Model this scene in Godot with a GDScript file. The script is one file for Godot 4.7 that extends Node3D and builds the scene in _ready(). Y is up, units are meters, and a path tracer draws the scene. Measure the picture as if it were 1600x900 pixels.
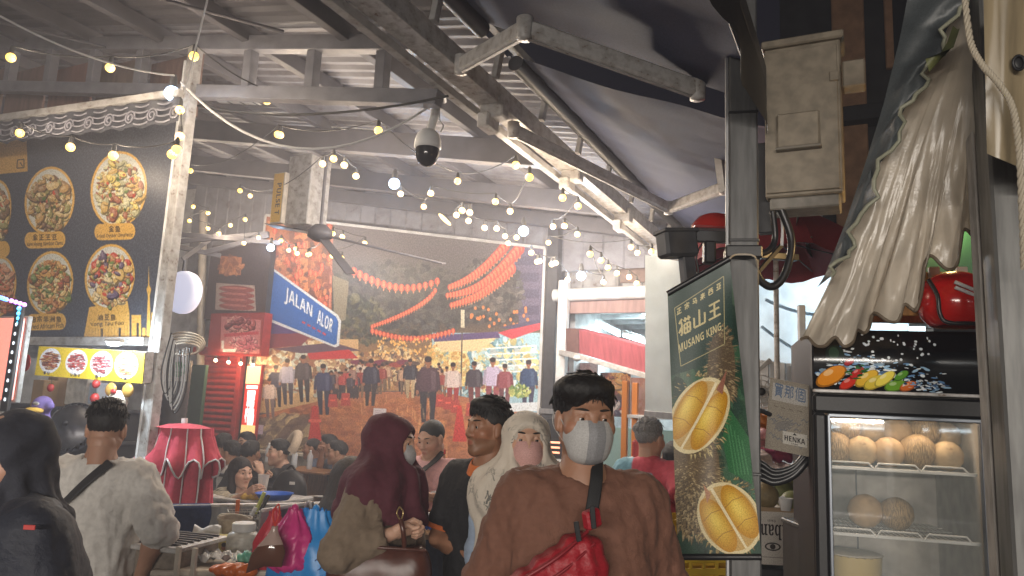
extends Node3D
# A covered food street at night: string bulbs under a metal canopy, stalls on both sides, people walking and eating.

const FOCAL := 1164.0            # pixels of the 1600 wide photograph
const EYE := Vector3(0, 1.65, 0)
var cam_basis := Basis()
var D := Vector3()               # along the street
var R := Vector3()               # across the street
var GRID := Basis()              # columns: across, up, against the street
var rng := RandomNumberGenerator.new()
var taken := {}

func _ready():
	rng.seed = 7
	# ---- camera, sky, exposure
	cam_basis = Basis(Vector3.RIGHT, atan(190.0 / FOCAL)) * Basis(Vector3.BACK, deg_to_rad(2.6))
	var cam := Camera3D.new()
	cam.name = "camera"
	cam.transform = Transform3D(cam_basis, EYE)
	cam.fov = rad_to_deg(2.0 * atan(450.0 / FOCAL))
	cam.near = 0.05
	cam.far = 400.0
	add_child(cam)
	cam.current = true
	var yaw := deg_to_rad(26.0)
	D = Vector3(sin(yaw), 0, -cos(yaw))
	R = Vector3(cos(yaw), 0, sin(yaw))
	GRID = Basis(R, Vector3.UP, -D)
	var env := Environment.new()
	env.background_mode = Environment.BG_SKY
	var sky := Sky.new()
	var sm := ProceduralSkyMaterial.new()
	sm.sky_top_color = Color(0.05, 0.05, 0.07)
	sm.sky_horizon_color = Color(0.13, 0.11, 0.12)
	sm.ground_bottom_color = Color(0.03, 0.03, 0.03)
	sm.ground_horizon_color = Color(0.1, 0.09, 0.09)
	sky.sky_material = sm
	env.sky = sky
	env.tonemap_mode = Environment.TONE_MAPPER_LINEAR
	env.tonemap_exposure = EXPOSURE
	env.sdfgi_enabled = true
	env.ssao_enabled = true
	env.ssil_enabled = true
	env.fog_enabled = FOG > 0.0
	env.fog_density = FOG
	env.fog_light_color = Color(0.86, 0.88, 0.95)
	env.volumetric_fog_enabled = true
	env.volumetric_fog_density = 0.0
	var we := WorldEnvironment.new()
	we.name = "world_environment"
	we.environment = env
	add_child(we)
	var smoke := FogVolume.new()
	smoke.name = "cooking_smoke"
	smoke.shape = RenderingServer.FOG_VOLUME_SHAPE_BOX
	smoke.size = Vector3(9.4, 4.5, 10.0)
	smoke.transform = Transform3D(GRID, G(4.3, -6.0, 2.25))
	var fm := FogMaterial.new()
	fm.albedo = Color(0.88, 0.88, 0.93)
	fm.density = SMOKE
	smoke.material = fm
	add_child(smoke)
	tag(smoke, "thin pale cooking smoke hanging under the canopy", "smoke")
	smoke.set_meta("kind", "stuff")
	make_textures()
	make_materials()
	build_setting()
	build_canopy()
	build_left_stall()
	build_far_side()
	build_right_side()
	build_fridge_stall()
	build_furniture()
	build_people()
	build_bulbs()

const EXPOSURE := 1.8
const SMOKE := 0.023
const FOG := 0.008

# ---------------------------------------------------------------- where things stand
func ray(px: float, py: float) -> Vector3:      # a direction one metre deep
	return cam_basis * Vector3((px - 800.0) / FOCAL, -(py - 450.0) / FOCAL, -1.0)
func at(px: float, py: float, d: float) -> Vector3:
	return EYE + ray(px, py) * d
func on_y(px: float, py: float, y: float) -> Vector3:
	var r := ray(px, py)
	return EYE + r * ((y - EYE.y) / r.y)
func on_s(px: float, py: float, s: float) -> Vector3:
	var r := ray(px, py)
	return EYE + r * (s / r.dot(D))
func on_r(px: float, py: float, s: float) -> Vector3:
	var r := ray(px, py)
	return EYE + r * (s / r.dot(R))
func G(s: float, r: float, y: float) -> Vector3:
	return D * s + R * r + Vector3.UP * y
func roof_y(r: float) -> float:
	return 3.74 + (-2.1 - r) * 0.18
func on_roof(px: float, py: float, drop: float) -> Vector3:
	var n := Vector3.UP + R * 0.18
	var p0 := R * -2.1 + Vector3.UP * (3.74 - drop)
	var r := ray(px, py)
	return EYE + r * ((p0 - EYE).dot(n) / r.dot(n))

# ---------------------------------------------------------------- things, parts
func free_name(called: String, under: Node) -> String:
	var key := str(under.get_instance_id()) + "/" + called
	var k: int = taken.get(key, 0)
	taken[key] = k + 1
	return called if k == 0 else "%s_%03d" % [called, k]
func thing(called: String, label: String, category: String, where := Vector3.ZERO, b := Basis(), group := "") -> Node3D:
	var o := Node3D.new()
	o.name = free_name(called, self)
	add_child(o, true)
	o.transform = Transform3D(b, where)
	tag(o, label, category, group)
	return o
func tag(o: Node, label: String, category: String, group := ""):
	o.set_meta("label", label)
	o.set_meta("category", category)
	if group: o.set_meta("group", group)
func part(parent: Node, called: String, mesh: Mesh, m: Material) -> MeshInstance3D:
	var o := MeshInstance3D.new()
	o.name = free_name(called, parent)
	o.mesh = mesh
	o.material_override = m
	o.cast_shadow = GeometryInstance3D.SHADOW_CASTING_SETTING_ON
	parent.add_child(o, true)
	return o
func struct(called: String, mesh: Mesh, m: Material) -> MeshInstance3D:
	var o := part(self, called, mesh, m)
	o.set_meta("kind", "structure")
	return o
func lamp(parent: Node3D, where: Vector3, c: Color, e: float, size := 0.03) -> OmniLight3D:
	var l := OmniLight3D.new()
	l.name = free_name("glow", parent)
	l.position = where
	l.light_color = c
	l.light_energy = e
	l.light_size = size
	l.omni_range = 14.0
	l.omni_attenuation = 2.0
	l.shadow_enabled = true
	parent.add_child(l, true)
	return l
func area(parent: Node3D, where: Transform3D, c: Color, e: float, size: Vector2):
	var l := AreaLight3D.new()
	l.name = free_name("glow", parent)
	l.transform = where
	l.light_color = c
	l.light_energy = e
	l.area_size = size
	l.area_range = 14.0
	l.shadow_enabled = true
	parent.add_child(l, true)

# ---------------------------------------------------------------- mesh building
class Mb:
	var v := PackedVector3Array()
	var n := PackedVector3Array()
	var uv := PackedVector2Array()
	var c := PackedColorArray()
	var idx := PackedInt32Array()
	var col := Color.WHITE
	func quad(a: Vector3, b: Vector3, cc: Vector3, d: Vector3, ua := Vector2(0, 0), ub := Vector2(1, 0), uc := Vector2(1, 1), ud := Vector2(0, 1)):
		var k := v.size()
		var nn := (b - a).cross(d - a)
		if nn.length_squared() < 1e-14: nn = (cc - b).cross(d - cc)
		nn = nn.normalized()
		v.append_array([a, b, cc, d])
		n.append_array([nn, nn, nn, nn])
		uv.append_array([ua, ub, uc, ud])
		c.append_array([col, col, col, col])
		idx.append_array([k, k + 1, k + 2, k, k + 2, k + 3])
	func tri(a: Vector3, b: Vector3, cc: Vector3):
		var k := v.size()
		var nn := (b - a).cross(cc - a).normalized()
		v.append_array([a, b, cc])
		n.append_array([nn, nn, nn])
		uv.append_array([Vector2(), Vector2(1, 0), Vector2(1, 1)])
		c.append_array([col, col, col])
		idx.append_array([k, k + 1, k + 2])
	func box(p: Vector3, s: Vector3, b := Basis(), bev := 0.0):
		var h := s * 0.5
		var e := minf(bev, minf(h.x, minf(h.y, h.z)) * 0.45)
		for ax in 3:
			for sg in [-1.0, 1.0]:
				var u := (ax + 1) % 3
				var w := (ax + 2) % 3
				var q := []
				for k in [[-1, -1], [1, -1], [1, 1], [-1, 1]]:
					var x := Vector3()
					x[ax] = sg * h[ax]
					x[u] = k[0] * (h[u] - e) * sg
					x[w] = k[1] * (h[w] - e)
					q.append(p + b * x)
				quad(q[0], q[1], q[2], q[3])
		if e <= 0.0: return
		for ax in 3:
			var u := (ax + 1) % 3
			var w := (ax + 2) % 3
			for k in [[-1, -1], [1, -1], [1, 1], [-1, 1]]:
				var q := []
				for t in [[-1, 0], [1, 0], [1, 1], [-1, 1]]:
					var x := Vector3()
					x[ax] = t[0] * (h[ax] - e)
					x[u] = k[0] * (h[u] - (e if t[1] == 1 else 0.0))
					x[w] = k[1] * (h[w] - (0.0 if t[1] == 1 else e))
					q.append(p + b * x)
				var out := Vector3()
				out[u] = k[0]
				out[w] = k[1]
				if (q[1] - q[0]).cross(q[3] - q[0]).dot(b * out) < 0.0: quad(q[3], q[2], q[1], q[0])
				else: quad(q[0], q[1], q[2], q[3])
		for sx in [-1, 1]:
			for sy in [-1, 1]:
				for sz in [-1, 1]:
					var o := Vector3(sx, sy, sz)
					var a := p + b * (Vector3(h.x, h.y - e, h.z - e) * o)
					var d := p + b * (Vector3(h.x - e, h.y, h.z - e) * o)
					var f := p + b * (Vector3(h.x - e, h.y - e, h.z) * o)
					if (d - a).cross(f - a).dot(b * o) < 0.0: tri(a, f, d)
					else: tri(a, d, f)
	func bar(a: Vector3, b: Vector3, w: float, h: float, up := Vector3.UP, bev := 0.0):
		var z := (b - a).normalized()
		var x := up.cross(z)
		x = x.normalized() if x.length() > 1e-4 else Vector3.RIGHT
		box((a + b) * 0.5, Vector3(w, h, a.distance_to(b)), Basis(x, z.cross(x), z), bev)
	func grid(rows: Array, closed := false, u1 := 1.0, v1 := 1.0):
		var k := v.size()
		var nr := rows.size()
		var nc: int = rows[0].size()
		for j in nr:
			var r: PackedVector3Array = rows[j]
			var ra: PackedVector3Array = rows[maxi(j - 1, 0)]
			var rb: PackedVector3Array = rows[mini(j + 1, nr - 1)]
			for i in nc:
				var ia := i - 1
				var ib := i + 1
				if closed:
					ia = (i - 1 + nc - 1) % (nc - 1)
					ib = (i + 1) % (nc - 1)
				else:
					ia = maxi(ia, 0)
					ib = mini(ib, nc - 1)
				var nn := (r[ib] - r[ia]).cross(rb[i] - ra[i])
				if nn.length_squared() < 1e-16:
					nn = (rows[mini(j + 1, nr - 1)][ib] - rows[mini(j + 1, nr - 1)][ia]).cross(rb[i] - ra[i]) + (ra[ib] - ra[ia]).cross(rb[i] - ra[i])
				v.append(r[i])
				n.append(nn.normalized() if nn.length_squared() > 1e-18 else Vector3.UP)
				uv.append(Vector2(u1 * i / (nc - 1.0), v1 * j / maxf(nr - 1.0, 1.0)))
				c.append(col)
		for j in nr - 1:
			for i in nc - 1:
				var q := k + j * nc + i
				idx.append_array([q, q + 1, q + nc + 1, q, q + nc + 1, q + nc])
	func tube(pts: PackedVector3Array, rad, sides := 8, caps := true):
		var rows := []
		var m := pts.size()
		var up := Vector3.UP
		var t0 := (pts[1] - pts[0]).normalized()
		if absf(t0.dot(up)) > 0.9: up = Vector3.RIGHT
		for j in m:
			var t := (pts[mini(j + 1, m - 1)] - pts[maxi(j - 1, 0)]).normalized()
			var x := (up - t * up.dot(t)).normalized()
			var y := t.cross(x)
			up = x
			var r: float = rad[j] if rad is Array or rad is PackedFloat32Array else rad
			var row := PackedVector3Array()
			for i in sides + 1:
				var w := TAU * i / sides
				row.append(pts[j] + (x * cos(w) + y * sin(w)) * r)
			rows.append(row)
		grid(rows, true)
		if caps:
			for e in [0, m - 1]:
				for i in sides:
					if e == 0: tri(pts[e], rows[e][i], rows[e][i + 1])
					else: tri(pts[e], rows[e][i + 1], rows[e][i])
	func lathe(prof: PackedVector2Array, segs := 16, t := Transform3D()):
		var rows := []
		for p in prof:
			var row := PackedVector3Array()
			for i in segs + 1:
				var w := TAU * i / segs
				row.append(t * Vector3(p.x * cos(w), p.y, p.x * sin(w)))
			rows.append(row)
		grid(rows, true)
	func ball(p: Vector3, r: Vector3, segs := 16, b := Basis()):
		var prof := PackedVector2Array()
		for i in segs / 2 + 1:
			var w := PI * i / (segs / 2) - PI / 2
			prof.append(Vector2(maxf(cos(w), 0.001), sin(w)))
		lathe(prof, segs, Transform3D(b * Basis.from_scale(r), p))
	func soup(V: PackedVector3Array, I: PackedInt32Array, t := Transform3D(), cols = null):
		var k := v.size()
		var N := PackedVector3Array()
		N.resize(V.size())
		var W := PackedVector3Array()
		W.resize(V.size())
		for i in V.size(): W[i] = t * V[i]
		var flip := t.basis.determinant() < 0.0
		for i in range(0, I.size(), 3):
			var a := I[i]
			var b := I[i + 1]
			var d := I[i + 2]
			var nn := (W[b] - W[a]).cross(W[d] - W[a])
			if flip: nn = -nn
			N[a] += nn
			N[b] += nn
			N[d] += nn
		for i in V.size():
			n.append(N[i].normalized() if N[i].length_squared() > 1e-20 else Vector3.UP)
			c.append(cols[i] if cols != null else col)
			uv.append(Vector2(V[i].x, V[i].y))
		v.append_array(W)
		for i in I: idx.append(k + i)
	func mesh() -> ArrayMesh:
		for i in range(0, idx.size(), 3):       # Godot's front faces run clockwise
			var a := idx[i]
			var b := idx[i + 1]
			var d := idx[i + 2]
			if (v[b] - v[a]).cross(v[d] - v[a]).dot(n[a] + n[b] + n[d]) > 0.0:
				idx[i + 1] = d
				idx[i + 2] = b
		var arr := []
		arr.resize(Mesh.ARRAY_MAX)
		arr[Mesh.ARRAY_VERTEX] = v
		arr[Mesh.ARRAY_NORMAL] = n
		arr[Mesh.ARRAY_TEX_UV] = uv
		arr[Mesh.ARRAY_COLOR] = c
		arr[Mesh.ARRAY_INDEX] = idx
		var m := ArrayMesh.new()
		m.add_surface_from_arrays(Mesh.PRIMITIVE_TRIANGLES, arr)
		return m

func box_mesh(s: Vector3, bev := 0.004, p := Vector3.ZERO, b := Basis()) -> ArrayMesh:
	var m := Mb.new()
	m.box(p, s, b, bev)
	return m.mesh()
func bar_mesh(a: Vector3, b: Vector3, w: float, h: float, up := Vector3.UP, bev := 0.003) -> ArrayMesh:
	var m := Mb.new()
	m.bar(a, b, w, h, up, bev)
	return m.mesh()
func tube_mesh(pts: PackedVector3Array, rad, sides := 8) -> ArrayMesh:
	var m := Mb.new()
	m.tube(pts, rad, sides)
	return m.mesh()
func curve(pts: Array, n := 24) -> PackedVector3Array:      # a smooth line through points
	var out := PackedVector3Array()
	var m := pts.size()
	for i in n + 1:
		var t := float(i) / n * (m - 1)
		var k := mini(int(t), m - 2)
		var p0: Vector3 = pts[maxi(k - 1, 0)]
		var p1: Vector3 = pts[k]
		var p2: Vector3 = pts[k + 1]
		var p3: Vector3 = pts[mini(k + 2, m - 1)]
		out.append(p1.cubic_interpolate(p2, p0, p3, t - k))
	return out
func sag(a: Vector3, b: Vector3, drop: float, n := 10) -> PackedVector3Array:
	var out := PackedVector3Array()
	for i in n + 1:
		var t := float(i) / n
		out.append(a.lerp(b, t) + Vector3.DOWN * drop * 4.0 * t * (1.0 - t))
	return out
func print_quad(a: Vector3, b: Vector3, c: Vector3, d: Vector3) -> ArrayMesh:    # top left, top right, bottom right, bottom left
	var m := Mb.new()
	m.quad(d, c, b, a, Vector2(0, 1), Vector2(1, 1), Vector2(1, 0), Vector2(0, 0))
	return m.mesh()
func slab(a: Vector3, b: Vector3, c: Vector3, d: Vector3, thick: float) -> ArrayMesh:   # a board behind that quad
	var nrm := (b - a).cross(d - a).normalized() * thick
	var m := Mb.new()
	m.quad(d, c, b, a, Vector2(0, 1), Vector2(1, 1), Vector2(1, 0), Vector2(0, 0))
	m.quad(a + nrm, b + nrm, c + nrm, d + nrm)
	m.quad(a, b, b + nrm, a + nrm)
	m.quad(b, c, c + nrm, b + nrm)
	m.quad(c, d, d + nrm, c + nrm)
	m.quad(d, a, a + nrm, d + nrm)
	return m.mesh()

# ---------------------------------------------------------------- soft shapes: a field of joined capsules and ellipsoids, meshed as surface nets
class Blob:
	var P := []
	var halves := []
	func cap(a: Vector3, b: Vector3, ra: float, rb: float, k := 0.04, zs := 1.0, flat := false):
		P.append([1 if flat else 0, a, b, ra, rb, k, zs])
	func ell(p: Vector3, r: Vector3, k := 0.03):
		P.append([2, p, r, 0.0, 0.0, k, 1.0])
	func cut(p: Vector3, r: Vector3, k := 0.01):
		P.append([3, p, r, 0.0, 0.0, k, 1.0])
	func half(n: Vector3, d: float):      # keeps n.p < d
		P.append([4, n, Vector3(d, 0, 0), 0.0, 0.0, 0.0, 1.0])
	func value(p: Vector3) -> float:
		var e := 9.0
		for q in P:
			var d := 9.0
			if q[0] <= 1:
				var ab: Vector3 = q[2] - q[1]
				var w: Vector3 = p - q[1]
				w.z *= q[6]
				ab.z *= q[6]
				var t := clampf(w.dot(ab) / maxf(ab.length_squared(), 1e-9), 0.0, 1.0)
				d = (w - ab * t).length() - lerpf(q[3], q[4], t)
			elif q[0] == 2:
				var w: Vector3 = p - q[1]
				var k0: float = (w / q[2]).length()
				d = k0 * (k0 - 1.0) / maxf((w / (q[2] * q[2])).length(), 1e-5)
			else: continue
			var k: float = q[5]
			var s := k - absf(d - e)
			e = minf(d, e) - s * s * 0.25 / k if s > 0.0 else minf(d, e)
		return e
	func mesh(cell: float, lo: Vector3, hi: Vector3) -> Dictionary:
		var nx := int(ceil((hi.x - lo.x) / cell)) + 1
		var ny := int(ceil((hi.y - lo.y) / cell)) + 1
		var nz := int(ceil((hi.z - lo.z) / cell)) + 1
		var f := PackedFloat32Array()
		f.resize(nx * ny * nz)
		f.fill(9.0)
		for p in P:
			var kind: int = p[0]
			var a: Vector3 = p[1]
			var b: Vector3 = p[2]
			var k: float = p[5]
			var zs: float = p[6]
			var l: Vector3
			var h: Vector3
			if kind <= 1:
				var m: float = maxf(p[3], p[4]) + k + cell * 2.0
				l = Vector3(minf(a.x, b.x), minf(a.y, b.y), minf(a.z, b.z)) - Vector3(m, m, m)
				h = Vector3(maxf(a.x, b.x), maxf(a.y, b.y), maxf(a.z, b.z)) + Vector3(m, m, m)
			elif kind == 4:
				l = lo
				h = hi
			else:
				var m := k + cell * 2.0
				l = a - b - Vector3(m, m, m)
				h = a + b + Vector3(m, m, m)
			l = (l - lo) / cell
			h = (h - lo) / cell
			var x0 := clampi(int(l.x), 0, nx - 1)
			var x1 := clampi(int(h.x) + 1, 0, nx - 1)
			var y0 := clampi(int(l.y), 0, ny - 1)
			var y1 := clampi(int(h.y) + 1, 0, ny - 1)
			var z0 := clampi(int(l.z), 0, nz - 1)
			var z1 := clampi(int(h.z) + 1, 0, nz - 1)
			if h.x < 0 or h.y < 0 or h.z < 0 or l.x > nx or l.y > ny or l.z > nz: continue
			if kind <= 1:
				var ab := b - a
				ab.z *= zs
				var il := 1.0 / maxf(ab.length_squared(), 1e-9)
				var ln := ab.length()
				var ra: float = p[3]
				var dr: float = p[4] - ra
				for z in range(z0, z1 + 1):
					for y in range(y0, y1 + 1):
						var q := Vector3(lo.x + x0 * cell, lo.y + y * cell, lo.z + z * cell) - a
						q.z *= zs
						var i := (z * ny + y) * nx + x0
						for x in range(x0, x1 + 1):
							var tt := q.dot(ab) * il
							var t := clampf(tt, 0.0, 1.0)
							var d := (q - ab * t).length() - ra - dr * t
							if kind == 1 and tt > 1.0: d = maxf(d, (tt - 1.0) * ln)
							var e := f[i]
							var w := k - absf(d - e)
							if w > 0.0: f[i] = minf(d, e) - w * w * 0.25 / k
							elif d < e: f[i] = d
							q.x += cell
							i += 1
			elif kind == 4:
				var d0: float = b.x
				for z in range(z0, z1 + 1):
					for y in range(y0, y1 + 1):
						var i := (z * ny + y) * nx
						for x in nx:
							var d := a.dot(lo + Vector3(x, y, z) * cell) - d0
							if d > f[i]: f[i] = d
							i += 1
			else:
				var ir := Vector3.ONE / b
				for z in range(z0, z1 + 1):
					for y in range(y0, y1 + 1):
						var q := Vector3(lo.x + x0 * cell, lo.y + y * cell, lo.z + z * cell) - a
						var i := (z * ny + y) * nx + x0
						for x in range(x0, x1 + 1):
							var w1 := q * ir
							var k0 := w1.length()
							var d := k0 * (k0 - 1.0) / maxf((w1 * ir).length(), 1e-5)
							var e := f[i]
							if kind == 2:
								var w := k - absf(d - e)
								if w > 0.0: f[i] = minf(d, e) - w * w * 0.25 / k
								elif d < e: f[i] = d
							else:
								d = -d
								var w := k - absf(d - e)
								if w > 0.0: f[i] = maxf(d, e) + w * w * 0.25 / k
								elif d > e: f[i] = d
							q.x += cell
							i += 1
		var id := PackedInt32Array()
		id.resize(nx * ny * nz)
		id.fill(-1)
		var V := PackedVector3Array()
		var sy := nx
		var sz := nx * ny
		var off := [0, 1, sy, sy + 1, sz, sz + 1, sz + sy, sz + sy + 1]
		var cp := [Vector3(0, 0, 0), Vector3(1, 0, 0), Vector3(0, 1, 0), Vector3(1, 1, 0), Vector3(0, 0, 1), Vector3(1, 0, 1), Vector3(0, 1, 1), Vector3(1, 1, 1)]
		var ed := [[0, 1], [2, 3], [4, 5], [6, 7], [0, 2], [1, 3], [4, 6], [5, 7], [0, 4], [1, 5], [2, 6], [3, 7]]
		for z in nz - 1:
			for y in ny - 1:
				var i := (z * ny + y) * nx
				for x in nx - 1:
					var a0 := f[i] < 0.0
					if (f[i + 1] < 0.0) != a0 or (f[i + sy] < 0.0) != a0 or (f[i + sy + 1] < 0.0) != a0 or (f[i + sz] < 0.0) != a0 or (f[i + sz + 1] < 0.0) != a0 or (f[i + sz + sy] < 0.0) != a0 or (f[i + sz + sy + 1] < 0.0) != a0:
						var s := Vector3()
						var m := 0
						for e in ed:
							var u := f[i + off[e[0]]]
							var w := f[i + off[e[1]]]
							if (u < 0.0) != (w < 0.0):
								s += (cp[e[0]] as Vector3).lerp(cp[e[1]], u / (u - w))
								m += 1
						id[i] = V.size()
						V.append(lo + (Vector3(x, y, z) + s / m) * cell)
					i += 1
		var I := PackedInt32Array()
		for z in range(1, nz - 1):
			for y in range(1, ny - 1):
				var i := (z * ny + y) * nx + 1
				for x in range(1, nx - 1):
					if id[i] >= 0:
						var a0 := f[i] < 0.0
						if (f[i + 1] < 0.0) != a0: _face(I, id[i], id[i - sy], id[i - sy - sz], id[i - sz], a0)
						if (f[i + sy] < 0.0) != a0: _face(I, id[i], id[i - sz], id[i - sz - 1], id[i - 1], a0)
						if (f[i + sz] < 0.0) != a0: _face(I, id[i], id[i - 1], id[i - 1 - sy], id[i - sy], a0)
					i += 1
		return {"v": V, "i": I}
	func _face(I, a, b, c, d, fl):
		if a < 0 or b < 0 or c < 0 or d < 0: return
		if fl: I.append_array([a, b, c, a, c, d])
		else: I.append_array([a, c, b, a, d, c])

func blob_mesh(b: Blob, cell: float, lo: Vector3, hi: Vector3, wobble = null, t := Transform3D()) -> ArrayMesh:
	var r := b.mesh(cell, lo, hi)
	if wobble != null: push_out(r, wobble)
	var m := Mb.new()
	m.soup(r.v, r.i, t)
	return m.mesh()
func push_out(r: Dictionary, wobble: Callable):      # moves each vertex along its normal
	var V: PackedVector3Array = r.v
	var N := PackedVector3Array()
	N.resize(V.size())
	var I: PackedInt32Array = r.i
	for i in range(0, I.size(), 3):
		var nn := (V[I[i + 1]] - V[I[i]]).cross(V[I[i + 2]] - V[I[i]])
		N[I[i]] += nn
		N[I[i + 1]] += nn
		N[I[i + 2]] += nn
	for i in V.size():
		var nn := N[i].normalized()
		V[i] += nn * float(wobble.call(V[i], nn))
	r.v = V

# ---------------------------------------------------------------- flat print: a canvas on a plane, drawn in the photograph's own pixels
class Cv:
	var img: Image
	var w: int
	var h: int
	var o := Vector3()
	var ax := Vector3()
	var ay := Vector3()
	var host = null
	var direct := false
	var warp = null
	var strip: Image
	var rg := RandomNumberGenerator.new()
	func _init(W: int, H: int, base: Color):
		w = W
		h = H
		img = Image.create(W, H, false, Image.FORMAT_RGBA8)
		img.fill(base)
		strip = Image.create(W, 1, false, Image.FORMAT_RGBA8)
		rg.seed = W * 7 + H
	func map(p: Vector2) -> Vector2:
		if direct: return Vector2(p.x * w, p.y * h)
		if warp != null: return (warp.call(p) as Vector2) * Vector2(w, h)
		var r: Vector3 = host.ray(p.x, p.y)
		var n := ax.cross(ay)
		var q: Vector3 = host.EYE + r * ((o - host.EYE).dot(n) / r.dot(n)) - o
		return Vector2(q.dot(ax) / ax.length_squared() * w, q.dot(ay) / ay.length_squared() * h)
	func raw(q: PackedVector2Array, c: Color):
		var y0 := 1e9
		var y1 := -1e9
		for p in q:
			y0 = minf(y0, p.y)
			y1 = maxf(y1, p.y)
		var m := q.size()
		if c.a < 0.995: strip.fill(c)
		for y in range(maxi(0, int(floor(y0))), mini(h - 1, int(ceil(y1))) + 1):
			var yy := clampf(y + 0.5, y0 + 0.01, y1 - 0.01) if y1 - y0 < 1.0 else y + 0.5
			var xs := []
			for i in m:
				var a := q[i]
				var b := q[(i + 1) % m]
				if (a.y <= yy) != (b.y <= yy): xs.append(a.x + (b.x - a.x) * (yy - a.y) / (b.y - a.y))
			xs.sort()
			for k in range(0, xs.size() - 1, 2):
				var x0 := clampi(int(round(xs[k])), 0, w)
				var x1 := clampi(int(round(xs[k + 1])), 0, w)
				if x1 == x0 and x0 < w and xs[k + 1] - xs[k] > 0.25: x1 += 1
				if x1 <= x0: continue
				if c.a < 0.995: img.blend_rect(strip, Rect2i(0, 0, x1 - x0, 1), Vector2i(x0, y))
				else: img.fill_rect(Rect2i(x0, y, x1 - x0, 1), c)
	func poly(pts: Array, c: Color):
		var q := PackedVector2Array()
		for p in pts: q.append(map(p))
		raw(q, c)
	func ell(x: float, y: float, rx: float, ry: float, c: Color, rot := 0.0, n := 14):
		var pts := []
		var cr := cos(rot)
		var sr := sin(rot)
		for i in n:
			var t := TAU * i / n
			var e := Vector2(rx * cos(t), ry * sin(t))
			pts.append(Vector2(x + e.x * cr - e.y * sr, y + e.x * sr + e.y * cr))
		poly(pts, c)
	func rect(x0: float, y0: float, x1: float, y1: float, c: Color):
		poly([Vector2(x0, y0), Vector2(x1, y0), Vector2(x1, y1), Vector2(x0, y1)], c)
	func line(a: Vector2, b: Vector2, wd: float, c: Color):
		var t := (b - a).normalized().orthogonal() * wd * 0.5
		poly([a + t, b + t, b - t, a - t], c)
	func path(pts: Array, wd: float, c: Color):
		for i in pts.size() - 1: line(pts[i], pts[i + 1], wd, c)
	func quad_at(q: Array, u: float, v: float) -> Vector2:
		return (q[0] as Vector2).lerp(q[1], u).lerp((q[3] as Vector2).lerp(q[2], u), v)
	func text(s: String, q: Array, c: Color, bold := true, serif := false):
		var tm := TextMesh.new()
		var sf := SystemFont.new()
		sf.font_names = PackedStringArray(["Droid Serif" if serif else "Droid Sans"])
		sf.font_weight = 700 if bold else 400
		tm.font = sf
		tm.font_size = 48
		tm.depth = 0.0
		tm.curve_step = 2.0
		tm.text = s
		var a := tm.surface_get_arrays(0)
		var V: PackedVector3Array = a[0]
		var lo := Vector2(1e9, 1e9)
		var hi := -lo
		for p in V:
			lo = lo.min(Vector2(p.x, p.y))
			hi = hi.max(Vector2(p.x, p.y))
		var I: PackedInt32Array = a[Mesh.ARRAY_INDEX]
		for i in range(0, I.size(), 3):
			var t := PackedVector2Array()
			for k in 3:
				var p := V[I[i + k]]
				t.append(map(quad_at(q, (p.x - lo.x) / (hi.x - lo.x), (hi.y - p.y) / (hi.y - lo.y))))
			raw(t, c)
	func glyph(g: String, q: Array, wd: float, c: Color):
		for s in g.split(";"):
			var f := s.split_floats(",")
			line(quad_at(q, f[0] / 10, f[1] / 10), quad_at(q, f[2] / 10, f[3] / 10), wd, c)
	func dabs(x: float, y: float, rx: float, ry: float, n: int, size: float, pal: Array, a := 1.0, lean := -10.0):
		for i in n:
			var t := rg.randf() * TAU
			var d := sqrt(rg.randf())
			var c: Color = pal[rg.randi() % pal.size()]
			c = c.lightened(rg.randf() * 0.12) if rg.randf() < 0.5 else c.darkened(rg.randf() * 0.25)
			c.a = a
			var s := size * (0.4 + rg.randf())
			ell(x + cos(t) * rx * d, y + sin(t) * ry * d, s, s * (0.3 + 0.5 * rg.randf()), c, lean if lean > -9.0 else rg.randf() * PI, 8)
	func food(x: float, y: float, rx: float, ry: float, n: int, size: float, pal: Array):
		for i in n:
			var t := rg.randf() * TAU
			var d := sqrt(rg.randf()) * 0.86
			var c: Color = pal[rg.randi() % pal.size()]
			var s := size * (0.45 + 1.7 * rg.randf() * rg.randf())
			var rot := rg.randf() * PI
			var px := x + cos(t) * rx * d
			var py := y + sin(t) * ry * d
			var k := 0.35 + 0.4 * rg.randf()
			ell(px + s * 0.15, py + s * 0.25, s, s * k, c.darkened(0.42), rot, 9)
			ell(px, py, s * 0.95, s * k * 0.9, c, rot, 9)
			ell(px - s * 0.15, py - s * 0.15, s * 0.5, s * k * 0.4, c.lightened(0.25), rot, 8)
	func tex() -> ImageTexture:
		return ImageTexture.create_from_image(img)

func canvas(W: int, H: int, base: Color, o: Vector3, ax: Vector3, ay: Vector3) -> Cv:
	var c := Cv.new(W, H, base)
	c.host = self
	c.o = o
	c.ax = ax
	c.ay = ay
	return c
func canvas01(W: int, H: int, base: Color) -> Cv:
	var c := Cv.new(W, H, base)
	c.direct = true
	return c
func c8(r: int, g: int, b: int, a := 255) -> Color:
	return Color8(r, g, b, a)
func V2(x: float, y: float) -> Vector2:
	return Vector2(x, y)

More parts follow.
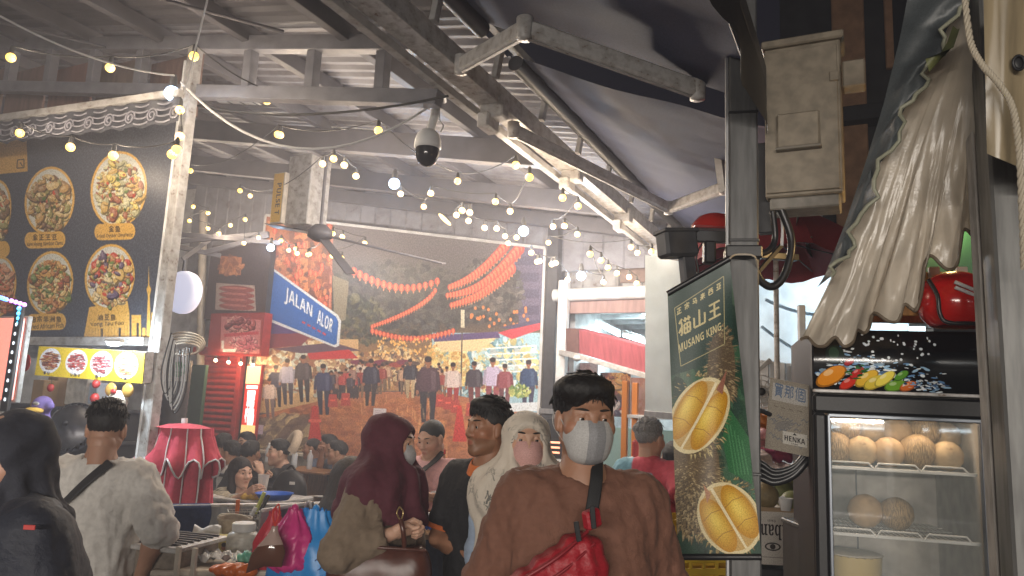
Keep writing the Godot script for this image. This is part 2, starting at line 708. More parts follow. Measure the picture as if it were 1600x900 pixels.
const GLYPH := {
	"wang": "1,1.5,9,1.5;1.5,5,8.5,5;.5,9,9.5,9;5,1.5,5,9",
	"shan": "5,.5,5,9;1,3.5,1,9;9,3.5,9,9;1,9,9,9",
	"mao": "3.2,.5,1,2.5;1.8,.8,3,3;3,3,3,9;3,9,1.8,9;2.6,5,.8,7.5;4.2,2,9.5,2;5.6,.6,5.6,3.2;8.1,.6,8.1,3.2;4.8,4.3,9.2,4.3;4.8,4.3,4.8,9.2;9.2,4.3,9.2,9.2;4.8,9.2,9.2,9.2;7,4.3,7,9.2;4.8,6.7,9.2,6.7",
	"zheng": "1,1.2,9,1.2;5,1.2,5,9;5,5,8.5,5;2.5,4,2.5,9;.5,9,9.5,9",
	"zong": "5,0,5,1.5;1,1.8,9,1.8;1,1.8,1,3.4;9,1.8,9,3.4;2.5,3.8,7.5,3.8;1,5.6,9,5.6;5,5.6,5,9.6;2.8,6.8,1.4,8.8;7.2,6.8,8.6,8.8",
	"ma": "1.5,1.2,7.2,1.2;7.2,1.2,6.8,4.8;2.5,2.5,2.2,5;2.2,5,8.5,5;8.5,5,8,9.2;8,9.2,6.5,8.8;.8,7,6.8,7",
	"lai": "1.2,2,8.8,2;5,.4,5,9.8;3,2.6,3.5,4.2;7,2.6,6.4,4.2;.5,5,9.5,5;5,5,.8,9;5,5,9.2,9",
	"xi": ".8,1.2,9.2,1.2;1.4,3.4,1.4,9.2;8.6,3.4,8.6,9.2;1.4,3.4,8.6,3.4;1.4,9.2,8.6,9.2;3.8,1.2,3.6,5.6;3.6,5.6,2.4,6.4;6.2,1.2,6.2,6;6.2,6,8,6.2",
	"ya": "1,1.2,9,1.2;3.6,1.2,3.6,9;6.4,1.2,6.4,9;.6,9,9.4,9;1.6,4,2.4,6.4;8.6,4,7.6,6.4",
	"buy": "1.2,.8,8.8,.8;1.2,.8,1.2,3;8.8,.8,8.8,3;1.2,3,8.8,3;3.7,.8,3.7,3;6.3,.8,6.3,3;2.2,4,7.8,4;2.2,4,2.2,8;7.8,4,7.8,8;2.2,5.3,7.8,5.3;2.2,6.6,7.8,6.6;2.2,8,7.8,8;3.4,8.4,1.4,9.8;6.6,8.4,8.6,9.8",
	"that": ".8,1.2,5,1.2;5,1.2,4.8,9;4.8,9,3.8,8.6;2.2,1.2,2.2,6;2.2,6,.6,9.4;.6,3.6,4.8,3.6;.4,6,4.8,6;6.4,.8,6.4,9.8;6.4,.8,9,.8;9,.8,7.6,4;7.6,4,9.2,6.2;9.2,6.2,8.6,8;8.6,8,7.4,7.6",
	"one": "2.4,.4,.4,4.2;1.6,3,1.6,9.8;3.4,1,9.4,1;3.4,1,3.4,9.6;9.4,1,9.4,9.6;3.4,9.6,9.4,9.6;4.2,3.2,8.6,3.2;6.4,1.8,6.4,5;4.8,5,8,5;4.8,5,4.8,7.8;8,5,8,7.8;4.8,7.8,8,7.8",
	"bean": "1,1,9,1;2.5,3,7.5,3;2.5,3,2.5,5.5;7.5,3,7.5,5.5;2.5,5.5,7.5,5.5;3.2,6.5,4,8.5;6.8,6.5,6,8.5;.6,9,9.4,9",
	"oil": ".8,1,2,2;.4,4,1.6,5;.6,9,2.2,6;3.4,3,9,3;3.4,3,3.4,9.4;9,3,9,9.4;3.4,9.4,9,9.4;6.2,.6,6.2,9.4;3.4,6.2,9,6.2",
	"not": "3.8,.6,3.8,9.6;6.2,.6,6.2,9.6;1,2,3.8,2;1,4.4,3.8,4.4;.6,7,3.8,7;6.2,2,9,2;6.2,4.4,9,4.4;6.2,7,9.4,7",
	"fish": "3.4,.4,1.2,3;3.2,1.4,6.8,1.4;6.8,1.4,5.6,3;2,3,8,3;2,3,2,7.4;8,3,8,7.4;2,5.2,8,5.2;2,7.4,8,7.4;5,3,5,7.4;.6,9.2,9.4,9.2",
	"isle": ".6,1.6,1.6,2.6;.4,4.6,1.4,5.4;.6,9,1.8,6.6;4,.8,3.2,9.2;6.2,1,6.2,9;8.8,.6,8.8,9.6;3.2,4,2.8,6;5.2,4,4.8,6;7.8,4,7.4,6",
	"gold": "5,.4,.8,4;5,.4,9.2,4;3,4,7,4;1.6,6,8.4,6;5,4,5,9;.8,9.2,9.2,9.2;2.8,7,3.6,8.4;7.2,7,6.4,8.4",
}

# ---------------------------------------------------------------- textures and materials
var T := {}
var M := {}

func noise_image(seed_: int, freq: float, lo: float, hi: float, sx := 1.0, oct := 4) -> Image:
	var n := FastNoiseLite.new()
	n.seed = seed_
	n.frequency = freq
	n.fractal_octaves = oct
	var im := n.get_seamless_image(256, 256)
	im.convert(Image.FORMAT_L8)
	if sx != 1.0: im.resize(256, int(256 * sx), Image.INTERPOLATE_CUBIC)
	var d := im.get_data()
	for i in d.size(): d[i] = int(clampf((lo + (hi - lo) * d[i] / 255.0) * 255.0, 0, 255))
	return Image.create_from_data(im.get_width(), im.get_height(), false, Image.FORMAT_L8, d)

func make_textures():
	T.blotch = ImageTexture.create_from_image(noise_image(3, 0.016, 0.8, 1.06))
	T.fine = ImageTexture.create_from_image(noise_image(5, 0.09, 0.78, 1.08))
	T.soft = ImageTexture.create_from_image(noise_image(7, 0.05, 0.9, 1.05))
	T.streak = ImageTexture.create_from_image(noise_image(9, 0.03, 0.74, 1.1, 4.0))
	T.fold = ImageTexture.create_from_image(noise_image(11, 0.012, 0.0, 1.0, 2.0, 3))
	T.grain = ImageTexture.create_from_image(noise_image(13, 0.2, 0.0, 1.0, 1.0, 2))
	T.hairs = ImageTexture.create_from_image(noise_image(15, 0.12, 0.25, 1.35, 8.0, 2))
	var im := Image.create(64, 64, false, Image.FORMAT_L8)
	for y in 64:
		for x in 64:
			var a := 0.5 + 0.5 * sin(x * TAU / 8.0)
			var b := 0.5 + 0.5 * sin(y * TAU / 8.0)
			var v := (a if ((x / 8 + y / 8) % 2 == 0) else b)
			im.set_pixel(x, y, Color(v, v, v))
	T.weave = ImageTexture.create_from_image(im)
	var rn := FastNoiseLite.new()
	rn.seed = 31
	rn.frequency = 0.009
	rn.fractal_type = FastNoiseLite.FRACTAL_RIDGED
	rn.fractal_octaves = 2
	rn.domain_warp_enabled = true
	rn.domain_warp_amplitude = 40.0
	var ri := rn.get_seamless_image(256, 256)
	ri.convert(Image.FORMAT_RGBA8)
	ri.bump_map_to_normal_map(6.0)
	T.crease = ImageTexture.create_from_image(ri)
	var ga := noise_image(41, 0.02, 0.0, 1.0, 1.0, 5)
	var gb := noise_image(43, 0.07, 0.0, 1.0, 1.0, 3)
	var gi := Image.create(256, 256, false, Image.FORMAT_RGB8)
	for y in 256:
		for x in 256:
			var a := ga.get_pixel(x, y).r
			var b := gb.get_pixel(x, y).r
			var c := Color(1, 1, 1).lerp(Color(0.87, 0.86, 0.85), smoothstep(0.35, 0.7, a))
			c = c.lerp(Color(0.62, 0.52, 0.44), smoothstep(0.73, 0.88, a * 0.55 + b * 0.5))
			gi.set_pixel(x, y, c.darkened(0.1 * b))
	T.rust = ImageTexture.create_from_image(gi)
	T.speck = Image.create(512, 512, false, Image.FORMAT_RGBA8)
	var n := FastNoiseLite.new()
	n.frequency = 0.12
	for y in 512:
		for x in 512:
			var v := n.get_noise_2d(x, y)
			T.speck.set_pixel(x, y, Color(1, 1, 1, clampf(v * 0.22, 0, 1)) if v > 0 else Color(0, 0, 0, clampf(-v * 0.3, 0, 1)))

func mat(c: Color, rough := 0.7, tex := "", scale := 1.0, bump := "", height := 0.0, metal := 0.0) -> StandardMaterial3D:   # c in linear base colour
	var m := StandardMaterial3D.new()
	m.albedo_color = c.linear_to_srgb()
	m.roughness = rough
	m.metallic = metal
	m.cull_mode = BaseMaterial3D.CULL_DISABLED
	if tex:
		m.albedo_texture = T[tex]
		m.uv1_triplanar = true
		m.uv1_scale = Vector3(3, 0.35, 3) * scale if tex in ["streak", "hairs"] else Vector3.ONE * scale
	if bump:
		m.heightmap_enabled = true
		m.heightmap_texture = T[bump]
		m.heightmap_scale = height
		m.uv1_triplanar = true
		if not tex: m.uv1_scale = Vector3.ONE * scale
	return m
func glow(c: Color, e: float) -> StandardMaterial3D:
	var m := mat(Color(0.8, 0.8, 0.8), 0.5)
	m.emission_enabled = true
	m.emission = c
	m.emission_energy_multiplier = e
	return m
func printed(cv: Cv, rough := 0.55, glowing := 0.0, speck := true) -> StandardMaterial3D:
	if speck:
		for y in range(0, cv.h, 512):
			for x in range(0, cv.w, 512): cv.img.blend_rect(T.speck, Rect2i(0, 0, 512, 512), Vector2i(x, y))
	var m := StandardMaterial3D.new()
	m.albedo_texture = cv.tex()
	m.roughness = rough
	m.cull_mode = BaseMaterial3D.CULL_DISABLED
	m.texture_repeat = false
	if glowing > 0.0:
		m.emission_enabled = true
		m.emission = Color.WHITE
		m.emission_operator = BaseMaterial3D.EMISSION_OP_MULTIPLY
		m.emission_texture = m.albedo_texture
		m.emission_energy_multiplier = glowing
	return m
func glass_mat(a := 0.08, rough := 0.03) -> StandardMaterial3D:
	var m := StandardMaterial3D.new()
	m.albedo_color = Color(0.9, 0.95, 0.95, a)
	m.transparency = BaseMaterial3D.TRANSPARENCY_ALPHA
	m.roughness = rough
	m.cull_mode = BaseMaterial3D.CULL_DISABLED
	return m
func film(c: Color, a: float, rough := 0.35) -> StandardMaterial3D:
	var m := mat(c, rough)
	m.albedo_color.a = a
	m.transparency = BaseMaterial3D.TRANSPARENCY_ALPHA
	return m

func make_materials():
	M.steel = mat(Color(0.34, 0.34, 0.35), 0.45, "streak", 0.8, "", 0, 0.55)
	M.galv = mat(Color(0.12, 0.12, 0.12), 0.5, "streak", 1.0, "grain", 0.02, 0.3)
	M.white_steel = mat(Color(0.46, 0.45, 0.44), 0.5, "rust", 1.7)
	M.roof_sheet = mat(Color(0.29, 0.29, 0.325), 0.55, "rust", 0.6)
	M.cladding = mat(Color(0.34, 0.33, 0.32), 0.55, "rust", 0.8)
	M.truss = mat(Color(0.21, 0.21, 0.235), 0.5, "blotch", 1.5)
	M.purlin = mat(Color(0.105, 0.1, 0.11), 0.55, "blotch", 1.0)
	M.alu = mat(Color(0.6, 0.58, 0.56), 0.38, "rust", 2.3)
	M.black = mat(Color(0.015, 0.015, 0.017), 0.5, "fine", 4.0)
	M.rubber = mat(Color(0.02, 0.02, 0.022), 0.35, "fine", 8.0)
	M.dark_metal = mat(Color(0.05, 0.05, 0.055), 0.45, "blotch", 2.0)
	M.wire = mat(Color(0.03, 0.03, 0.03), 0.6)
	M.wire_white = mat(Color(0.55, 0.55, 0.56), 0.5)
	M.white = mat(Color(0.72, 0.72, 0.72), 0.5, "blotch", 1.0)
	M.cream = mat(Color(0.62, 0.55, 0.45), 0.6, "blotch", 1.4)
	M.asphalt = mat(Color(0.05, 0.05, 0.05), 0.75, "fine", 2.0, "grain", 0.3)
	M.wood = mat(Color(0.32, 0.15, 0.06), 0.4, "streak", 2.0)
	M.red = mat(Color(0.5, 0.035, 0.03), 0.45, "blotch", 1.5)
	M.glass = glass_mat()

func build_setting():
	var m := Mb.new()
	m.quad(Vector3(-60, 0, 60), Vector3(60, 0, 60), Vector3(60, 0, -60), Vector3(-60, 0, -60))
	struct("ground", m.mesh(), M.asphalt)
	# the dark shophouses that close the street behind the awnings
	var brick := mat(Color(0.5, 0.28, 0.16), 0.85, "blotch", 0.6, "grain", 0.4)
	var soot := mat(Color(0.05, 0.048, 0.05), 0.85, "blotch", 0.5)
	var t := thing("shophouse", "dark brown shophouse wall seen in the gap between the two grey awnings", "building", G(13.0, 5.2, 0), GRID)
	part(t, "wall", box_mesh(Vector3(13, 11, 3), 0.02, Vector3(0, 5.5, -1.5)), soot)
	for k in 5:
		part(t, "pilaster", box_mesh(Vector3(0.5, 10.4, 0.25), 0.02, Vector3(-5.4 + 2.6 * k, 5.2, 0.125)), brick)
	for j in 3:
		part(t, "ledge", box_mesh(Vector3(13, 0.25, 0.4), 0.02, Vector3(0, 3.6 + 3.0 * j, 0.3)), soot)
		for k in 4:
			var wf := part(t, "window", box_mesh(Vector3(1.5, 1.5, 0.12), 0.02, Vector3(-4.1 + 2.6 * k, 5.2 + 3.0 * j, 0.06)), brick)
			part(wf, "pane", box_mesh(Vector3(1.25, 1.25, 0.03), 0.0, Vector3(-4.1 + 2.6 * k, 5.2 + 3.0 * j, 0.14)), M.black)
	t = thing("shophouse", "tall black shophouse rising behind the metal box on the pole", "building", G(7.5, 9.5, 0), GRID)
	part(t, "wall", box_mesh(Vector3(8, 10, 3), 0.02, Vector3(0, 5, -1.5)), M.black)
	part(t, "ledge", box_mesh(Vector3(8, 0.3, 0.5), 0.02, Vector3(0, 3.4, 0.25)), soot)

# ---------------------------------------------------------------- the metal canopy over the tables
func build_canopy():
	# corrugated sheets, each a metre wide, ribs running down the slope
	var t := thing("canopy_roof", "pale corrugated metal roof over the tables, dark beams beneath", "roof")
	var r0 := -9.6
	var r1 := -2.0
	for k in 11:
		var m := Mb.new()
		var s0 := -1.6 + k * 1.0
		var rows := []
		for e in [r0, (r0 + r1) * 0.5, r1]:
			var row := PackedVector3Array()
			for i in 33:
				var ph := (i % 4)
				row.append(G(s0 + i / 32.0 * 1.03, e, roof_y(e) + 0.1 + (0.022 if ph < 2 else 0.0) + 0.002 * (k % 2)))
			rows.append(row)
		for j in 2:
			for i in 32: m.quad(rows[j][i], rows[j][i + 1], rows[j + 1][i + 1], rows[j + 1][i])
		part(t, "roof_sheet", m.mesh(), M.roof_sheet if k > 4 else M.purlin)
	for r in [-2.9, -3.75, -4.6, -5.45, -6.3, -7.2, -8.1, -9.0]:
		part(t, "purlin", bar_mesh(G(-1.6, r, roof_y(r) + 0.04), G(9.0, r, roof_y(r) + 0.04), 0.06, 0.11), M.purlin)
	for s in [5.2, 6.7, 7.75]:
		var h := 0.2 if s < 7 else 0.16
		part(t, "rafter", bar_mesh(G(s, r0, roof_y(r0) - 0.12), G(s, -2.15, roof_y(-2.15) - 0.12), 0.1, h), M.purlin)
	for s in [0.6, 1.9]:
		part(t, "rafter", bar_mesh(G(s, r0, roof_y(r0) - 0.1), G(s, -2.2, roof_y(-2.2) - 0.1), 0.07, 0.13), M.purlin)
	# bracing rods near the entrance
	for q in [[0.7, -6.5, 3.2, -3.2], [0.7, -3.4, 3.2, -6.6], [1.9, -7.5, 3.4, -5.2]]:
		part(t, "brace", tube_mesh(PackedVector3Array([G(q[0], q[1], roof_y(q[1]) - 0.06), G(q[2], q[3], roof_y(q[3]) - 0.06)]), 0.012, 6), M.purlin)
	# clear sheets let in pale light between the ribs
	for q in [[215, 372, 262, 398], [222, 408, 250, 428], [300, 160, 350, 218], [505, 212, 560, 232], [120, 225, 150, 250]]:
		var a := on_roof(q[0] + 60, q[1] - 5, 0.0)
		var sky := part(t, "clear_sheet", box_mesh(Vector3(0.55, 0.006, 0.22), 0.0, a, Basis(Vector3.BACK.rotated(Vector3.UP, -0.45), -0.18) * GRID), M.white)
		for k in 4: part(sky, "bar", bar_mesh(a + R * (0.16 * k - 0.24) + D * -0.11 + Vector3(0, -0.008 - 0.18 * (0.16 * k - 0.24), 0), a + R * (0.16 * k - 0.24) + D * 0.11 + Vector3(0, -0.008 - 0.18 * (0.16 * k - 0.24), 0), 0.008, 0.006), M.dark_metal)
	# the open truss that spans from the left stall's post to the gutter
	t = thing("roof_truss", "grey flat truss with upright struts spanning from left stall to gutter", "truss")
	var s1 := 3.45
	part(t, "upper_chord", bar_mesh(G(s1, -9.4, roof_y(-9.4) - 0.02), G(s1, -2.25, roof_y(-2.25) - 0.02), 0.08, 0.1), M.truss)
	part(t, "lower_chord", bar_mesh(G(s1, -9.4, roof_y(-9.4) - 0.42), G(s1, -2.2, roof_y(-2.2) - 0.36), 0.08, 0.09), M.truss)
	for k in 13:
		var r := -2.62 - 0.55 * k
		part(t, "strut", bar_mesh(G(s1, r, roof_y(r) - 0.37), G(s1, r, roof_y(r) - 0.07), 0.07, 0.07, D), M.truss)
	# infill boards behind the truss: the roof drops there
	# gutter beam
	t = thing("gutter_beam", "pale steel gutter beam along the canopy edge carrying the awnings", "beam")
	var e := -2.1
	part(t, "gutter", bar_mesh(G(-1.5, e, 3.58), G(8.9, e, 3.58), 0.14, 0.13), M.alu)
	part(t, "lip", bar_mesh(G(-1.5, e - 0.1, 3.48), G(8.9, e - 0.1, 3.48), 0.05, 0.05), M.white_steel)
	part(t, "top_rail", bar_mesh(G(-1.5, e + 0.16, 3.86), G(8.9, e + 0.16, 3.86), 0.05, 0.05), M.white_steel)
	for k in 15:
		part(t, "post", bar_mesh(G(-1.2 + 0.7 * k, e + 0.12, 3.6), G(-1.2 + 0.7 * k, e + 0.16, 3.86), 0.035, 0.05, D), M.white_steel)
	for k in 4:
		var hk := Mb.new()
		hk.box(G(3.9 + 1.35 * k, e + 0.02, 3.5), Vector3(0.16, 0.14, 0.1), GRID, 0.01)
		hk.box(G(3.9 + 1.35 * k, e - 0.02, 3.41), Vector3(0.08, 0.1, 0.16), GRID, 0.01)
		part(t, "bracket", hk.mesh(), M.alu)
	for q in [[-0.6, -9.0], [-0.6, -2.2], [8.6, -9.3]]:
		var p := thing("canopy_post", ["grey steel post holding up the canopy's near left corner", "grey steel post holding up the canopy's near right corner", "grey steel post behind the shops in the canopy's far left corner"][[-9.0, -2.2, -9.3].find(q[1])], "post", G(q[0], q[1], 0), GRID, "canopy posts")
		part(p, "shaft", box_mesh(Vector3(0.1, roof_y(q[1]), 0.1), 0.006, Vector3(0, roof_y(q[1]) / 2, 0)), M.white_steel)
		part(p, "base_plate", box_mesh(Vector3(0.22, 0.012, 0.22), 0.002, Vector3(0, 0.006, 0)), M.galv)
	# panel between the mural and the roof
	var mm := Mb.new()
	for k in 30:
		var ra := -9.6 + k * 0.253
		var rb := ra + 0.253
		mm.quad(G(8.08, ra, 3.3), G(8.08, rb - 0.03, 3.3), G(8.08, rb - 0.03, roof_y(rb) + 0.1), G(8.08, ra, roof_y(ra) + 0.1))
		mm.quad(G(8.08, rb - 0.03, 3.3), G(8.1, rb, 3.3), G(8.1, rb, roof_y(rb) + 0.1), G(8.08, rb - 0.03, roof_y(rb) + 0.1))
	var back := thing("gable_cladding", "grey ribbed cladding closing the canopy above the printed street picture", "wall")
	part(back, "sheet", mm.mesh(), M.roof_sheet)

	# two retractable awnings on the gutter beam
	var cloth := mat(Color(0.05, 0.06, 0.115), 0.75, "fine", 3.0, "weave", 0.02)
	cloth.backlight_enabled = true
	cloth.backlight = Color(0.25, 0.25, 0.25)
	for a in [[-2.2, 3.42, "near grey retractable awning with one arm bent over the street"], [3.86, 8.7, "far grey retractable awning beyond the security camera, arm half folded"]]:
		t = thing("retractable_awning", a[2], "awning", Vector3.ZERO, Basis(), "awnings on the gutter beam")
		var rows := []
		var far: bool = a[0] > 0
		var n := 34
		for j in 15:
			var w := j / 14.0
			var row := PackedVector3Array()
			for i in n + 1:
				var s: float = lerpf(a[0], a[1], float(i) / n)
				var r := lerpf(e + 0.14, -0.42, w)
				var y := lerpf(3.82, 3.12 if not far else 3.16, w) - 0.04 * sin(w * PI) * (0.7 + 0.5 * sin(s * 1.9 + 0.5)) + 0.016 * sin(s * 26.0 + 3.0 * sin(w * 4.0)) * (0.3 + w)
				row.append(G(s, r, y))
			rows.append(row)
		var mb := Mb.new()
		mb.grid(rows)
		part(t, "fabric", mb.mesh(), cloth)
		part(t, "roller", tube_mesh(PackedVector3Array([G(a[0], e + 0.17, 3.76), G(a[1], e + 0.17, 3.76)]), 0.05, 12), M.dark_metal)
		part(t, "front_bar", bar_mesh(G(a[0], -0.40, 3.1), G(a[1], -0.40, 3.1), 0.06, 0.09), M.dark_metal)
		rows = []
		for j in 4:
			var row := PackedVector3Array()
			for i in n * 2 + 1:
				var s: float = lerpf(a[0], a[1], float(i) / n / 2)
				row.append(G(s, -0.37 + 0.02 * sin(s * 9.0) * j / 3.0, 3.07 - (0.22 + 0.03 * absf(sin(s * 7.0))) * j / 3.0))
			rows.append(row)
		mb = Mb.new()
		mb.grid(rows)
		part(t, "valance", mb.mesh(), M.black)
		var joints := [[G(3.30, e + 0.12, 3.5), at(820, 45, 3.35), at(1090, 140, 3.55)]] if not far else [[at(802, 203, 4.85), at(1045, 325, 6.0), at(1132, 293, 5.3)]]
		for jn in joints:
			for q in 2:
				var arm := part(t, "arm", bar_mesh(jn[q], jn[q + 1], 0.05 if q == 0 else 0.055, 0.085, Vector3.UP, 0.012), M.alu)
				part(arm, "seam", bar_mesh(jn[q] + Vector3(0, -0.046, 0), jn[q + 1] + Vector3(0, -0.046, 0), 0.02, 0.006), M.white_steel)
			for q in 3:
				var mk := Mb.new()
				mk.lathe(PackedVector2Array([Vector2(0.001, -0.055), Vector2(0.036, -0.05), Vector2(0.04, 0.05), Vector2(0.001, 0.055)]), 14, Transform3D(Basis(), jn[q]))
				part(t, "joint", mk.mesh(), M.alu)
	# round cover of the far awning's end
	var pl := Mb.new()
	pl.lathe(PackedVector2Array([Vector2(0.001, 0), Vector2(0.07, 0.004), Vector2(0.075, 0.03), Vector2(0.001, 0.035)]), 20, Transform3D(Basis(Vector3.RIGHT, PI / 2 - 0.5), at(1123, 232, 4.9)))
	pl.bar(at(1124, 245, 4.9), at(1131, 300, 4.9), 0.05, 0.05)
	var ec := thing("awning_end_cap", "round pale end cap of the awning beside the steel pole", "end cap")
	part(ec, "cover", pl.mesh(), M.alu)

	# security camera under the gutter
	var p := at(676, 158, 4.45)
	t = thing("security_camera", "white dome security camera with dark glass hanging under the gutter", "security camera", p)
	part(t, "mount", box_mesh(Vector3(0.1, 0.05, 0.1), 0.01, Vector3(0.03, 0.03, 0)), M.white)
	part(t, "arm", tube_mesh(curve([Vector3(0.03, 0.02, 0), Vector3(0.02, -0.07, 0), Vector3(-0.005, -0.2, 0)], 8), 0.026, 12), M.white)
	var dm := Mb.new()
	dm.lathe(PackedVector2Array([Vector2(0.001, 0.06), Vector2(0.04, 0.055), Vector2(0.066, 0.03), Vector2(0.078, -0.01), Vector2(0.081, -0.05), Vector2(0.074, -0.055), Vector2(0.072, -0.06)]), 24, Transform3D(Basis(), Vector3(-0.012, -0.24, 0)))
	part(t, "housing", dm.mesh(), M.white)
	dm = Mb.new()
	dm.lathe(PackedVector2Array([Vector2(0.071, -0.055), Vector2(0.07, -0.10), Vector2(0.055, -0.14), Vector2(0.03, -0.16), Vector2(0.001, -0.168)]), 24, Transform3D(Basis(), Vector3(-0.012, -0.24, 0)))
	part(t, "dome_glass", dm.mesh(), mat(Color(0.03, 0.03, 0.035), 0.1))
	part(t, "cable", tube_mesh(curve([Vector3(0.06, -0.2, 0.02), Vector3(0.075, -0.16, 0.02), Vector3(0.05, -0.12, 0.02), Vector3(0.04, 0.03, 0.02)], 10), 0.005, 6), M.wire_white)

	# ceiling fan in front of the mural
	var hub := at(500, 366, 7.2)
	t = thing("ceiling_fan", "dark ceiling fan with long flat blades before the street picture", "fan", hub)
	var fb := Mb.new()
	fb.lathe(PackedVector2Array([Vector2(0.001, 0.1), Vector2(0.06, 0.09), Vector2(0.12, 0.03), Vector2(0.12, -0.03), Vector2(0.05, -0.07), Vector2(0.001, -0.07)]), 18)
	part(t, "motor", fb.mesh(), M.purlin)
	part(t, "rod", tube_mesh(PackedVector3Array([Vector3(0, 0.08, 0), Vector3(0, roof_y(-6.0) - hub.y - 0.02, 0)]), 0.016, 8), M.purlin)
	for tip in [at(694, 412, 6.9), at(548, 428, 6.8), at(420, 352, 8.2)]:
		var dir: Vector3 = (tip - hub).normalized()
		part(t, "blade", bar_mesh(dir * 0.1, tip - hub, 0.1, 0.012, Vector3.UP.rotated(dir, 0.25), 0.004), M.purlin)

	# square pillar with a yellow sign on its side
	p = at(478, 310, 7.6)
	t = thing("hanging_pillar_box", "grey boxed pillar under the roof beside a yellow upright sign", "pillar", p, GRID)
	part(t, "casing", box_mesh(Vector3(0.30, 0.72, 0.3), 0.008, Vector3(0.02, 0.05, 0)), M.white_steel)
	var sg := thing("upright_sign", "yellow upright lettered sign fixed to the grey pillar's left side", "sign", at(437, 310, 7.45), GRID)
	var cv := canvas01(96, 384, c8(226, 186, 92))
	cv.text("PULSE T", [V2(0.82, 0.2), V2(0.82, 0.85), V2(0.4, 0.85), V2(0.4, 0.2)], c8(90, 80, 78))
	part(sg, "face", print_quad(Vector3(-0.07, 0.25, 0.031), Vector3(0.06, 0.25, 0.031), Vector3(0.06, -0.25, 0.031), Vector3(-0.07, -0.25, 0.031)), printed(cv))
	part(sg, "box", box_mesh(Vector3(0.15, 0.52, 0.06), 0.004), M.cream)
	# loose cables that cross the canopy
	for q in [[on_roof(285, 160, 0.42), on_roof(700, 150, 0.4), 0.1, "thick dark cable strung from left stall to camera bracket"], [on_roof(283, 128, 0.45), at(672, 166, 4.4), 0.35, "slack pale cable drooping under the truss to the camera"], [at(0, 25, 3.2), at(272, 118, 4.2), 0.05, "pale straight cable crossing the dark roof at top left"], [at(324, 0, 3.6), at(288, 145, 4.1), 0.0, "white lamp cable hanging beside the top of the left post"]]:
		var cb := part(self, "cable", tube_mesh(sag(q[0], q[1], q[2], 14), 0.008 if q[2] > 0.06 else 0.005, 6), M.wire if q[2] == 0.1 else M.wire_white)
		tag(cb, q[3], "cable")

# ---------------------------------------------------------------- left stall
const DISH := {
	"noodle": [[205, 170, 90], [190, 120, 60], [120, 85, 50], [225, 205, 140], [150, 140, 70]],
	"oyster": [[200, 195, 150], [190, 150, 70], [170, 165, 120], [215, 190, 90], [150, 80, 50]],
	"clam": [[150, 110, 60], [185, 140, 70], [110, 75, 45], [205, 175, 110], [140, 130, 60]],
	"fish": [[185, 115, 50], [205, 150, 70], [140, 70, 35], [110, 130, 60], [220, 185, 110]],
	"tofu": [[205, 165, 85], [180, 120, 60], [110, 120, 55], [190, 60, 40], [220, 195, 140], [90, 70, 95]],
	"skewer": [[150, 70, 45], [190, 95, 60], [110, 50, 40], [200, 150, 90]],
	"meat": [[165, 95, 90], [190, 130, 120], [120, 65, 75], [200, 40, 35]],
	"shrimp": [[196, 106, 60], [206, 140, 96], [170, 80, 46], [214, 166, 120]],
	"raw": [[150, 45, 50], [180, 80, 80], [120, 35, 40], [205, 140, 130]],
}
func pal(k: String) -> Array:
	var o := []
	for c in DISH[k]: o.append(c8(c[0], c[1], c[2]))
	return o

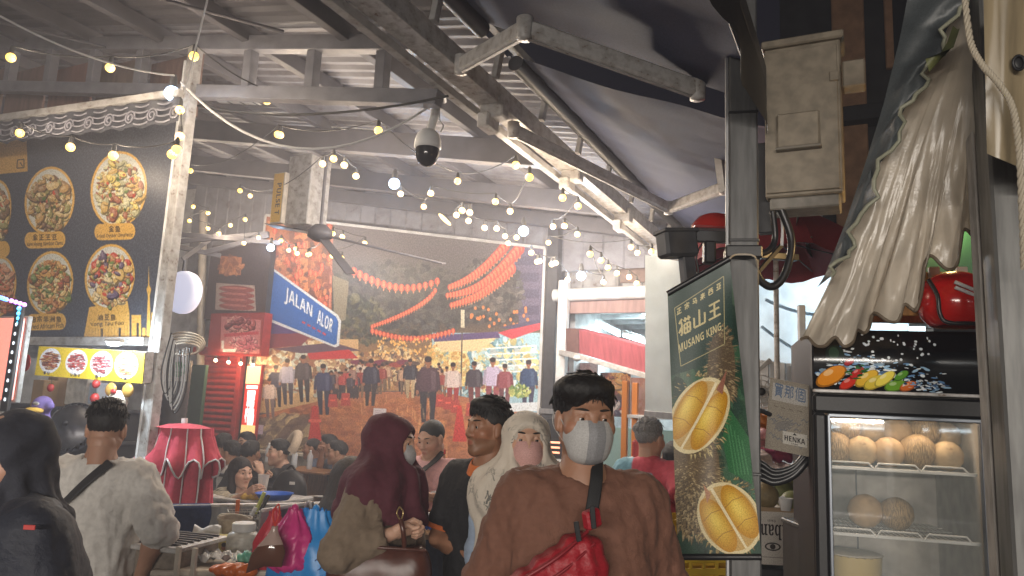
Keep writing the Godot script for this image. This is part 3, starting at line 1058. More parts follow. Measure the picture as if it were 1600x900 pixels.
func build_left_stall():
	var s := 3.40
	var o := G(s, -6.95, 3.68)
	var ax := R * 2.68
	var ay := Vector3.DOWN * 1.66
	var cv := canvas(1056, 664, c8(74, 78, 88), o, ax, ay)
	var goldc := c8(214, 168, 84)
	var ink := c8(70, 56, 40)
	# the gold plate at the left end with its square mark
	cv.poly([V2(-60, 218), V2(42, 214), V2(44, 268), V2(-60, 278)], c8(206, 160, 84))
	cv.path([V2(28, 250), V2(38, 249), V2(38, 262), V2(27, 263), V2(28, 250)], 1.6, ink)
	cv.line(V2(32, 254), V2(36, 260), 1.6, ink)
	var dishes := [
		[186, 296, 44, 60, "oyster", V2(180, 362), 32, "Fried Oyster Omelette", ["gold", "fish"]],
		[78, 314, 39, 54, "clam", V2(71, 375), 32, "Kam Heong Bamboo Clams", ["gold", "zheng", "wang", "bean"]],
		[79, 443, 36, 51, "fish", V2(73, 503), 31, "Fried African Fish", ["oil", "zong", "not", "isle", "fish"]],
		[172, 433, 39, 52, "tofu", V2(168, 500), 30, "Yong Tau Foo", ["oil", "bean", "fish"]],
		[-8, 330, 26, 50, "noodle", V2(-8, 390), 24, "", []], [-2, 448, 28, 48, "shrimp", V2(-6, 508), 24, "", []],
	]
	# the gold skyline with its tall tower
	cv.poly([V2(140, 480), V2(200, 470), V2(203, 490), V2(203, 535), V2(130, 535)], goldc)
	for b in [[206, 492, 221, 535], [223, 512, 228, 535], [237, 488, 241, 535], [241, 480, 246, 535]]: cv.rect(b[0], b[1], b[2], b[3], goldc)
	cv.poly([V2(229, 535), V2(231.5, 462), V2(229.5, 452), V2(232, 446), V2(233, 415), V2(234, 446), V2(237, 452), V2(234.6, 462), V2(236.5, 535)], goldc)
	for x in [158, 186, 214]: cv.rect(x, 505, x + 3.5, 526, c8(62, 60, 62))
	for x in range(140, 202, 5): cv.line(V2(x, 508), V2(x - 1, 535), 0.7, c8(180, 136, 66))
	for d in dishes:
		cv.ell(d[0], d[1], d[2], d[3], goldc, 0.12, 30)
		cv.ell(d[0], d[1], d[2] - 3.5, d[3] - 4, c8(205, 205, 196), 0.12, 30)
		cv.food(d[0], d[1] + 3, d[2] - 3, d[3] - 4, 330, 5.6, pal(d[4]).map(func(c): return c.lightened(0.12)))
		cv.dabs(d[0], d[1], d[2] * 0.6, d[3] * 0.6, 26, 3.0, [c8(90, 120, 50), c8(230, 220, 180), c8(200, 70, 40)])
		var p: Vector2 = d[5]
		var w: float = d[6]
		for q in [-1, 1]: cv.ell(p.x + q * (w - 9), p.y + q * -0.6, 9, 13, goldc, 0, 16)
		cv.poly([V2(p.x - w + 9, p.y - 12), V2(p.x + w - 9, p.y - 13.5), V2(p.x + w - 9, p.y + 12.5), V2(p.x - w + 9, p.y + 13.6)], goldc)
		if d[7]: cv.text(d[7], [V2(p.x - w + 4, p.y + 4.2), V2(p.x + w - 4, p.y + 1.6), V2(p.x + w - 4, p.y + 9.2), V2(p.x - w + 4, p.y + 11.5)], ink, false)
		var gl: Array = d[8]
		for i in gl.size():
			var x0 := p.x - gl.size() * 5.0 + i * 10.0
			cv.glyph(GLYPH[gl[i]], [V2(x0, p.y - 9), V2(x0 + 9, p.y - 9.5), V2(x0 + 9, p.y + 0.5), V2(x0, p.y + 1)], 1.1, ink)
	cv.img.resize(cv.w / 2, cv.h / 2, Image.INTERPOLATE_LANCZOS)
	cv.img.resize(cv.w, cv.h, Image.INTERPOLATE_CUBIC)
	var t := thing("menu_board", "large dark menu board with gold ringed dishes and a gold skyline", "menu board")
	var pm := printed(cv, 0.35)
	part(t, "panel", slab(o, o + ax, o + ax + ay, o + ay, 0.04), M.dark_metal)
	part(t, "printed_face", print_quad(o - D * 0.003, o + ax - D * 0.003, o + ax + ay - D * 0.003, o + ay - D * 0.003), pm)
	part(t, "lower_rail", bar_mesh(G(s - 0.02, -7.0, 1.985), G(s - 0.02, -4.31, 1.985), 0.06, 0.06), M.white_steel)
	part(t, "upper_rail", bar_mesh(G(s - 0.02, -7.0, 3.71), G(s - 0.02, -4.31, 3.71), 0.06, 0.06), M.white_steel)
	# posts
	t = thing("stall_post", "white steel post at the right edge of the menu board", "post", G(s, -4.205, 0), GRID, "stall posts")
	part(t, "shaft", box_mesh(Vector3(0.075, 4.05, 0.075), 0.006, Vector3(0, 2.025, 0)), M.white_steel)
	part(t, "edge_strip", box_mesh(Vector3(0.02, 3.9, 0.02), 0.003, Vector3(-0.05, 2.0, 0.03)), M.white)
	part(t, "base_plate", box_mesh(Vector3(0.18, 0.012, 0.18), 0.002, Vector3(0, 0.006, 0)), M.galv)
	t = thing("stall_post", "white stall post behind the woman in the dark headscarf", "post", G(s + 0.05, -5.98, 0), GRID, "stall posts")
	part(t, "shaft", box_mesh(Vector3(0.085, 1.95, 0.075), 0.006, Vector3(0, 0.975, 0)), M.white_steel)
	part(t, "base_plate", box_mesh(Vector3(0.18, 0.012, 0.18), 0.002, Vector3(0, 0.006, 0)), M.galv)
	# scalloped valance over the board: each scallop a piece with waves and a scroll
	t = thing("scalloped_valance", "dark scalloped valance with pale waves and scroll rings above the menu board", "valance")
	var a := on_s(-45, 192, 3.1)
	var b := on_s(284, 146, 3.1)
	part(t, "rail", bar_mesh(a, b, 0.05, 0.05), M.white_steel)
	var n := 11
	var navy := mat(Color(0.06, 0.065, 0.08), 0.6, "fine", 4.0)
	var pale := mat(Color(0.26, 0.26, 0.3), 0.55)
	for k in n:
		var p0 := a.lerp(b, float(k) / n)
		var p1 := a.lerp(b, float(k + 1) / n)
		var m := Mb.new()
		var rows := []
		for j in 5:
			var row := PackedVector3Array()
			for i in 9:
				var u := i / 8.0
				row.append(p0.lerp(p1, u) + Vector3.DOWN * (0.02 + (0.165 + 0.02 * sin(u * PI)) * j / 4.0) + D * 0.012 * sin(u * TAU))
			rows.append(row)
		m.grid(rows)
		var sc := part(t, "scallop", m.mesh(), navy)
		m = Mb.new()
		for j in 4:
			var pts := PackedVector3Array()
			for i in 9:
				var u := 0.06 + 0.62 * i / 8.0
				pts.append(p0.lerp(p1, u) + Vector3.DOWN * (0.05 + 0.04 * j + 0.014 * sin(u * PI * 1.4)) - D * 0.012)
			m.tube(pts, 0.0055, 5)
		part(sc, "wave", m.mesh(), pale)
		m = Mb.new()
		var pts := PackedVector3Array()
		for i in 26:
			var w := i / 25.0 * TAU * 1.75
			var rr := 0.05 - 0.038 * i / 25.0
			pts.append(p0.lerp(p1, 0.86) + Vector3.DOWN * 0.13 + R * cos(w) * rr + Vector3.UP * sin(w) * rr - D * 0.014)
		m.tube(pts, 0.006, 5)
		part(sc, "scroll", m.mesh(), pale)
	# brown boards that close the gap above the valance
	t = thing("plywood_screen", "brown boards behind the truss struts above the scalloped valance", "screen")
	for k in 8:
		var r := -9.3 + 0.62 * k
		part(t, "board", box_mesh(Vector3(0.55, 0.5, 0.02), 0.004, G(3.62, r + 0.3, 3.86 + (-4.6 - r) * 0.12), GRID), mat(Color(0.16 + 0.03 * (k % 3), 0.11, 0.085), 0.8, "streak", 1.0))
	# inside the stall: lit picture menu, shelves, ornaments
	t = thing("picture_menu", "yellow lit menu strip with four round plates under the menu board", "menu")
	var q := [at(61, 541, 4.95), at(226, 550, 4.72), at(222, 599, 4.72), at(54, 586, 4.95)]
	cv = canvas01(512, 160, c8(226, 196, 48))
	for i in 4:
		var x: float = [0.13, 0.385, 0.62, 0.845][i]
		cv.ell(x, 0.47, 0.105, 0.43, c8(236, 236, 240), 0, 28)
		for k in 1: cv.food(x, 0.47, 0.095, 0.36, 150, 0.022, pal(["skewer", "meat", "raw", "shrimp"][i]))
		for j in [2, 3, 2, 2][i]:
			cv.glyph(GLYPH[["ya", "bean", "fish", "wang", "isle"][(i + j) % 5]], [V2(x - 0.05 + j * 0.035, 0.84), V2(x - 0.018 + j * 0.035, 0.84), V2(x - 0.018 + j * 0.035, 0.96), V2(x - 0.05 + j * 0.035, 0.96)], 0.008, c8(60, 55, 60))
	part(t, "lit_face", print_quad(q[0], q[1], q[2], q[3]), printed(cv, 0.3, 0.18))
	part(t, "light_box", slab(q[0] + D * 0.01, q[1] + D * 0.01, q[2] + D * 0.01, q[3] + D * 0.01, 0.07), M.alu)
	t = thing("spot_lamp", "small bright white lamp under the menu board's lower rail", "lamp", at(178, 537, 4.6))
	part(t, "housing", box_mesh(Vector3(0.1, 0.025, 0.05), 0.005, Vector3(0, 0.02, 0)), M.white)
	part(t, "lamp_bulb", blob_ball(Vector3(0, 0, 0), Vector3(0.045, 0.016, 0.02)), glow(Color(0.85, 0.95, 1), 14.0))
	lamp(t, Vector3(0, 0, 0), Color(0.9, 0.96, 1), 0.5, 0.03)
	# back wall and shelves
	t = thing("stall_kiosk", "white walled food kiosk with dark shelves behind the man in the grey shirt", "kiosk", G(3.5, -6.42, 0), GRID)
	part(t, "back_wall", box_mesh(Vector3(2.1, 2.1, 0.04), 0.0, Vector3(0, 1.05, -0.8)), M.white)
	part(t, "side_wall", box_mesh(Vector3(0.04, 2.1, 0.78), 0.0, Vector3(-1.05, 1.05, -0.4)), M.white)
	part(t, "counter", box_mesh(Vector3(2.0, 0.95, 0.4), 0.01, Vector3(0.3, 0.475, 0.0)), M.steel)
	part(t, "shelf_unit", box_mesh(Vector3(1.5, 0.62, 0.2), 0.005, Vector3(0.3, 1.18, -0.65)), M.black)
	for k in 3: part(t, "shelf", box_mesh(Vector3(1.56, 0.025, 0.26), 0.003, Vector3(0.3, 1.0 + 0.25 * k, -0.63)), M.dark_metal)
	part(t, "ceiling", box_mesh(Vector3(2.1, 0.03, 0.85), 0.0, Vector3(0, 2.115, -0.4)), M.white)
	var boxes := [[70, 615, 5.6, 0.13, 0.2, "brown carton on the kiosk shelf nearest the menu's left end", 0], [92, 612, 5.7, 0.12, 0.22, "tall brown carton on the kiosk shelf beside the smaller one", 0], [128, 612, 5.7, 0.26, 0.2, "white carton on the kiosk shelf below the red ornament", 1], [155, 615, 5.65, 0.1, 0.16, "pale blue tin on the kiosk shelf below the menu strip", 2], [115, 660, 5.5, 0.12, 0.15, "grey packet standing in the kiosk's dark shelf", 3], [128, 658, 5.5, 0.12, 0.12, "small brown box standing in the kiosk's dark shelf", 0]]
	var bc := [mat(Color(0.36, 0.24, 0.13), 0.8, "fine", 6), mat(Color(0.7, 0.68, 0.62), 0.7, "blotch", 3), mat(Color(0.5, 0.6, 0.75), 0.4), mat(Color(0.3, 0.3, 0.32), 0.6)]
	for x in boxes:
		var bx := thing("carton", x[5], "carton", at(x[0], x[1], x[2]) + Vector3.DOWN * x[4] * 0.5, GRID, "packages on the kiosk shelf")
		part(bx, "body", box_mesh(Vector3(x[3], x[4], 0.12), 0.005, Vector3(0, x[4] * 0.5, 0)), bc[x[6]])
		part(bx, "tape", box_mesh(Vector3(x[3] * 0.25, 0.004, 0.122), 0.0, Vector3(0, x[4] + 0.001, 0)), M.cream)
	# dark round wok lid on the counter and a steel hood
	t = thing("wok_lid", "dark round pan lid standing on the kiosk counter", "lid", at(112, 668, 5.2))
	var wl := Mb.new()
	wl.lathe(PackedVector2Array([Vector2(0.001, 0.07), Vector2(0.08, 0.06), Vector2(0.15, 0.025), Vector2(0.18, 0.0), Vector2(0.001, -0.005)]), 24, Transform3D(Basis(Vector3.RIGHT, 1.3), Vector3()))
	part(t, "dome", wl.mesh(), mat(Color(0.12, 0.12, 0.13), 0.3, "blotch", 3, "", 0, 0.6))
	part(t, "knob", blob_ball(Vector3(0, 0.03, 0.09), Vector3(0.02, 0.02, 0.02)), M.black)
	# red paper ornaments
	var orn := [[40, 567, 4.75, 0.052, 0.006, "flat red paper disc hanging at the kiosk's left edge"], [79, 606, 4.9, 0.024, 0.02, "small red ball ornament hanging below the menu strip's left end"], [150, 600, 4.8, 0.026, 0.024, "upper red pepper ornament with green leaves below the menu strip"], [148, 622, 4.8, 0.03, 0.026, "lower red pepper ornament with green leaves above the man's head"], [20, 600, 4.8, 0.03, 0.02, "red ornament hanging behind the dark headscarf"]]
	var leaf := mat(Color(0.05, 0.16, 0.03), 0.6)
	for x in orn:
		var od := thing("red_ornament", x[5], "ornament", at(x[0], x[1], x[2]), GRID, "red ornaments in the kiosk")
		part(od, "body", blob_ball(Vector3(), Vector3(x[3], x[3] * 1.1, x[4])), M.red)
		var lm := Mb.new()
		for k in 5:
			var w := TAU * k / 5
			lm.tri(Vector3(0, x[3] * 1.0, 0), Vector3(cos(w) * 0.02, x[3] * 1.25, sin(w) * 0.02), Vector3(cos(w + 0.7) * 0.014, x[3] * 1.1, sin(w + 0.7) * 0.014))
		part(od, "leaves", lm.mesh(), leaf)
		part(od, "thread", tube_mesh(PackedVector3Array([Vector3(0, x[3], 0), Vector3(0, x[3] + 0.12, 0)]), 0.0015, 4), M.wire)
	# a stuffed toy and a gold eared balloon
	t = thing("plush_toy", "purple and yellow plush duck on the kiosk counter's left end", "plush toy", at(62, 665, 4.8), GRID)
	var bl := Blob.new()
	bl.ell(Vector3(0, 0.13, 0), Vector3(0.065, 0.06, 0.06))
	bl.ell(Vector3(0, 0.02, -0.01), Vector3(0.06, 0.075, 0.05))
	bl.ell(Vector3(0.075, 0.13, 0), Vector3(0.03, 0.03, 0.025), 0.02)
	part(t, "body", blob_mesh(bl, 0.01, Vector3(-0.12, -0.1, -0.1), Vector3(0.14, 0.24, 0.1)), mat(Color(0.22, 0.16, 0.45), 0.8, "fine", 9))
	part(t, "bill", blob_ball(Vector3(0.0, 0.095, 0.05), Vector3(0.075, 0.022, 0.045)), mat(Color(0.7, 0.45, 0.08), 0.7))
	part(t, "eyes", blob_ball(Vector3(0.02, 0.14, 0.056), Vector3(0.03, 0.012, 0.01)), M.white)
	t = thing("eared_balloon", "gold and cream balloon with two round lobes above the man's hair", "balloon", at(186, 612, 4.75), GRID)
	part(t, "body", blob_ball(Vector3(0, -0.06, 0), Vector3(0.075, 0.07, 0.05)), M.cream)
	for e in [-1, 1]: part(t, "lobe", blob_ball(Vector3(0.08 * e, 0.01, 0), Vector3(0.05, 0.045, 0.02)), mat(Color(0.5, 0.3, 0.07), 0.3))
	part(t, "bow", blob_ball(Vector3(0, 0.0, 0.04), Vector3(0.024, 0.018, 0.014)), M.red)
	# far left: a glowing red sign and strips of coloured LEDs
	t = thing("lit_sign", "glowing orange red stall sign at the far left edge", "sign", at(8, 560, 4.6), GRID)
	part(t, "lit_face", box_mesh(Vector3(0.26, 0.5, 0.02), 0.004), glow(Color(1.0, 0.36, 0.2), 0.7))
	part(t, "frame", box_mesh(Vector3(0.29, 0.53, 0.03), 0.004, Vector3(0, 0, -0.03)), M.white_steel)
	var leds := [[Color(0.2, 0.75, 1), "cyan LED strip on the stall's left post"], [Color(0.8, 0.4, 1), "violet LED strip under the menu board's left end"], [Color(0.2, 0.5, 1), "blue LED strip beside the glowing red sign"]]
	var lpos := [[V2(30, 482), V2(29, 505)], [V2(18, 470), V2(38, 476)], [V2(-2, 464), V2(10, 468)]]
	for k in 3:
		t = thing("led_strip", leds[k][1], "light strip", Vector3.ZERO, Basis(), "coloured light strips on the left stall")
		var e0: Vector2 = lpos[k][0]
		var e1: Vector2 = lpos[k][1]
		part(t, "backing", bar_mesh(at(e0.x, e0.y, 4.45), at(e1.x, e1.y, 4.45), 0.02, 0.02), M.dark_metal)
		for j in 4:
			var pp := e0.lerp(e1, j / 3.0)
			part(t, "led_lamp", blob_ball(at(pp.x, pp.y, 4.43), Vector3(0.013, 0.013, 0.013), 8), glow(leds[k][0], 3.0))
	t = thing("led_strip_lights", "dark upright panel of small white LEDs on the stall's left post", "light panel", at(20, 560, 4.4), GRID)
	part(t, "backing", box_mesh(Vector3(0.07, 0.62, 0.02), 0.003), M.dark_metal)
	for k in 9: part(t, "led_lamp", blob_ball(Vector3(0.005, 0.2 - 0.055 * k, 0.013), Vector3(0.007, 0.011, 0.005), 8), glow(Color(0.9, 0.95, 1), 1.2))
	# bundle of grey cables on the post
	for k in 7:
		var x := 262.0 + k * 3.2
		var cb := part(self, "cable", tube_mesh(curve([at(268 + k, 520 + 3 * k, 4.35), at(x - 10, 580, 4.3), at(x - 4 - k, 615 + 5 * k, 4.28), at(x + 8, 590 + 4 * k, 4.3), at(x + 4 + 2 * k, 548 - k, 4.33)], 22), 0.0042, 6), M.wire_white if k % 3 else M.dark_metal)
		tag(cb, ["outermost left", "second from left", "third from left", "middle", "third from right", "second from right", "outermost right"][k] + " grey cable of the looped bundle beside the menu board's post", "cable", "cables bundled on the stall post")
	var coil := Mb.new()
	for k in 5:
		var pts := []
		for i in 17:
			var w := TAU * i / 16.0
			pts.append(at(288 + cos(w) * (24 + 2 * k), 545 + sin(w) * (9 + 2.2 * k) - 2 * k, 5.2 + 0.03 * k))
		coil.tube(curve(pts, 32), 0.007, 6, false)
	tag(part(self, "cable_coil", coil.mesh(), M.cream), "thick coil of pale cables tied behind the menu board's post", "cable coil")

func blob_ball(p: Vector3, r: Vector3, segs := 16) -> ArrayMesh:
	var m := Mb.new()
	m.ball(p, r, segs)
	return m.mesh()

# ---------------------------------------------------------------- the far side: shopfronts, the printed street picture, the stall right of it
func figure_print(cv: Cv, x: float, foot: float, h: float, top: Color, legs: Color, w := 1.0):
	var u := h / 8.0
	var skin := c8(150, 95, 65)
	var lean := cv.rg.randf_range(-0.25, 0.25) * u
	for k in [-1, 1]:
		cv.poly([V2(x + k * 0.1 * u, foot - 4.1 * u), V2(x + k * 1.0 * u * w, foot - 4.1 * u), V2(x + k * 0.75 * u + lean, foot), V2(x + k * 0.25 * u + lean, foot)], legs.darkened(0.1 if k < 0 else 0.0))
	cv.poly([V2(x - 0.75 * u * w, foot - 6.6 * u), V2(x + 0.75 * u * w, foot - 6.6 * u), V2(x + 1.1 * u * w, foot - 6.1 * u), V2(x + 0.95 * u * w, foot - 3.7 * u), V2(x - 0.95 * u * w, foot - 3.7 * u), V2(x - 1.1 * u * w, foot - 6.1 * u)], top)
	cv.poly([V2(x + 0.3 * u * w, foot - 6.3 * u), V2(x + 0.9 * u * w, foot - 6.0 * u), V2(x + 0.8 * u * w, foot - 3.9 * u), V2(x + 0.4 * u * w, foot - 3.9 * u)], top.lightened(0.12))
	for k in [-1, 1]: cv.line(V2(x + k * 1.05 * u * w, foot - 6.1 * u), V2(x + k * 1.25 * u * w, foot - 3.9 * u), 0.42 * u, top.darkened(0.15))
	for k in [-1, 1]: cv.ell(x + k * 1.25 * u * w, foot - 3.6 * u, 0.2 * u, 0.3 * u, skin)
	cv.rect(x - 0.2 * u, foot - 7.0 * u, x + 0.2 * u, foot - 6.5 * u, skin)
	cv.ell(x, foot - 7.35 * u, 0.42 * u, 0.55 * u, skin)
	cv.ell(x, foot - 7.6 * u, 0.45 * u, 0.38 * u, c8(40, 30, 30))

func lantern_print(cv: Cv, x: float, y: float, s: float):
	cv.ell(x, y, s, s * 1.35, c8(196, 66, 48), 0, 10)
	cv.ell(x, y, s * 0.5, s * 1.2, c8(226, 120, 80), 0, 8)
	cv.line(V2(x, y + s * 1.3), V2(x, y + s * 2.0), s * 0.4, c8(205, 130, 80))

func mural_print(o: Vector3, ax: Vector3, ay: Vector3) -> Cv:
	var cv := canvas(1320, 1000, c8(92, 86, 88), o, ax, ay)
	var g := cv.rg
	# sky to street, softly
	for i in 70:
		var y := 330.0 + i * 4.0
		var c := c8(112, 104, 104).lerp(c8(64, 58, 56), clampf((y - 330) / 150, 0, 1))
		if y > 500: c = c8(70, 62, 56).lerp(c8(176, 128, 76), clampf((y - 500) / 70, 0, 1))
		cv.rect(400, y, 860, y + 4.5, c)
	cv.dabs(620, 470, 130, 60, 900, 6, [c8(52, 50, 50), c8(66, 66, 60), c8(44, 44, 46), c8(84, 80, 72)], 0.7)
	cv.dabs(560, 500, 40, 40, 300, 5, [c8(60, 66, 54), c8(96, 92, 66), c8(46, 48, 44)], 0.8)
	# left buildings with red lanterns
	cv.poly([V2(412, 335), V2(520, 350), V2(518, 500), V2(412, 520)], c8(150, 84, 52))
	for k in 6: cv.rect(418 + k * 17, 345, 430 + k * 17, 480, [c8(196, 118, 70), c8(168, 96, 62), c8(120, 66, 48)][k % 3])
	cv.line(V2(519, 372), V2(515, 480), 3, c8(188, 110, 90))
	cv.dabs(470, 430, 50, 70, 260, 5, [c8(182, 76, 50), c8(120, 60, 50), c8(206, 130, 80), c8(90, 56, 52)], 0.8)
	for k in 46: lantern_print(cv, g.randf_range(425, 515), g.randf_range(350, 480), g.randf_range(2.6, 4.6))
	cv.poly([V2(520, 430), V2(545, 440), V2(540, 500), V2(522, 505)], c8(120, 112, 92))
	# right buildings and tree
	cv.poly([V2(800, 385), V2(850, 390), V2(850, 510), V2(812, 512)], c8(86, 78, 100))
	for k in 4: cv.rect(806, 400 + 26 * k, 842, 414 + 26 * k, c8(66, 60, 82))
	cv.dabs(765, 455, 52, 52, 700, 5, [c8(48, 46, 46), c8(70, 64, 60), c8(60, 60, 56), c8(100, 92, 84)], 0.85)
	cv.rect(720, 484, 726, 512, c8(206, 196, 170))
	for k in 26: cv.ell(g.randf_range(735, 830), g.randf_range(480, 510), 2.2, 3, c8(214, 120, 56))
	# stall rows: warm on the left, cold bright on the right
	cv.rect(405, 530, 560, 645, c8(196, 158, 108))
	cv.dabs(480, 575, 78, 42, 900, 6, [c8(226, 190, 130), c8(170, 120, 80), c8(238, 214, 170), c8(150, 92, 62), c8(190, 200, 190)], 0.85)
	cv.rect(675, 520, 850, 650, c8(150, 186, 200))
	cv.dabs(765, 575, 84, 48, 1100, 6, [c8(190, 222, 232), c8(120, 176, 196), c8(228, 238, 236), c8(206, 190, 120), c8(96, 140, 160), c8(226, 206, 130)], 0.85)
	cv.dabs(700, 570, 34, 38, 300, 5, [c8(238, 204, 120), c8(206, 156, 80), c8(246, 226, 170)], 0.85)
	for k in 5: cv.line(V2(758 + 4 * k, 545 + 9 * k), V2(838, 540 + 10 * k), 2.2, c8(236, 246, 250))
	cv.dabs(610, 575, 60, 34, 600, 4, [c8(226, 180, 110), c8(160, 110, 74), c8(240, 214, 160), c8(96, 80, 74)], 0.85)
	# wet orange road
	cv.poly([V2(400, 650), V2(560, 612), V2(690, 612), V2(860, 650), V2(860, 740), V2(400, 740)], c8(176, 108, 72))
	cv.dabs(620, 668, 210, 44, 1400, 6, [c8(200, 112, 58), c8(164, 84, 46), c8(216, 138, 76), c8(140, 72, 44), c8(210, 130, 74)], 0.35, 0.1)
	cv.dabs(440, 680, 60, 30, 420, 9, [c8(176, 150, 110), c8(120, 96, 84), c8(90, 70, 66), c8(206, 180, 130)], 0.6, -0.6)
	cv.poly([V2(400, 712), V2(700, 712), V2(700, 740), V2(400, 740)], c8(184, 98, 54))
	cv.poly([V2(455, 655), V2(500, 640), V2(440, 712), V2(405, 712)], c8(86, 62, 58, 150))
	# awnings and parasols
	for q in [[412, 520, 500, 514, 470, 540, 412, 545, 120, 50, 60], [425, 545, 520, 535, 565, 548, 470, 552, 90, 66, 80], [480, 552, 545, 546, 560, 560, 484, 562, 190, 44, 44], [412, 500, 470, 505, 500, 520, 412, 522, 76, 56, 110]]:
		cv.poly([V2(q[0], q[1]), V2(q[2], q[3]), V2(q[4], q[5]), V2(q[6], q[7])], c8(q[8], q[9], q[10]))
	cv.poly([V2(678, 524), V2(778, 518), V2(782, 528), V2(678, 534)], c8(84, 64, 110))
	cv.poly([V2(680, 534), V2(776, 528), V2(750, 548), V2(690, 550)], c8(226, 200, 150))
	cv.poly([V2(778, 520), V2(824, 506), V2(846, 502), V2(846, 514), V2(800, 530)], c8(188, 60, 70))
	cv.poly([V2(778, 512), V2(846, 498), V2(846, 504), V2(800, 514)], c8(70, 64, 90))
	cv.line(V2(722, 520), V2(720, 620), 2, c8(80, 70, 66))
	for k in 8: cv.ell(560 + 12 * k, 566 + (k % 3) * 2, 13, 4, [c8(120, 50, 70), c8(90, 70, 60), c8(150, 60, 50)][k % 3])
	# lantern strings
	for k in 15: lantern_print(cv, 553 + k * 9.3, 424 + 26 * sin(k / 14.0 * PI * 0.8), 5.2 - 0.06 * k)
	for k in 24: lantern_print(cv, 812 - k * 4.9, 388 + k * 3.2 + 18 * sin(k / 23.0 * PI), 8.0 - 0.2 * k)
	for k in 20: lantern_print(cv, 790 - k * 4.6, 384 + k * 3.4 + 10 * sin(k / 19.0 * PI), 7.0 - 0.18 * k)
	for k in 22: lantern_print(cv, 800 - k * 4.5, 420 + k * 2.7 + 10 * sin(k / 21.0 * PI), 6.6 - 0.15 * k)
	for k in 26: lantern_print(cv, 684 - k * 4.1, 440 + 70 * sqrt(k / 25.0)  , 3.3 - 0.03 * k)
	for k in 22: lantern_print(cv, 582 + k * 6.0, 517 + 12 * sin(k / 21.0 * PI), 3.4)
	for k in 60: cv.ell(590 + g.randf() * 90, 528 + g.randf() * 26, 1.6, 2.1, c8(232, 176, 90))
	# people of the printed crowd
	for k in 26: figure_print(cv, g.randf_range(560, 700), g.randf_range(608, 622), g.randf_range(36, 48), [c8(206, 190, 176), c8(150, 60, 50), c8(66, 60, 70), c8(190, 150, 120)][k % 4], [c8(50, 46, 52), c8(120, 96, 76)][k % 2])
	for k in 16: figure_print(cv, g.randf_range(500, 560), g.randf_range(612, 626), g.randf_range(38, 44), [c8(176, 60, 56), c8(150, 110, 96), c8(70, 60, 70)][k % 3], c8(60, 50, 54))
	for f in [[431, 636, 66, c8(60, 58, 80), c8(46, 44, 56)], [449, 632, 72, c8(170, 166, 190), c8(70, 64, 76)], [474, 628, 74, c8(70, 58, 64), c8(50, 46, 52)], [505, 648, 80, c8(52, 56, 92), c8(46, 46, 66)], [580, 634, 74, c8(50, 48, 66), c8(58, 50, 52)], [641, 622, 62, c8(48, 46, 58), c8(196, 170, 130)], [669, 660, 104, c8(76, 50, 60), c8(44, 40, 48)], [708, 640, 74, c8(216, 196, 190), c8(160, 52, 52)], [741, 640, 76, c8(60, 52, 62), c8(120, 56, 56)], [770, 642, 84, c8(190, 176, 206), c8(150, 70, 80)], [789, 640, 72, c8(140, 66, 76), c8(110, 56, 64)], [826, 640, 78, c8(40, 62, 100), c8(60, 60, 86)], [421, 652, 62, c8(196, 176, 170), c8(120, 100, 100)]]:
		figure_print(cv, f[0], f[1], f[2], f[3], f[4], 1.05)
	# stools, tables and cones
	for f in [[520, 636], [540, 634], [492, 655], [700, 640], [712, 645], [735, 650], [688, 636]]:
		cv.poly([V2(f[0] - 6, f[1] - 20), V2(f[0] + 6, f[1] - 20), V2(f[0] + 8, f[1]), V2(f[0] - 8, f[1])], c8(176, 62, 50))
		cv.rect(f[0] - 4, f[1] - 12, f[0] + 4, f[1] - 9, c8(226, 90, 70))
	for x in [492.0, 718.0]: cv.poly([V2(x - 3, 634), V2(x + 3, 634), V2(x + 11, 690), V2(x - 11, 690)], c8(196, 48, 40))
	cv.rect(482, 655, 502, 660, c8(226, 96, 76))
	cv.poly([V2(790, 630), V2(848, 628), V2(848, 642), V2(790, 644)], c8(206, 214, 220))
	cv.dabs(812, 610, 16, 10, 60, 4, [c8(96, 130, 60), c8(190, 196, 110)])
	for k in 40:
		var q := V2(g.randf_range(560, 700), g.randf_range(615, 700))
		cv.line(q, q + V2(g.randf_range(-2, 2), g.randf_range(6, 22)), g.randf_range(1.5, 4), c8(244, 190, 120, 90))
	cv.img.resize(cv.w * 2 / 5, cv.h * 2 / 5, Image.INTERPOLATE_LANCZOS)
	cv.img.resize(cv.w, cv.h, Image.INTERPOLATE_CUBIC)
	cv.img.adjust_bcs(1.15, 0.93, 0.98)
	# the blue street sign in the picture
	cv.poly([V2(405, 408), V2(413, 409), V2(528, 492), V2(533, 502), V2(530, 540), V2(524, 543), V2(405, 496)], c8(222, 226, 230))
	cv.poly([V2(405, 412), V2(413, 413), V2(525, 495), V2(529, 503), V2(526, 537), V2(522, 539), V2(405, 491)], c8(44, 104, 186))
	cv.text("JALAN", [V2(446, 447), V2(488.5, 477), V2(487, 500.5), V2(444, 474)], c8(240, 242, 244))
	cv.text("ALOR", [V2(497, 483), V2(521, 500), V2(518, 519.5), V2(495, 505)], c8(240, 242, 244))
	for k in 5: cv.line(V2(472 + k * 8, 503 + k * 4.2), V2(477 + k * 8, 505 + k * 4.6), 3.0, c8(200, 60, 80))
	return cv

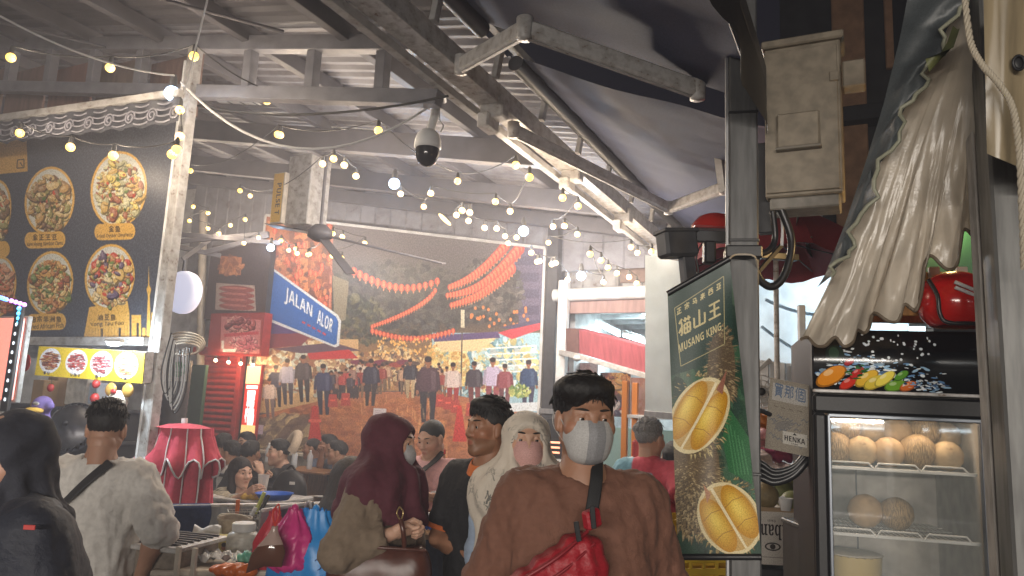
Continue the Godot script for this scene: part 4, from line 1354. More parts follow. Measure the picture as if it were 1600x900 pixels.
func build_far_side():
	var s := 8.0
	var r0 := -7.98
	var r1 := -3.48
	# picture is cut along the slope of the roof: a top edge that falls to the right
	var o := G(s, r0, 4.42)
	var ax := R * (r1 - r0)
	var ay := Vector3.DOWN * 3.45
	var cv := mural_print(o, ax, ay)
	var pm := printed(cv, 0.45)
	var t := thing("street_picture", "huge printed picture of a lantern lit food street on the end wall", "mural", G(s, (r0 + r1) / 2, 0.97))
	var tl := on_s(412, 337, s)
	var tr := on_s(848, 388, s)
	var w := ax.length()
	var off: Vector3 = -t.position
	var m := Mb.new()
	var vl := (o.y - tl.y) / 3.45
	var vr := (o.y - tr.y) / 3.45
	m.quad(o + ay + off, o + ax + ay + off, o + ax + ay * vr + off, o + ay * vl + off, V2(0, 1), V2(1, 1), V2(1, vr), V2(0, vl))
	part(t, "printed_face", m.mesh(), pm)
	part(t, "top_trim", bar_mesh(o + ay * vl + off - D * 0.01, o + ax + ay * vr + off - D * 0.01, 0.03, 0.035), M.white)
	part(t, "side_trim", bar_mesh(o + ay + off - D * 0.01, o + ay * vl + off - D * 0.01, 0.03, 0.03, D), M.white)
	part(t, "side_trim", bar_mesh(o + ax + ay + off - D * 0.01, o + ax + ay * vr + off - D * 0.01, 0.035, 0.03, D), M.white)
	for q in [[on_s(404, 671, s - 0.02), 0.17, 0.13, "pink paper notice taped to the mural's lower left corner", c8(206, 190, 212)], [on_s(593, 648, s - 0.02), 0.2, 0.16, "white paper notice taped to the middle of the mural", c8(222, 212, 216)]]:
		var nt := thing("paper_notice", q[3], "notice", q[0], GRID, "notices on the mural")
		var nc := canvas01(64, 48, q[4])
		for k in 5: nc.line(V2(0.12, 0.2 + 0.14 * k), V2(0.6 + 0.07 * ((k * 3) % 5), 0.2 + 0.14 * k), 0.03, c8(150, 120, 150))
		part(nt, "sheet", print_quad(Vector3(-q[1] / 2, q[2] / 2, 0), Vector3(q[1] / 2, q[2] / 2, 0), Vector3(q[1] / 2, -q[2] / 2, 0), Vector3(-q[1] / 2, -q[2] / 2, 0)), printed(nc, 0.8, 0, false))
	t = thing("dining_wall", "low cream wall below the printed street picture", "wall", G(s + 0.06, -5.7, 0), GRID)
	part(t, "masonry", box_mesh(Vector3(4.7, 3.3, 0.1), 0.0, Vector3(0, 1.65, -0.03)), M.cream)
	part(t, "ledge", box_mesh(Vector3(4.6, 0.05, 0.1), 0.01, Vector3(0, 0.93, 0.06)), M.cream)

	# ---- shopfronts left of the picture
	var s2 := 8.05
	t = thing("shop_wall", "white plastered shop wall between the menu board and the mural", "wall", G(s2 + 0.05, -10.0, 0), GRID)
	part(t, "plaster", box_mesh(Vector3(4.0, 4.9, 0.1), 0.0, Vector3(0, 2.45, -0.05)), M.white)
	part(t, "pipe", tube_mesh(PackedVector3Array([on_s(312, 600, s2 - 0.1) - t.position, on_s(318, 330, s2 - 0.1) - t.position].map(func(x): return GRID.inverse() * x)), 0.06, 10), M.cream)
	t = thing("shop_sign", "dark shop sign with a picture of raw sausages on a tray", "sign")
	o = on_s(331, 384, s2 - 0.15)
	var br := on_s(413, 497, s2 - 0.15)
	ax = R * (br - o).dot(R)
	ay = Vector3.DOWN * (o.y - br.y)
	cv = canvas(256, 320, c8(62, 46, 44), o, ax, ay)
	cv.poly([V2(345, 400), V2(378, 402), V2(376, 430), V2(342, 428)], c8(176, 106, 60))
	cv.dabs(360, 415, 18, 14, 60, 5, [c8(190, 120, 70), c8(150, 84, 50)])
	cv.poly([V2(338, 442), V2(398, 446), V2(400, 486), V2(336, 484)], c8(170, 150, 140))
	for k in 4: cv.ell(370, 452 + 9 * k, 28, 5.5, c8(150, 66, 60), 0.06, 16)
	for k in 4: cv.ell(366, 450 + 9 * k, 20, 2, c8(190, 110, 96), 0.06, 12)
	part(t, "printed_face", print_quad(o, o + ax, o + ax + ay, o + ay), printed(cv, 0.4))
	part(t, "box", slab(o + D * 0.004, o + ax + D * 0.004, o + ax + ay + D * 0.004, o + ay + D * 0.004, 0.12), M.dark_metal)
	t = thing("shop_sign", "red shop sign with a picture of marbled raw meat above the shutter", "sign")
	o = on_s(330, 490, s2 - 0.25)
	br = on_s(407, 556, s2 - 0.25)
	ax = R * (br - o).dot(R)
	ay = Vector3.DOWN * (o.y - br.y)
	cv = canvas(256, 200, c8(150, 40, 38), o, ax, ay)
	cv.poly([V2(346, 494), V2(408, 500), V2(405, 553), V2(344, 550)], c8(196, 120, 120))
	cv.food(376, 506, 26, 13, 190, 4, pal("raw"))
	cv.food(380, 536, 24, 14, 190, 4, [c8(206, 110, 120), c8(226, 170, 170), c8(180, 80, 96)])
	cv.line(V2(350, 524), V2(404, 520), 5, c8(190, 60, 70))
	cv.rect(348, 545, 368, 550, c8(230, 225, 225))
	cv.rect(346, 532, 350, 545, c8(230, 225, 225))
	part(t, "printed_face", print_quad(o, o + ax, o + ax + ay, o + ay), printed(cv, 0.35))
	part(t, "box", slab(o + D * 0.004, o + ax + D * 0.004, o + ax + ay + D * 0.004, o + ay + D * 0.004, 0.15), M.red)
	# red roller shutter: slat by slat
	t = thing("roller_shutter", "closed red roller shutter below the raw meat sign", "roller shutter", G(s2 - 0.02, -8.75, 0), GRID)
	var e0 := on_s(314, 630, s2)
	var e1 := on_s(371, 630, s2)
	var wd := (e1 - e0).dot(R)
	var cx := (e0 + e1).dot(R) * 0.5 + 8.75
	var topy := on_s(345, 556, s2).y
	for k in 26:
		var y := topy - 0.045 - 0.085 * k
		if y < 0.05: break
		var sm := Mb.new()
		var rows := []
		for e in [-0.5, 0.5]:
			var row := PackedVector3Array()
			for i in 6: row.append(Vector3(cx + e * wd, y + 0.042 - 0.084 * i / 5.0, 0.028 * sin(i / 5.0 * PI)))
			rows.append(row)
		sm.grid(rows)
		part(t, "slat", sm.mesh(), M.red)
	for e in [-1, 1]: part(t, "guide", box_mesh(Vector3(0.09, topy, 0.1), 0.006, Vector3(cx + e * (wd * 0.5 + 0.045), topy / 2, 0.02)), M.red)
	part(t, "backing", box_mesh(Vector3(wd + 0.2, topy, 0.02), 0.0, Vector3(cx, topy / 2, -0.02)), M.dark_metal)
	part(t, "header", box_mesh(Vector3(wd + 0.25, 0.12, 0.16), 0.01, Vector3(cx, topy + 0.06, 0.05)), M.red)
	for k in 4:
		var lp := thing("shutter_lamp", "small warm lamp over the red shutter, %s of four" % ["leftmost", "second from left", "third from left", "rightmost"][k], "lamp", on_s([337, 357, 376, 395][k], [563, 566, 568, 570][k], s2 - 0.35), Basis(), "lamps over the red shutter")
		part(lp, "lamp_bulb", blob_ball(Vector3(), Vector3(0.025, 0.025, 0.025), 10), glow(Color(1, 0.9, 0.7), 8.0))
		part(lp, "holder", tube_mesh(PackedVector3Array([Vector3(0, 0.02, 0), Vector3(0, 0.07, 0)]), 0.014, 8), M.dark_metal)
		lamp(lp, Vector3(), Color(1, 0.85, 0.65), 0.06)
	t = thing("lit_sign", "narrow lit sign with red and white characters beside the mural", "sign", on_s(394, 628, s2 - 0.1), GRID)
	cv = canvas01(64, 256, c8(196, 50, 40))
	cv.rect(0, 0, 1, 0.25, c8(236, 206, 150))
	cv.rect(0.1, 0.27, 0.9, 0.32, c8(240, 246, 246))
	for k in 3: cv.glyph(GLYPH[["xi", "zheng", "one"][k]], [V2(0.15, 0.36 + 0.15 * k), V2(0.85, 0.36 + 0.15 * k), V2(0.85, 0.49 + 0.15 * k), V2(0.15, 0.49 + 0.15 * k)], 0.07, c8(240, 244, 244))
	cv.rect(0, 0.82, 1, 1, c8(230, 190, 120))
	part(t, "lit_face", print_quad(Vector3(-0.13, 0.5, 0.03), Vector3(0.13, 0.5, 0.03), Vector3(0.13, -0.5, 0.03), Vector3(-0.13, -0.5, 0.03)), printed(cv, 0.3, 0.8, false))
	part(t, "box", box_mesh(Vector3(0.28, 1.04, 0.05), 0.005), M.red)
	t = thing("round_light_box", "round white glowing light box on a bracket left of the sausage sign", "light box", on_s(287, 457, 6.6), GRID)
	var dm := Mb.new()
	dm.lathe(PackedVector2Array([Vector2(0.001, 0.09), Vector2(0.2, 0.085), Vector2(0.265, 0.06), Vector2(0.275, 0), Vector2(0.265, -0.06), Vector2(0.001, -0.08)]), 32, Transform3D(Basis(Vector3.RIGHT, PI / 2), Vector3()))
	part(t, "lit_face", dm.mesh(), glow(Color(0.86, 0.88, 1.0), 0.42))
	part(t, "bracket", bar_mesh(Vector3(-0.05, 0.27, 0), Vector3(-0.05, 0.42, 0), 0.03, 0.03), M.dark_metal)
	var rg2 := Mb.new()
	var ringp := []
	for i in 13: ringp.append(Vector3(-0.17 + cos(TAU * i / 12) * 0.045, 0.08 + sin(TAU * i / 12) * 0.065, 0.092))
	rg2.tube(curve(ringp, 24), 0.008, 6, false)
	part(t, "mark", rg2.mesh(), M.steel)
	# oval green sign, grey box, green wall
	t = thing("oval_sign", "white sign with a green oval hanging behind the cable bundle", "sign", on_s(280, 578, 6.4), GRID)
	cv = canvas01(160, 128, c8(214, 220, 214))
	cv.ell(0.5, 0.48, 0.43, 0.36, c8(72, 150, 96), 0, 40)
	cv.ell(0.5, 0.48, 0.40, 0.32, c8(96, 172, 118), 0, 40)
	cv.text("East View", [V2(0.16, 0.36), V2(0.86, 0.36), V2(0.86, 0.58), V2(0.16, 0.58)], c8(226, 238, 226), true, true)
	cv.rect(0.3, 0.66, 0.7, 0.69, c8(206, 226, 206))
	part(t, "printed_face", print_quad(Vector3(-0.15, 0.13, 0.016), Vector3(0.15, 0.13, 0.016), Vector3(0.15, -0.13, 0.016), Vector3(-0.15, -0.13, 0.016)), printed(cv, 0.4, 0, false))
	part(t, "plate", box_mesh(Vector3(0.31, 0.27, 0.03), 0.004), M.white)
	t = thing("green_boarding", "dark green upright panel beside the red shutter", "panel", on_s(300, 660, 7.6), GRID)
	part(t, "board", box_mesh(Vector3(0.35, 1.6, 0.06), 0.006), mat(Color(0.03, 0.09, 0.045), 0.6, "blotch", 1.5))
	t = thing("vent_duct", "ribbed grey duct behind the cable bundle", "duct", on_s(274, 625, 6.8), GRID)
	var du := Mb.new()
	var prof := PackedVector2Array()
	for i in 25: prof.append(Vector2(0.15 + 0.008 * (i % 2), -0.5 + i * 0.042))
	du.lathe(prof, 18)
	part(t, "duct", du.mesh(), M.dark_metal)
	# old timber trusses above the shopfront
	t = thing("sign_bracket", "rusty steel bracket frame above the shopfront left of the fan", "bracket")
	for q in [[275, 378, 420, 365], [275, 385, 345, 400], [285, 405, 345, 362], [320, 395, 420, 368], [270, 365, 440, 380]]:
		part(t, "bar", bar_mesh(on_s(q[0], q[1], 6.9), on_s(q[2], q[3], 7.3), 0.05, 0.06), M.purlin)

	# ---- right of the picture: column, cladding, the stall with the red awning
	t = thing("column", "dark steel column at the mural's right edge", "column", G(8.0, -3.36, 0), GRID, "columns right of the mural")
	part(t, "shaft", box_mesh(Vector3(0.14, 3.9, 0.14), 0.008, Vector3(0, 1.95, 0)), M.dark_metal)
	part(t, "clamp", box_mesh(Vector3(0.18, 0.06, 0.18), 0.005, Vector3(0, 1.65, 0)), M.steel)
	t = thing("column", "white square column left of the red stall awning", "column", G(7.9, -3.18, 0), GRID, "columns right of the mural")
	part(t, "shaft", box_mesh(Vector3(0.11, 3.15, 0.11), 0.008, Vector3(0, 1.575, 0)), M.white)
	part(t, "foot", box_mesh(Vector3(0.16, 0.1, 0.16), 0.008, Vector3(0, 0.05, 0)), M.white)
	t = thing("upper_cladding", "white ribbed wall above the red stall awning", "wall", G(8.2, -3.3, 3.0), GRID)
	for k in 12:
		part(t, "panel", box_mesh(Vector3(0.235, 1.1, 0.03), 0.006, Vector3(0.12 + 0.24 * k, 0.62, 0)), M.cladding)
	var wf := part(t, "window", box_mesh(Vector3(0.34, 0.5, 0.04), 0.006, Vector3(0.86, 0.4, 0.02)), mat(Color(0.22, 0.14, 0.11), 0.6, "blotch", 2))
	part(wf, "frame", bar_mesh(Vector3(0.68, 0.05, 0.05), Vector3(0.68, 0.85, 0.05), 0.04, 0.04, D), M.cladding)
	t = thing("roof_gutter", "white rounded gutter running along below the ribbed wall", "gutter")
	part(t, "trough", tube_mesh(PackedVector3Array([on_s(866, 462, 7.95), on_s(1016, 455, 7.95) + R * 0.6]), 0.075, 14), M.white)
	t = thing("fascia_board", "weathered pink brown fascia board under the white gutter", "fascia")
	part(t, "board", bar_mesh(on_s(872, 476, 8.0), on_s(1060, 472, 8.0) + R * 0.3, 0.05, 0.22), mat(Color(0.34, 0.22, 0.2), 0.8, "streak", 0.8))
	# interior of that stall
	var teal := mat(Color(0.5, 0.62, 0.62), 0.6, "blotch", 0.8)
	t = thing("food_stall", "brightly lit stall with pale walls behind the red awning", "stall", G(8.6, -2.0, 0), GRID)
	part(t, "back_wall", box_mesh(Vector3(4.2, 3.0, 0.06), 0.0, Vector3(0.6, 1.5, -2.0)), M.white)
	part(t, "side_wall", box_mesh(Vector3(0.06, 3.0, 2.4), 0.0, Vector3(-1.2, 1.5, -0.85)), M.white)
	part(t, "ceiling", box_mesh(Vector3(4.2, 0.05, 2.4), 0.0, Vector3(0.6, 2.98, -0.9)), teal)
	for k in 4: part(t, "beam", box_mesh(Vector3(4.2, 0.06, 0.08), 0.004, Vector3(0.6, 2.9, -0.1 - 0.55 * k)), M.white)
	part(t, "glass_front", box_mesh(Vector3(1.0, 1.5, 0.03), 0.003, Vector3(-0.35, 0.75, 0.12)), mat(Color(0.28, 0.44, 0.42), 0.15))
	part(t, "counter", box_mesh(Vector3(2.4, 0.95, 0.5), 0.01, Vector3(1.5, 0.47, 0.0)), M.steel)
	part(t, "air_unit", box_mesh(Vector3(0.35, 0.2, 0.25), 0.02, Vector3(0.15, 2.55, -1.7)), M.white)
	for q in [[898, 488, 968, 524], [990, 480, 1012, 492], [975, 524, 1012, 536]]:
		var lt := thing("tube_lamp", "white fluorescent tube on the red awning stall's ceiling, %s" % ["the long one at left", "the short one at upper right", "the lower one at right"][[898, 990, 975].find(q[0])], "tube lamp", Vector3.ZERO, Basis(), "fluorescent tubes of the red awning stall")
		var a := on_s(q[0], q[1], 8.75)
		var b := on_s(q[2], q[3], 9.3)
		part(lt, "lamp_tube", tube_mesh(PackedVector3Array([a, b]), 0.022, 10), glow(Color(0.86, 0.97, 1.0), 5.0))
		part(lt, "batten", bar_mesh(a + Vector3(0, 0.045, 0), b + Vector3(0, 0.045, 0), 0.06, 0.035), M.white)
		area(lt, Transform3D(Basis(Vector3.RIGHT, -PI / 2), (a + b) * 0.5 + Vector3(0, -0.04, 0)), Color(0.86, 0.97, 1.0), 1.0, Vector2(0.5, 0.08))
	# red awning box
	t = thing("stall_awning", "faded red box awning with a brown end over the bright stall", "awning")
	var cvm := mat(Color(0.42, 0.10, 0.12), 0.55, "streak", 0.9)
	var aw := [at(905, 515, 8.25), at(1075, 560, 6.9), at(1075, 602, 6.9), at(905, 552, 8.25)]
	part(t, "face", slab(aw[0], aw[1], aw[2], aw[3], 0.12), cvm)
	part(t, "end", slab(at(871, 513, 8.6), at(904, 514, 8.27), at(904, 552, 8.27), at(871, 546, 8.6), 0.1), mat(Color(0.2, 0.10, 0.09), 0.7, "blotch", 2))
	part(t, "rail", bar_mesh(at(900, 556, 8.22), at(1075, 606, 6.88), 0.06, 0.05), M.alu)
	part(t, "lower_lip", bar_mesh(at(873, 550, 8.5), at(900, 556, 8.24), 0.06, 0.06), M.white_steel)
	t = thing("spot_lamp", "small white lamp bracket under the red awning's corner", "lamp", at(902, 560, 8.15))
	part(t, "head", blob_ball(Vector3(), Vector3(0.05, 0.035, 0.05), 10), M.white)
	part(t, "arm", bar_mesh(Vector3(0, 0, 0), Vector3(0.06, 0.05, -0.02), 0.015, 0.015), M.white)
	# food pictures under the awning
	for q in [[938, 582, 984, 652, "glossy food poster of noodles and crabs under the red awning", "noodle"], [986, 590, 1008, 656, "faded pink poster under the red awning's right part", "shrimp"], [878, 566, 932, 640, "pale poster under the awning behind the man's hair", "meat"]]:
		t = thing("food_poster", q[4], "poster", Vector3.ZERO, Basis(), "posters under the red awning")
		o = on_s(q[0], q[1], 8.45)
		br = on_s(q[2], q[3], 8.45)
		ax = R * (br - o).dot(R)
		ay = Vector3.DOWN * (o.y - br.y)
		cv = canvas(160, 224, c8(190, 140, 125) if q[0] == 986 else (c8(190, 170, 170) if q[0] == 878 else c8(84, 40, 30)), o, ax, ay)
		if q[0] == 938:
			cv.food(962, 600, 24, 20, 60, 8, [c8(206, 120, 40), c8(226, 160, 70), c8(150, 60, 30)])
			cv.food(960, 636, 24, 14, 90, 5, [c8(226, 210, 200), c8(190, 40, 40), c8(60, 50, 80)])
		else: cv.dabs((q[0] + q[2]) * 0.5, (q[1] + q[3]) * 0.5, 30, 36, 120, 6, pal(q[5]), 0.25)
		part(t, "printed_face", print_quad(o, o + ax, o + ax + ay, o + ay), printed(cv, 0.3))
		part(t, "board", slab(o + D * 0.003, o + ax + D * 0.003, o + ax + ay + D * 0.003, o + ay + D * 0.003, 0.03), M.white)
	t = thing("lit_sign", "small dark sign with orange lit lettering beside the brown shirt man's ear", "sign", at(867, 685, 7.6), GRID)
	part(t, "panel", box_mesh(Vector3(0.18, 0.4, 0.03), 0.004), M.black)
	for k in 3: part(t, "lamp_line", box_mesh(Vector3(0.11, 0.02, 0.006), 0.001, Vector3(0.01, -0.04 - 0.05 * k, 0.02)), glow(Color(1, 0.45, 0.12), 1.2))

# ---------------------------------------------------------------- right side: steel pole, banner, fruit stall behind
func spiky(cv: Cv, x: float, y: float, rx: float, ry: float, n: int, pal_: Array, s: float):
	var pts := []
	for i in n:
		var d := sqrt(cv.rg.randf())
		var t := cv.rg.randf() * TAU
		pts.append([y + sin(t) * ry * d, x + cos(t) * rx * d, t, d])
	pts.sort_custom(func(a, b): return a[0] < b[0])
	for p in pts:
		var c: Color = pal_[cv.rg.randi() % pal_.size()]
		var dir := V2(cos(p[2]) * p[3], sin(p[2]) * p[3] + 0.25) * s * 1.1
		var q := V2(p[1], p[0])
		cv.poly([q + V2(-s * 0.4, 0), q + V2(s * 0.4, 0), q + dir], c.darkened(0.4))
		cv.poly([q + V2(-s * 0.4, -s * 0.12), q + V2(s * 0.1, -s * 0.12), q + dir * 0.9], c)

func pod(cv: Cv, pts: Array, rot: float):      # an opened durian: husk, pale rim, plump yellow flesh
	var x: float = pts[0]
	var y: float = pts[1]
	var rx: float = pts[2]
	var ry: float = pts[3]
	spiky(cv, x, y, rx * 1.08, ry * 1.05, 260, [c8(176, 156, 104), c8(150, 130, 84), c8(196, 178, 126)], rx * 0.16)
	cv.ell(x, y, rx, ry, c8(222, 206, 160), rot, 36)
	cv.ell(x, y, rx * 0.9, ry * 0.9, c8(196, 160, 92), rot, 36)
	var X := V2(cos(rot), sin(rot))
	var Y := V2(-sin(rot), cos(rot))
	for k in [-1, 1]:
		for j in 9:
			var o: Vector2 = V2(x, y) + X * rx * 0.42 * k - V2(0.5, 0.8) * j
			cv.ell(o.x, o.y, rx * (0.43 - 0.042 * j), ry * (0.80 - 0.078 * j), c8(190 + 6 * j, 134 + 9 * j, 26 + 8 * j), rot, 28)
		for q in 2:
			var o: Vector2 = V2(x, y) + X * rx * 0.42 * k + Y * ry * (0.3 - 0.62 * q)
			cv.path([o - X * rx * 0.36 + Y * 2.0, o - Y * 2.5, o + X * rx * 0.34 + Y * 1.0], 1.1, c8(150, 98, 36, 200))
	cv.poly([V2(x, y) + Y * ry * 0.9 + X * 1.5, V2(x, y) - Y * ry * 0.9 + X * 2.5, V2(x, y) - Y * ry * 0.9 - X * 2.5, V2(x, y) + Y * ry * 0.9 - X * 2.0], c8(232, 218, 178))

func build_right_side():
	var pp := at(1161, 450, 3.0)
	var turn := Basis(Vector3.UP, deg_to_rad(-12))
	var t := thing("steel_pole", "tall square grey steel pole with the durian banner tied to it", "pole", Vector3(pp.x, 0, pp.z), turn)
	part(t, "shaft", box_mesh(Vector3(0.112, 5.0, 0.112), 0.006, Vector3(0, 2.5, 0)), M.galv)
	part(t, "angle_strip", box_mesh(Vector3(0.012, 3.9, 0.03), 0.002, Vector3(-0.064, 1.95, 0.03)), M.steel)
	part(t, "base_plate", box_mesh(Vector3(0.26, 0.015, 0.26), 0.003, Vector3(0, 0.0075, 0)), M.galv)
	for k in 3: part(t, "strap", box_mesh(Vector3(0.118, 0.012, 0.118), 0.003, Vector3(0, [1.45, 2.36, 2.9][k], 0)), M.rubber)
	# banner, curved a little, printed
	t = thing("durian_banner", "long green durian banner with gold lettering tied to the steel pole", "banner")
	var c00 := at(1043, 459, 2.86)
	var c10 := at(1140, 404, 2.8)
	var c11 := at(1190, 868, 2.7)
	var c01 := at(1059, 868, 2.8)
	var cv := canvas01(448, 1280, c8(38, 66, 52))
	cv.direct = false
	cv.warp = func(p: Vector2) -> Vector2:
		var v := 0.5
		var u := 0.5
		for k in 5:
			var xl := lerpf(1043, 1059, v)
			var xr := lerpf(1140, 1190, v)
			u = (p.x - xl) / (xr - xl)
			v = (p.y - lerpf(459, 404, u)) / (868 - lerpf(459, 404, u))
		return Vector2(u, v)
	cv.dabs(1110, 640, 90, 260, 500, 22, [c8(36, 72, 52), c8(28, 54, 44), c8(48, 92, 62), c8(60, 84, 64)], 0.7, 1.2)
	cv.poly([V2(1040, 470), V2(1142, 400), V2(1146, 560), V2(1046, 590)], c8(34, 60, 52))
	cv.ell(1128, 580, 22, 64, c8(92, 76, 56))
	cv.ell(1086, 752, 42, 86, c8(96, 78, 54))
	spiky(cv, 1128, 580, 24, 68, 300, [c8(150, 128, 92), c8(120, 100, 74), c8(170, 150, 112)], 8)
	cv.poly([V2(1140, 640), V2(1172, 690), V2(1176, 760), V2(1140, 740), V2(1130, 690)], c8(46, 104, 62))
	for k in 5: cv.line(V2(1136 + 6 * k, 660 + 8 * k), V2(1150 + 5 * k, 745), 2, c8(70, 130, 84))
	spiky(cv, 1086, 752, 46, 92, 1100, [c8(150, 128, 88), c8(112, 92, 62), c8(176, 156, 116), c8(130, 112, 80)], 8)
	pod(cv, [1093, 652, 43, 64], 0.5)
	pod(cv, [1140, 812, 47, 58], -0.55)
	cv.poly([V2(1100, 760), V2(1112, 775), V2(1106, 790)], c8(176, 120, 80))
	cv.poly([V2(1120, 612), V2(1137, 580), V2(1130, 620)], c8(150, 96, 76))
	var gc := c8(212, 196, 142)
	cv.path([V2(1054, 482), V2(1131, 432), V2(1133, 540), V2(1064, 574), V2(1054, 482)], 1.4, c8(170, 160, 116))
	for k in 6:
		var x := 1057.0 + k * 12.4
		var y := 486.0 - k * 7.6
		cv.glyph(GLYPH[["zheng", "zong", "ma", "lai", "xi", "ya"][k]], [V2(x, y - 3), V2(x + 8.5, y - 8), V2(x + 8.8, y + 3), V2(x + 0.3, y + 8)], 1.5, gc)
	for k in 3:
		var x := 1059.0 + k * 23.5
		var y := 501.0 - k * 12.5
		cv.glyph(GLYPH[["mao", "shan", "wang"][k]], [V2(x, y), V2(x + 21, y - 11.5), V2(x + 22, y + 18), V2(x + 1, y + 29)], 3.0, gc)
	cv.text("MUSANG KING", [V2(1060, 540), V2(1127, 505), V2(1128, 517), V2(1061, 553)], gc)
	var rows := []
	for j in 25:
		var v := j / 24.0
		var row := PackedVector3Array()
		for i in 11:
			var u := i / 10.0
			var p := c00.lerp(c10, u).lerp(c01.lerp(c11, u), v)
			row.append(p + ray(1110, 600) * (0.03 * sin(u * PI) * sin(v * PI) + 0.012 * sin(u * 9.0 + v * 5.0) * v * (1 - v) * 3))
		rows.append(row)
	var m := Mb.new()
	m.grid(rows)
	part(t, "cloth", m.mesh(), printed(cv, 0.4))
	part(t, "top_rod", tube_mesh(PackedVector3Array([c00, c10]), 0.011, 8), M.rubber)
	part(t, "bottom_rod", tube_mesh(PackedVector3Array([c01 + Vector3(0, -0.005, 0), c11 + Vector3(0, -0.005, 0)]), 0.012, 8), M.rubber)
	part(t, "cord", tube_mesh(curve([c10, at(1150, 398, 2.88), at(1178, 400, 2.88), at(1184, 420, 2.95)], 10), 0.004, 6), M.cream)

	# metal box
	var bo := at(1196, 320, 3.1)
	t = thing("metal_box", "beige grey metal electrical box mounted high beside the steel pole", "electrical box", bo, GRID)
	var beige := mat(Color(0.26, 0.22, 0.165), 0.5, "blotch", 2.5, "", 0, 0.1)
	part(t, "body", box_mesh(Vector3(0.30, 0.66, 0.17), 0.006, Vector3(0.15, 0.36, -0.09)), beige)
	part(t, "door", box_mesh(Vector3(0.285, 0.62, 0.012), 0.004, Vector3(0.145, 0.355, 0.003)), beige)
	part(t, "lid", box_mesh(Vector3(0.325, 0.035, 0.2), 0.006, Vector3(0.152, 0.705, -0.085)), beige)
	var vt := part(t, "vent_cover", box_mesh(Vector3(0.165, 0.15, 0.03), 0.008, Vector3(0.135, 0.30, 0.024)), beige)
	part(vt, "vent_lip", box_mesh(Vector3(0.175, 0.012, 0.04), 0.003, Vector3(0.135, 0.222, 0.028)), mat(Color(0.18, 0.16, 0.13), 0.5))
	part(t, "side_box", box_mesh(Vector3(0.085, 0.115, 0.08), 0.006, Vector3(0.348, 0.52, -0.02)), beige)
	part(t, "latch", box_mesh(Vector3(0.035, 0.04, 0.012), 0.003, Vector3(0.275, 0.52, 0.012)), beige)
	part(t, "skirt", box_mesh(Vector3(0.27, 0.05, 0.15), 0.006, Vector3(0.15, 0.005, -0.09)), mat(Color(0.24, 0.22, 0.19), 0.55, "blotch", 3))
	part(t, "bracket", bar_mesh(Vector3(-0.04, 0.1, -0.1), Vector3(0.02, 0.1, -0.1), 0.05, 0.4), M.dark_metal)
	# hoses
	for h in [[[at(1207, 330, 3.1), at(1211, 372, 3.1), at(1200, 392, 3.08), at(1170, 402, 3.05), at(1140, 408, 3.02)], 0.013, "black conduit curving from the metal box round the pole"], [[at(1221, 328, 3.1), at(1236, 370, 3.08), at(1234, 405, 3.06), at(1222, 436, 3.05), at(1206, 448, 3.05), at(1190, 440, 3.05), at(1181, 424, 3.05)], 0.0165, "thick black hose hanging in a loop below the metal box"], [[at(1215, 332, 3.12), at(1222, 345, 3.12), at(1222, 384, 3.1)], 0.006, "thin dark wire beside the hoses under the metal box"], [[at(1181, 424, 3.04), at(1180, 408, 3.04), at(1178, 398, 3.04)], 0.008, "short pale pipe end on the looped black hose"]]:
		tag(part(self, "hose", tube_mesh(curve(h[0], 26), h[1], 10), M.rubber if h[1] > 0.009 else M.wire_white), h[2], "hose")
	t = thing("pole_bracket", "black steel bracket arms bolted across the pole below the metal box", "bracket")
	part(t, "arm", bar_mesh(at(1140, 395, 3.06), at(1245, 403, 3.25), 0.03, 0.03), M.rubber)
	part(t, "brace", bar_mesh(at(1184, 426, 3.1), at(1222, 382, 3.2), 0.012, 0.02), M.black)
	part(t, "clamp", box_mesh(Vector3(0.14, 0.05, 0.14), 0.006, at(1160, 398, 3.0), turn), M.rubber)
	# red umbrella behind
	var uc := at(1212, 398, 5.0)
	t = thing("market_umbrella", "dark red market umbrella open behind the steel pole", "umbrella", Vector3(uc.x, 0, uc.z))
	var maroon := mat(Color(0.22, 0.02, 0.03), 0.6, "fine", 4, "weave", 0.02)
	maroon.backlight_enabled = true
	maroon.backlight = Color(0.3, 0.3, 0.3)
	for k in 8:
		rows = []
		for j in 7:
			var v := j / 6.0
			var row := PackedVector3Array()
			for i in 7:
				var w := TAU * (k + i / 6.0) / 8.0
				var rr := 0.62 * v * (1.0 - 0.05 * sin(i / 6.0 * PI))
				row.append(Vector3(cos(w) * rr, uc.y + 0.33 - 0.34 * pow(v, 1.6) - 0.02 * sin(i / 6.0 * PI) * v + (0.0 if j < 6 else -0.05 + 0.02 * sin(i * 1.05)), sin(w) * rr))
			rows.append(row)
		m = Mb.new()
		m.grid(rows)
		part(t, "panel", m.mesh(), maroon)
	part(t, "shaft", tube_mesh(PackedVector3Array([Vector3(0, 0, 0), Vector3(0, uc.y + 0.33, 0)]), 0.018, 8), M.alu)
	for k in 8: part(t, "rib", tube_mesh(PackedVector3Array([Vector3(0, uc.y + 0.1, 0), Vector3(cos(TAU * k / 8) * 0.6, uc.y - 0.02, sin(TAU * k / 8) * 0.6)]), 0.005, 5), M.dark_metal)
	part(t, "base", box_mesh(Vector3(0.4, 0.08, 0.4), 0.02, Vector3(0, 0.04, 0)), M.dark_metal)
	t = thing("lit_sign", "narrow glowing red sign just left of the metal box", "sign", at(1188, 268, 4.4), GRID)
	part(t, "lit_face", box_mesh(Vector3(0.10, 0.52, 0.02), 0.003), glow(Color(1, 0.06, 0.03), 1.0))
	part(t, "box", box_mesh(Vector3(0.12, 0.54, 0.05), 0.004, Vector3(0, 0, -0.04)), M.dark_metal)
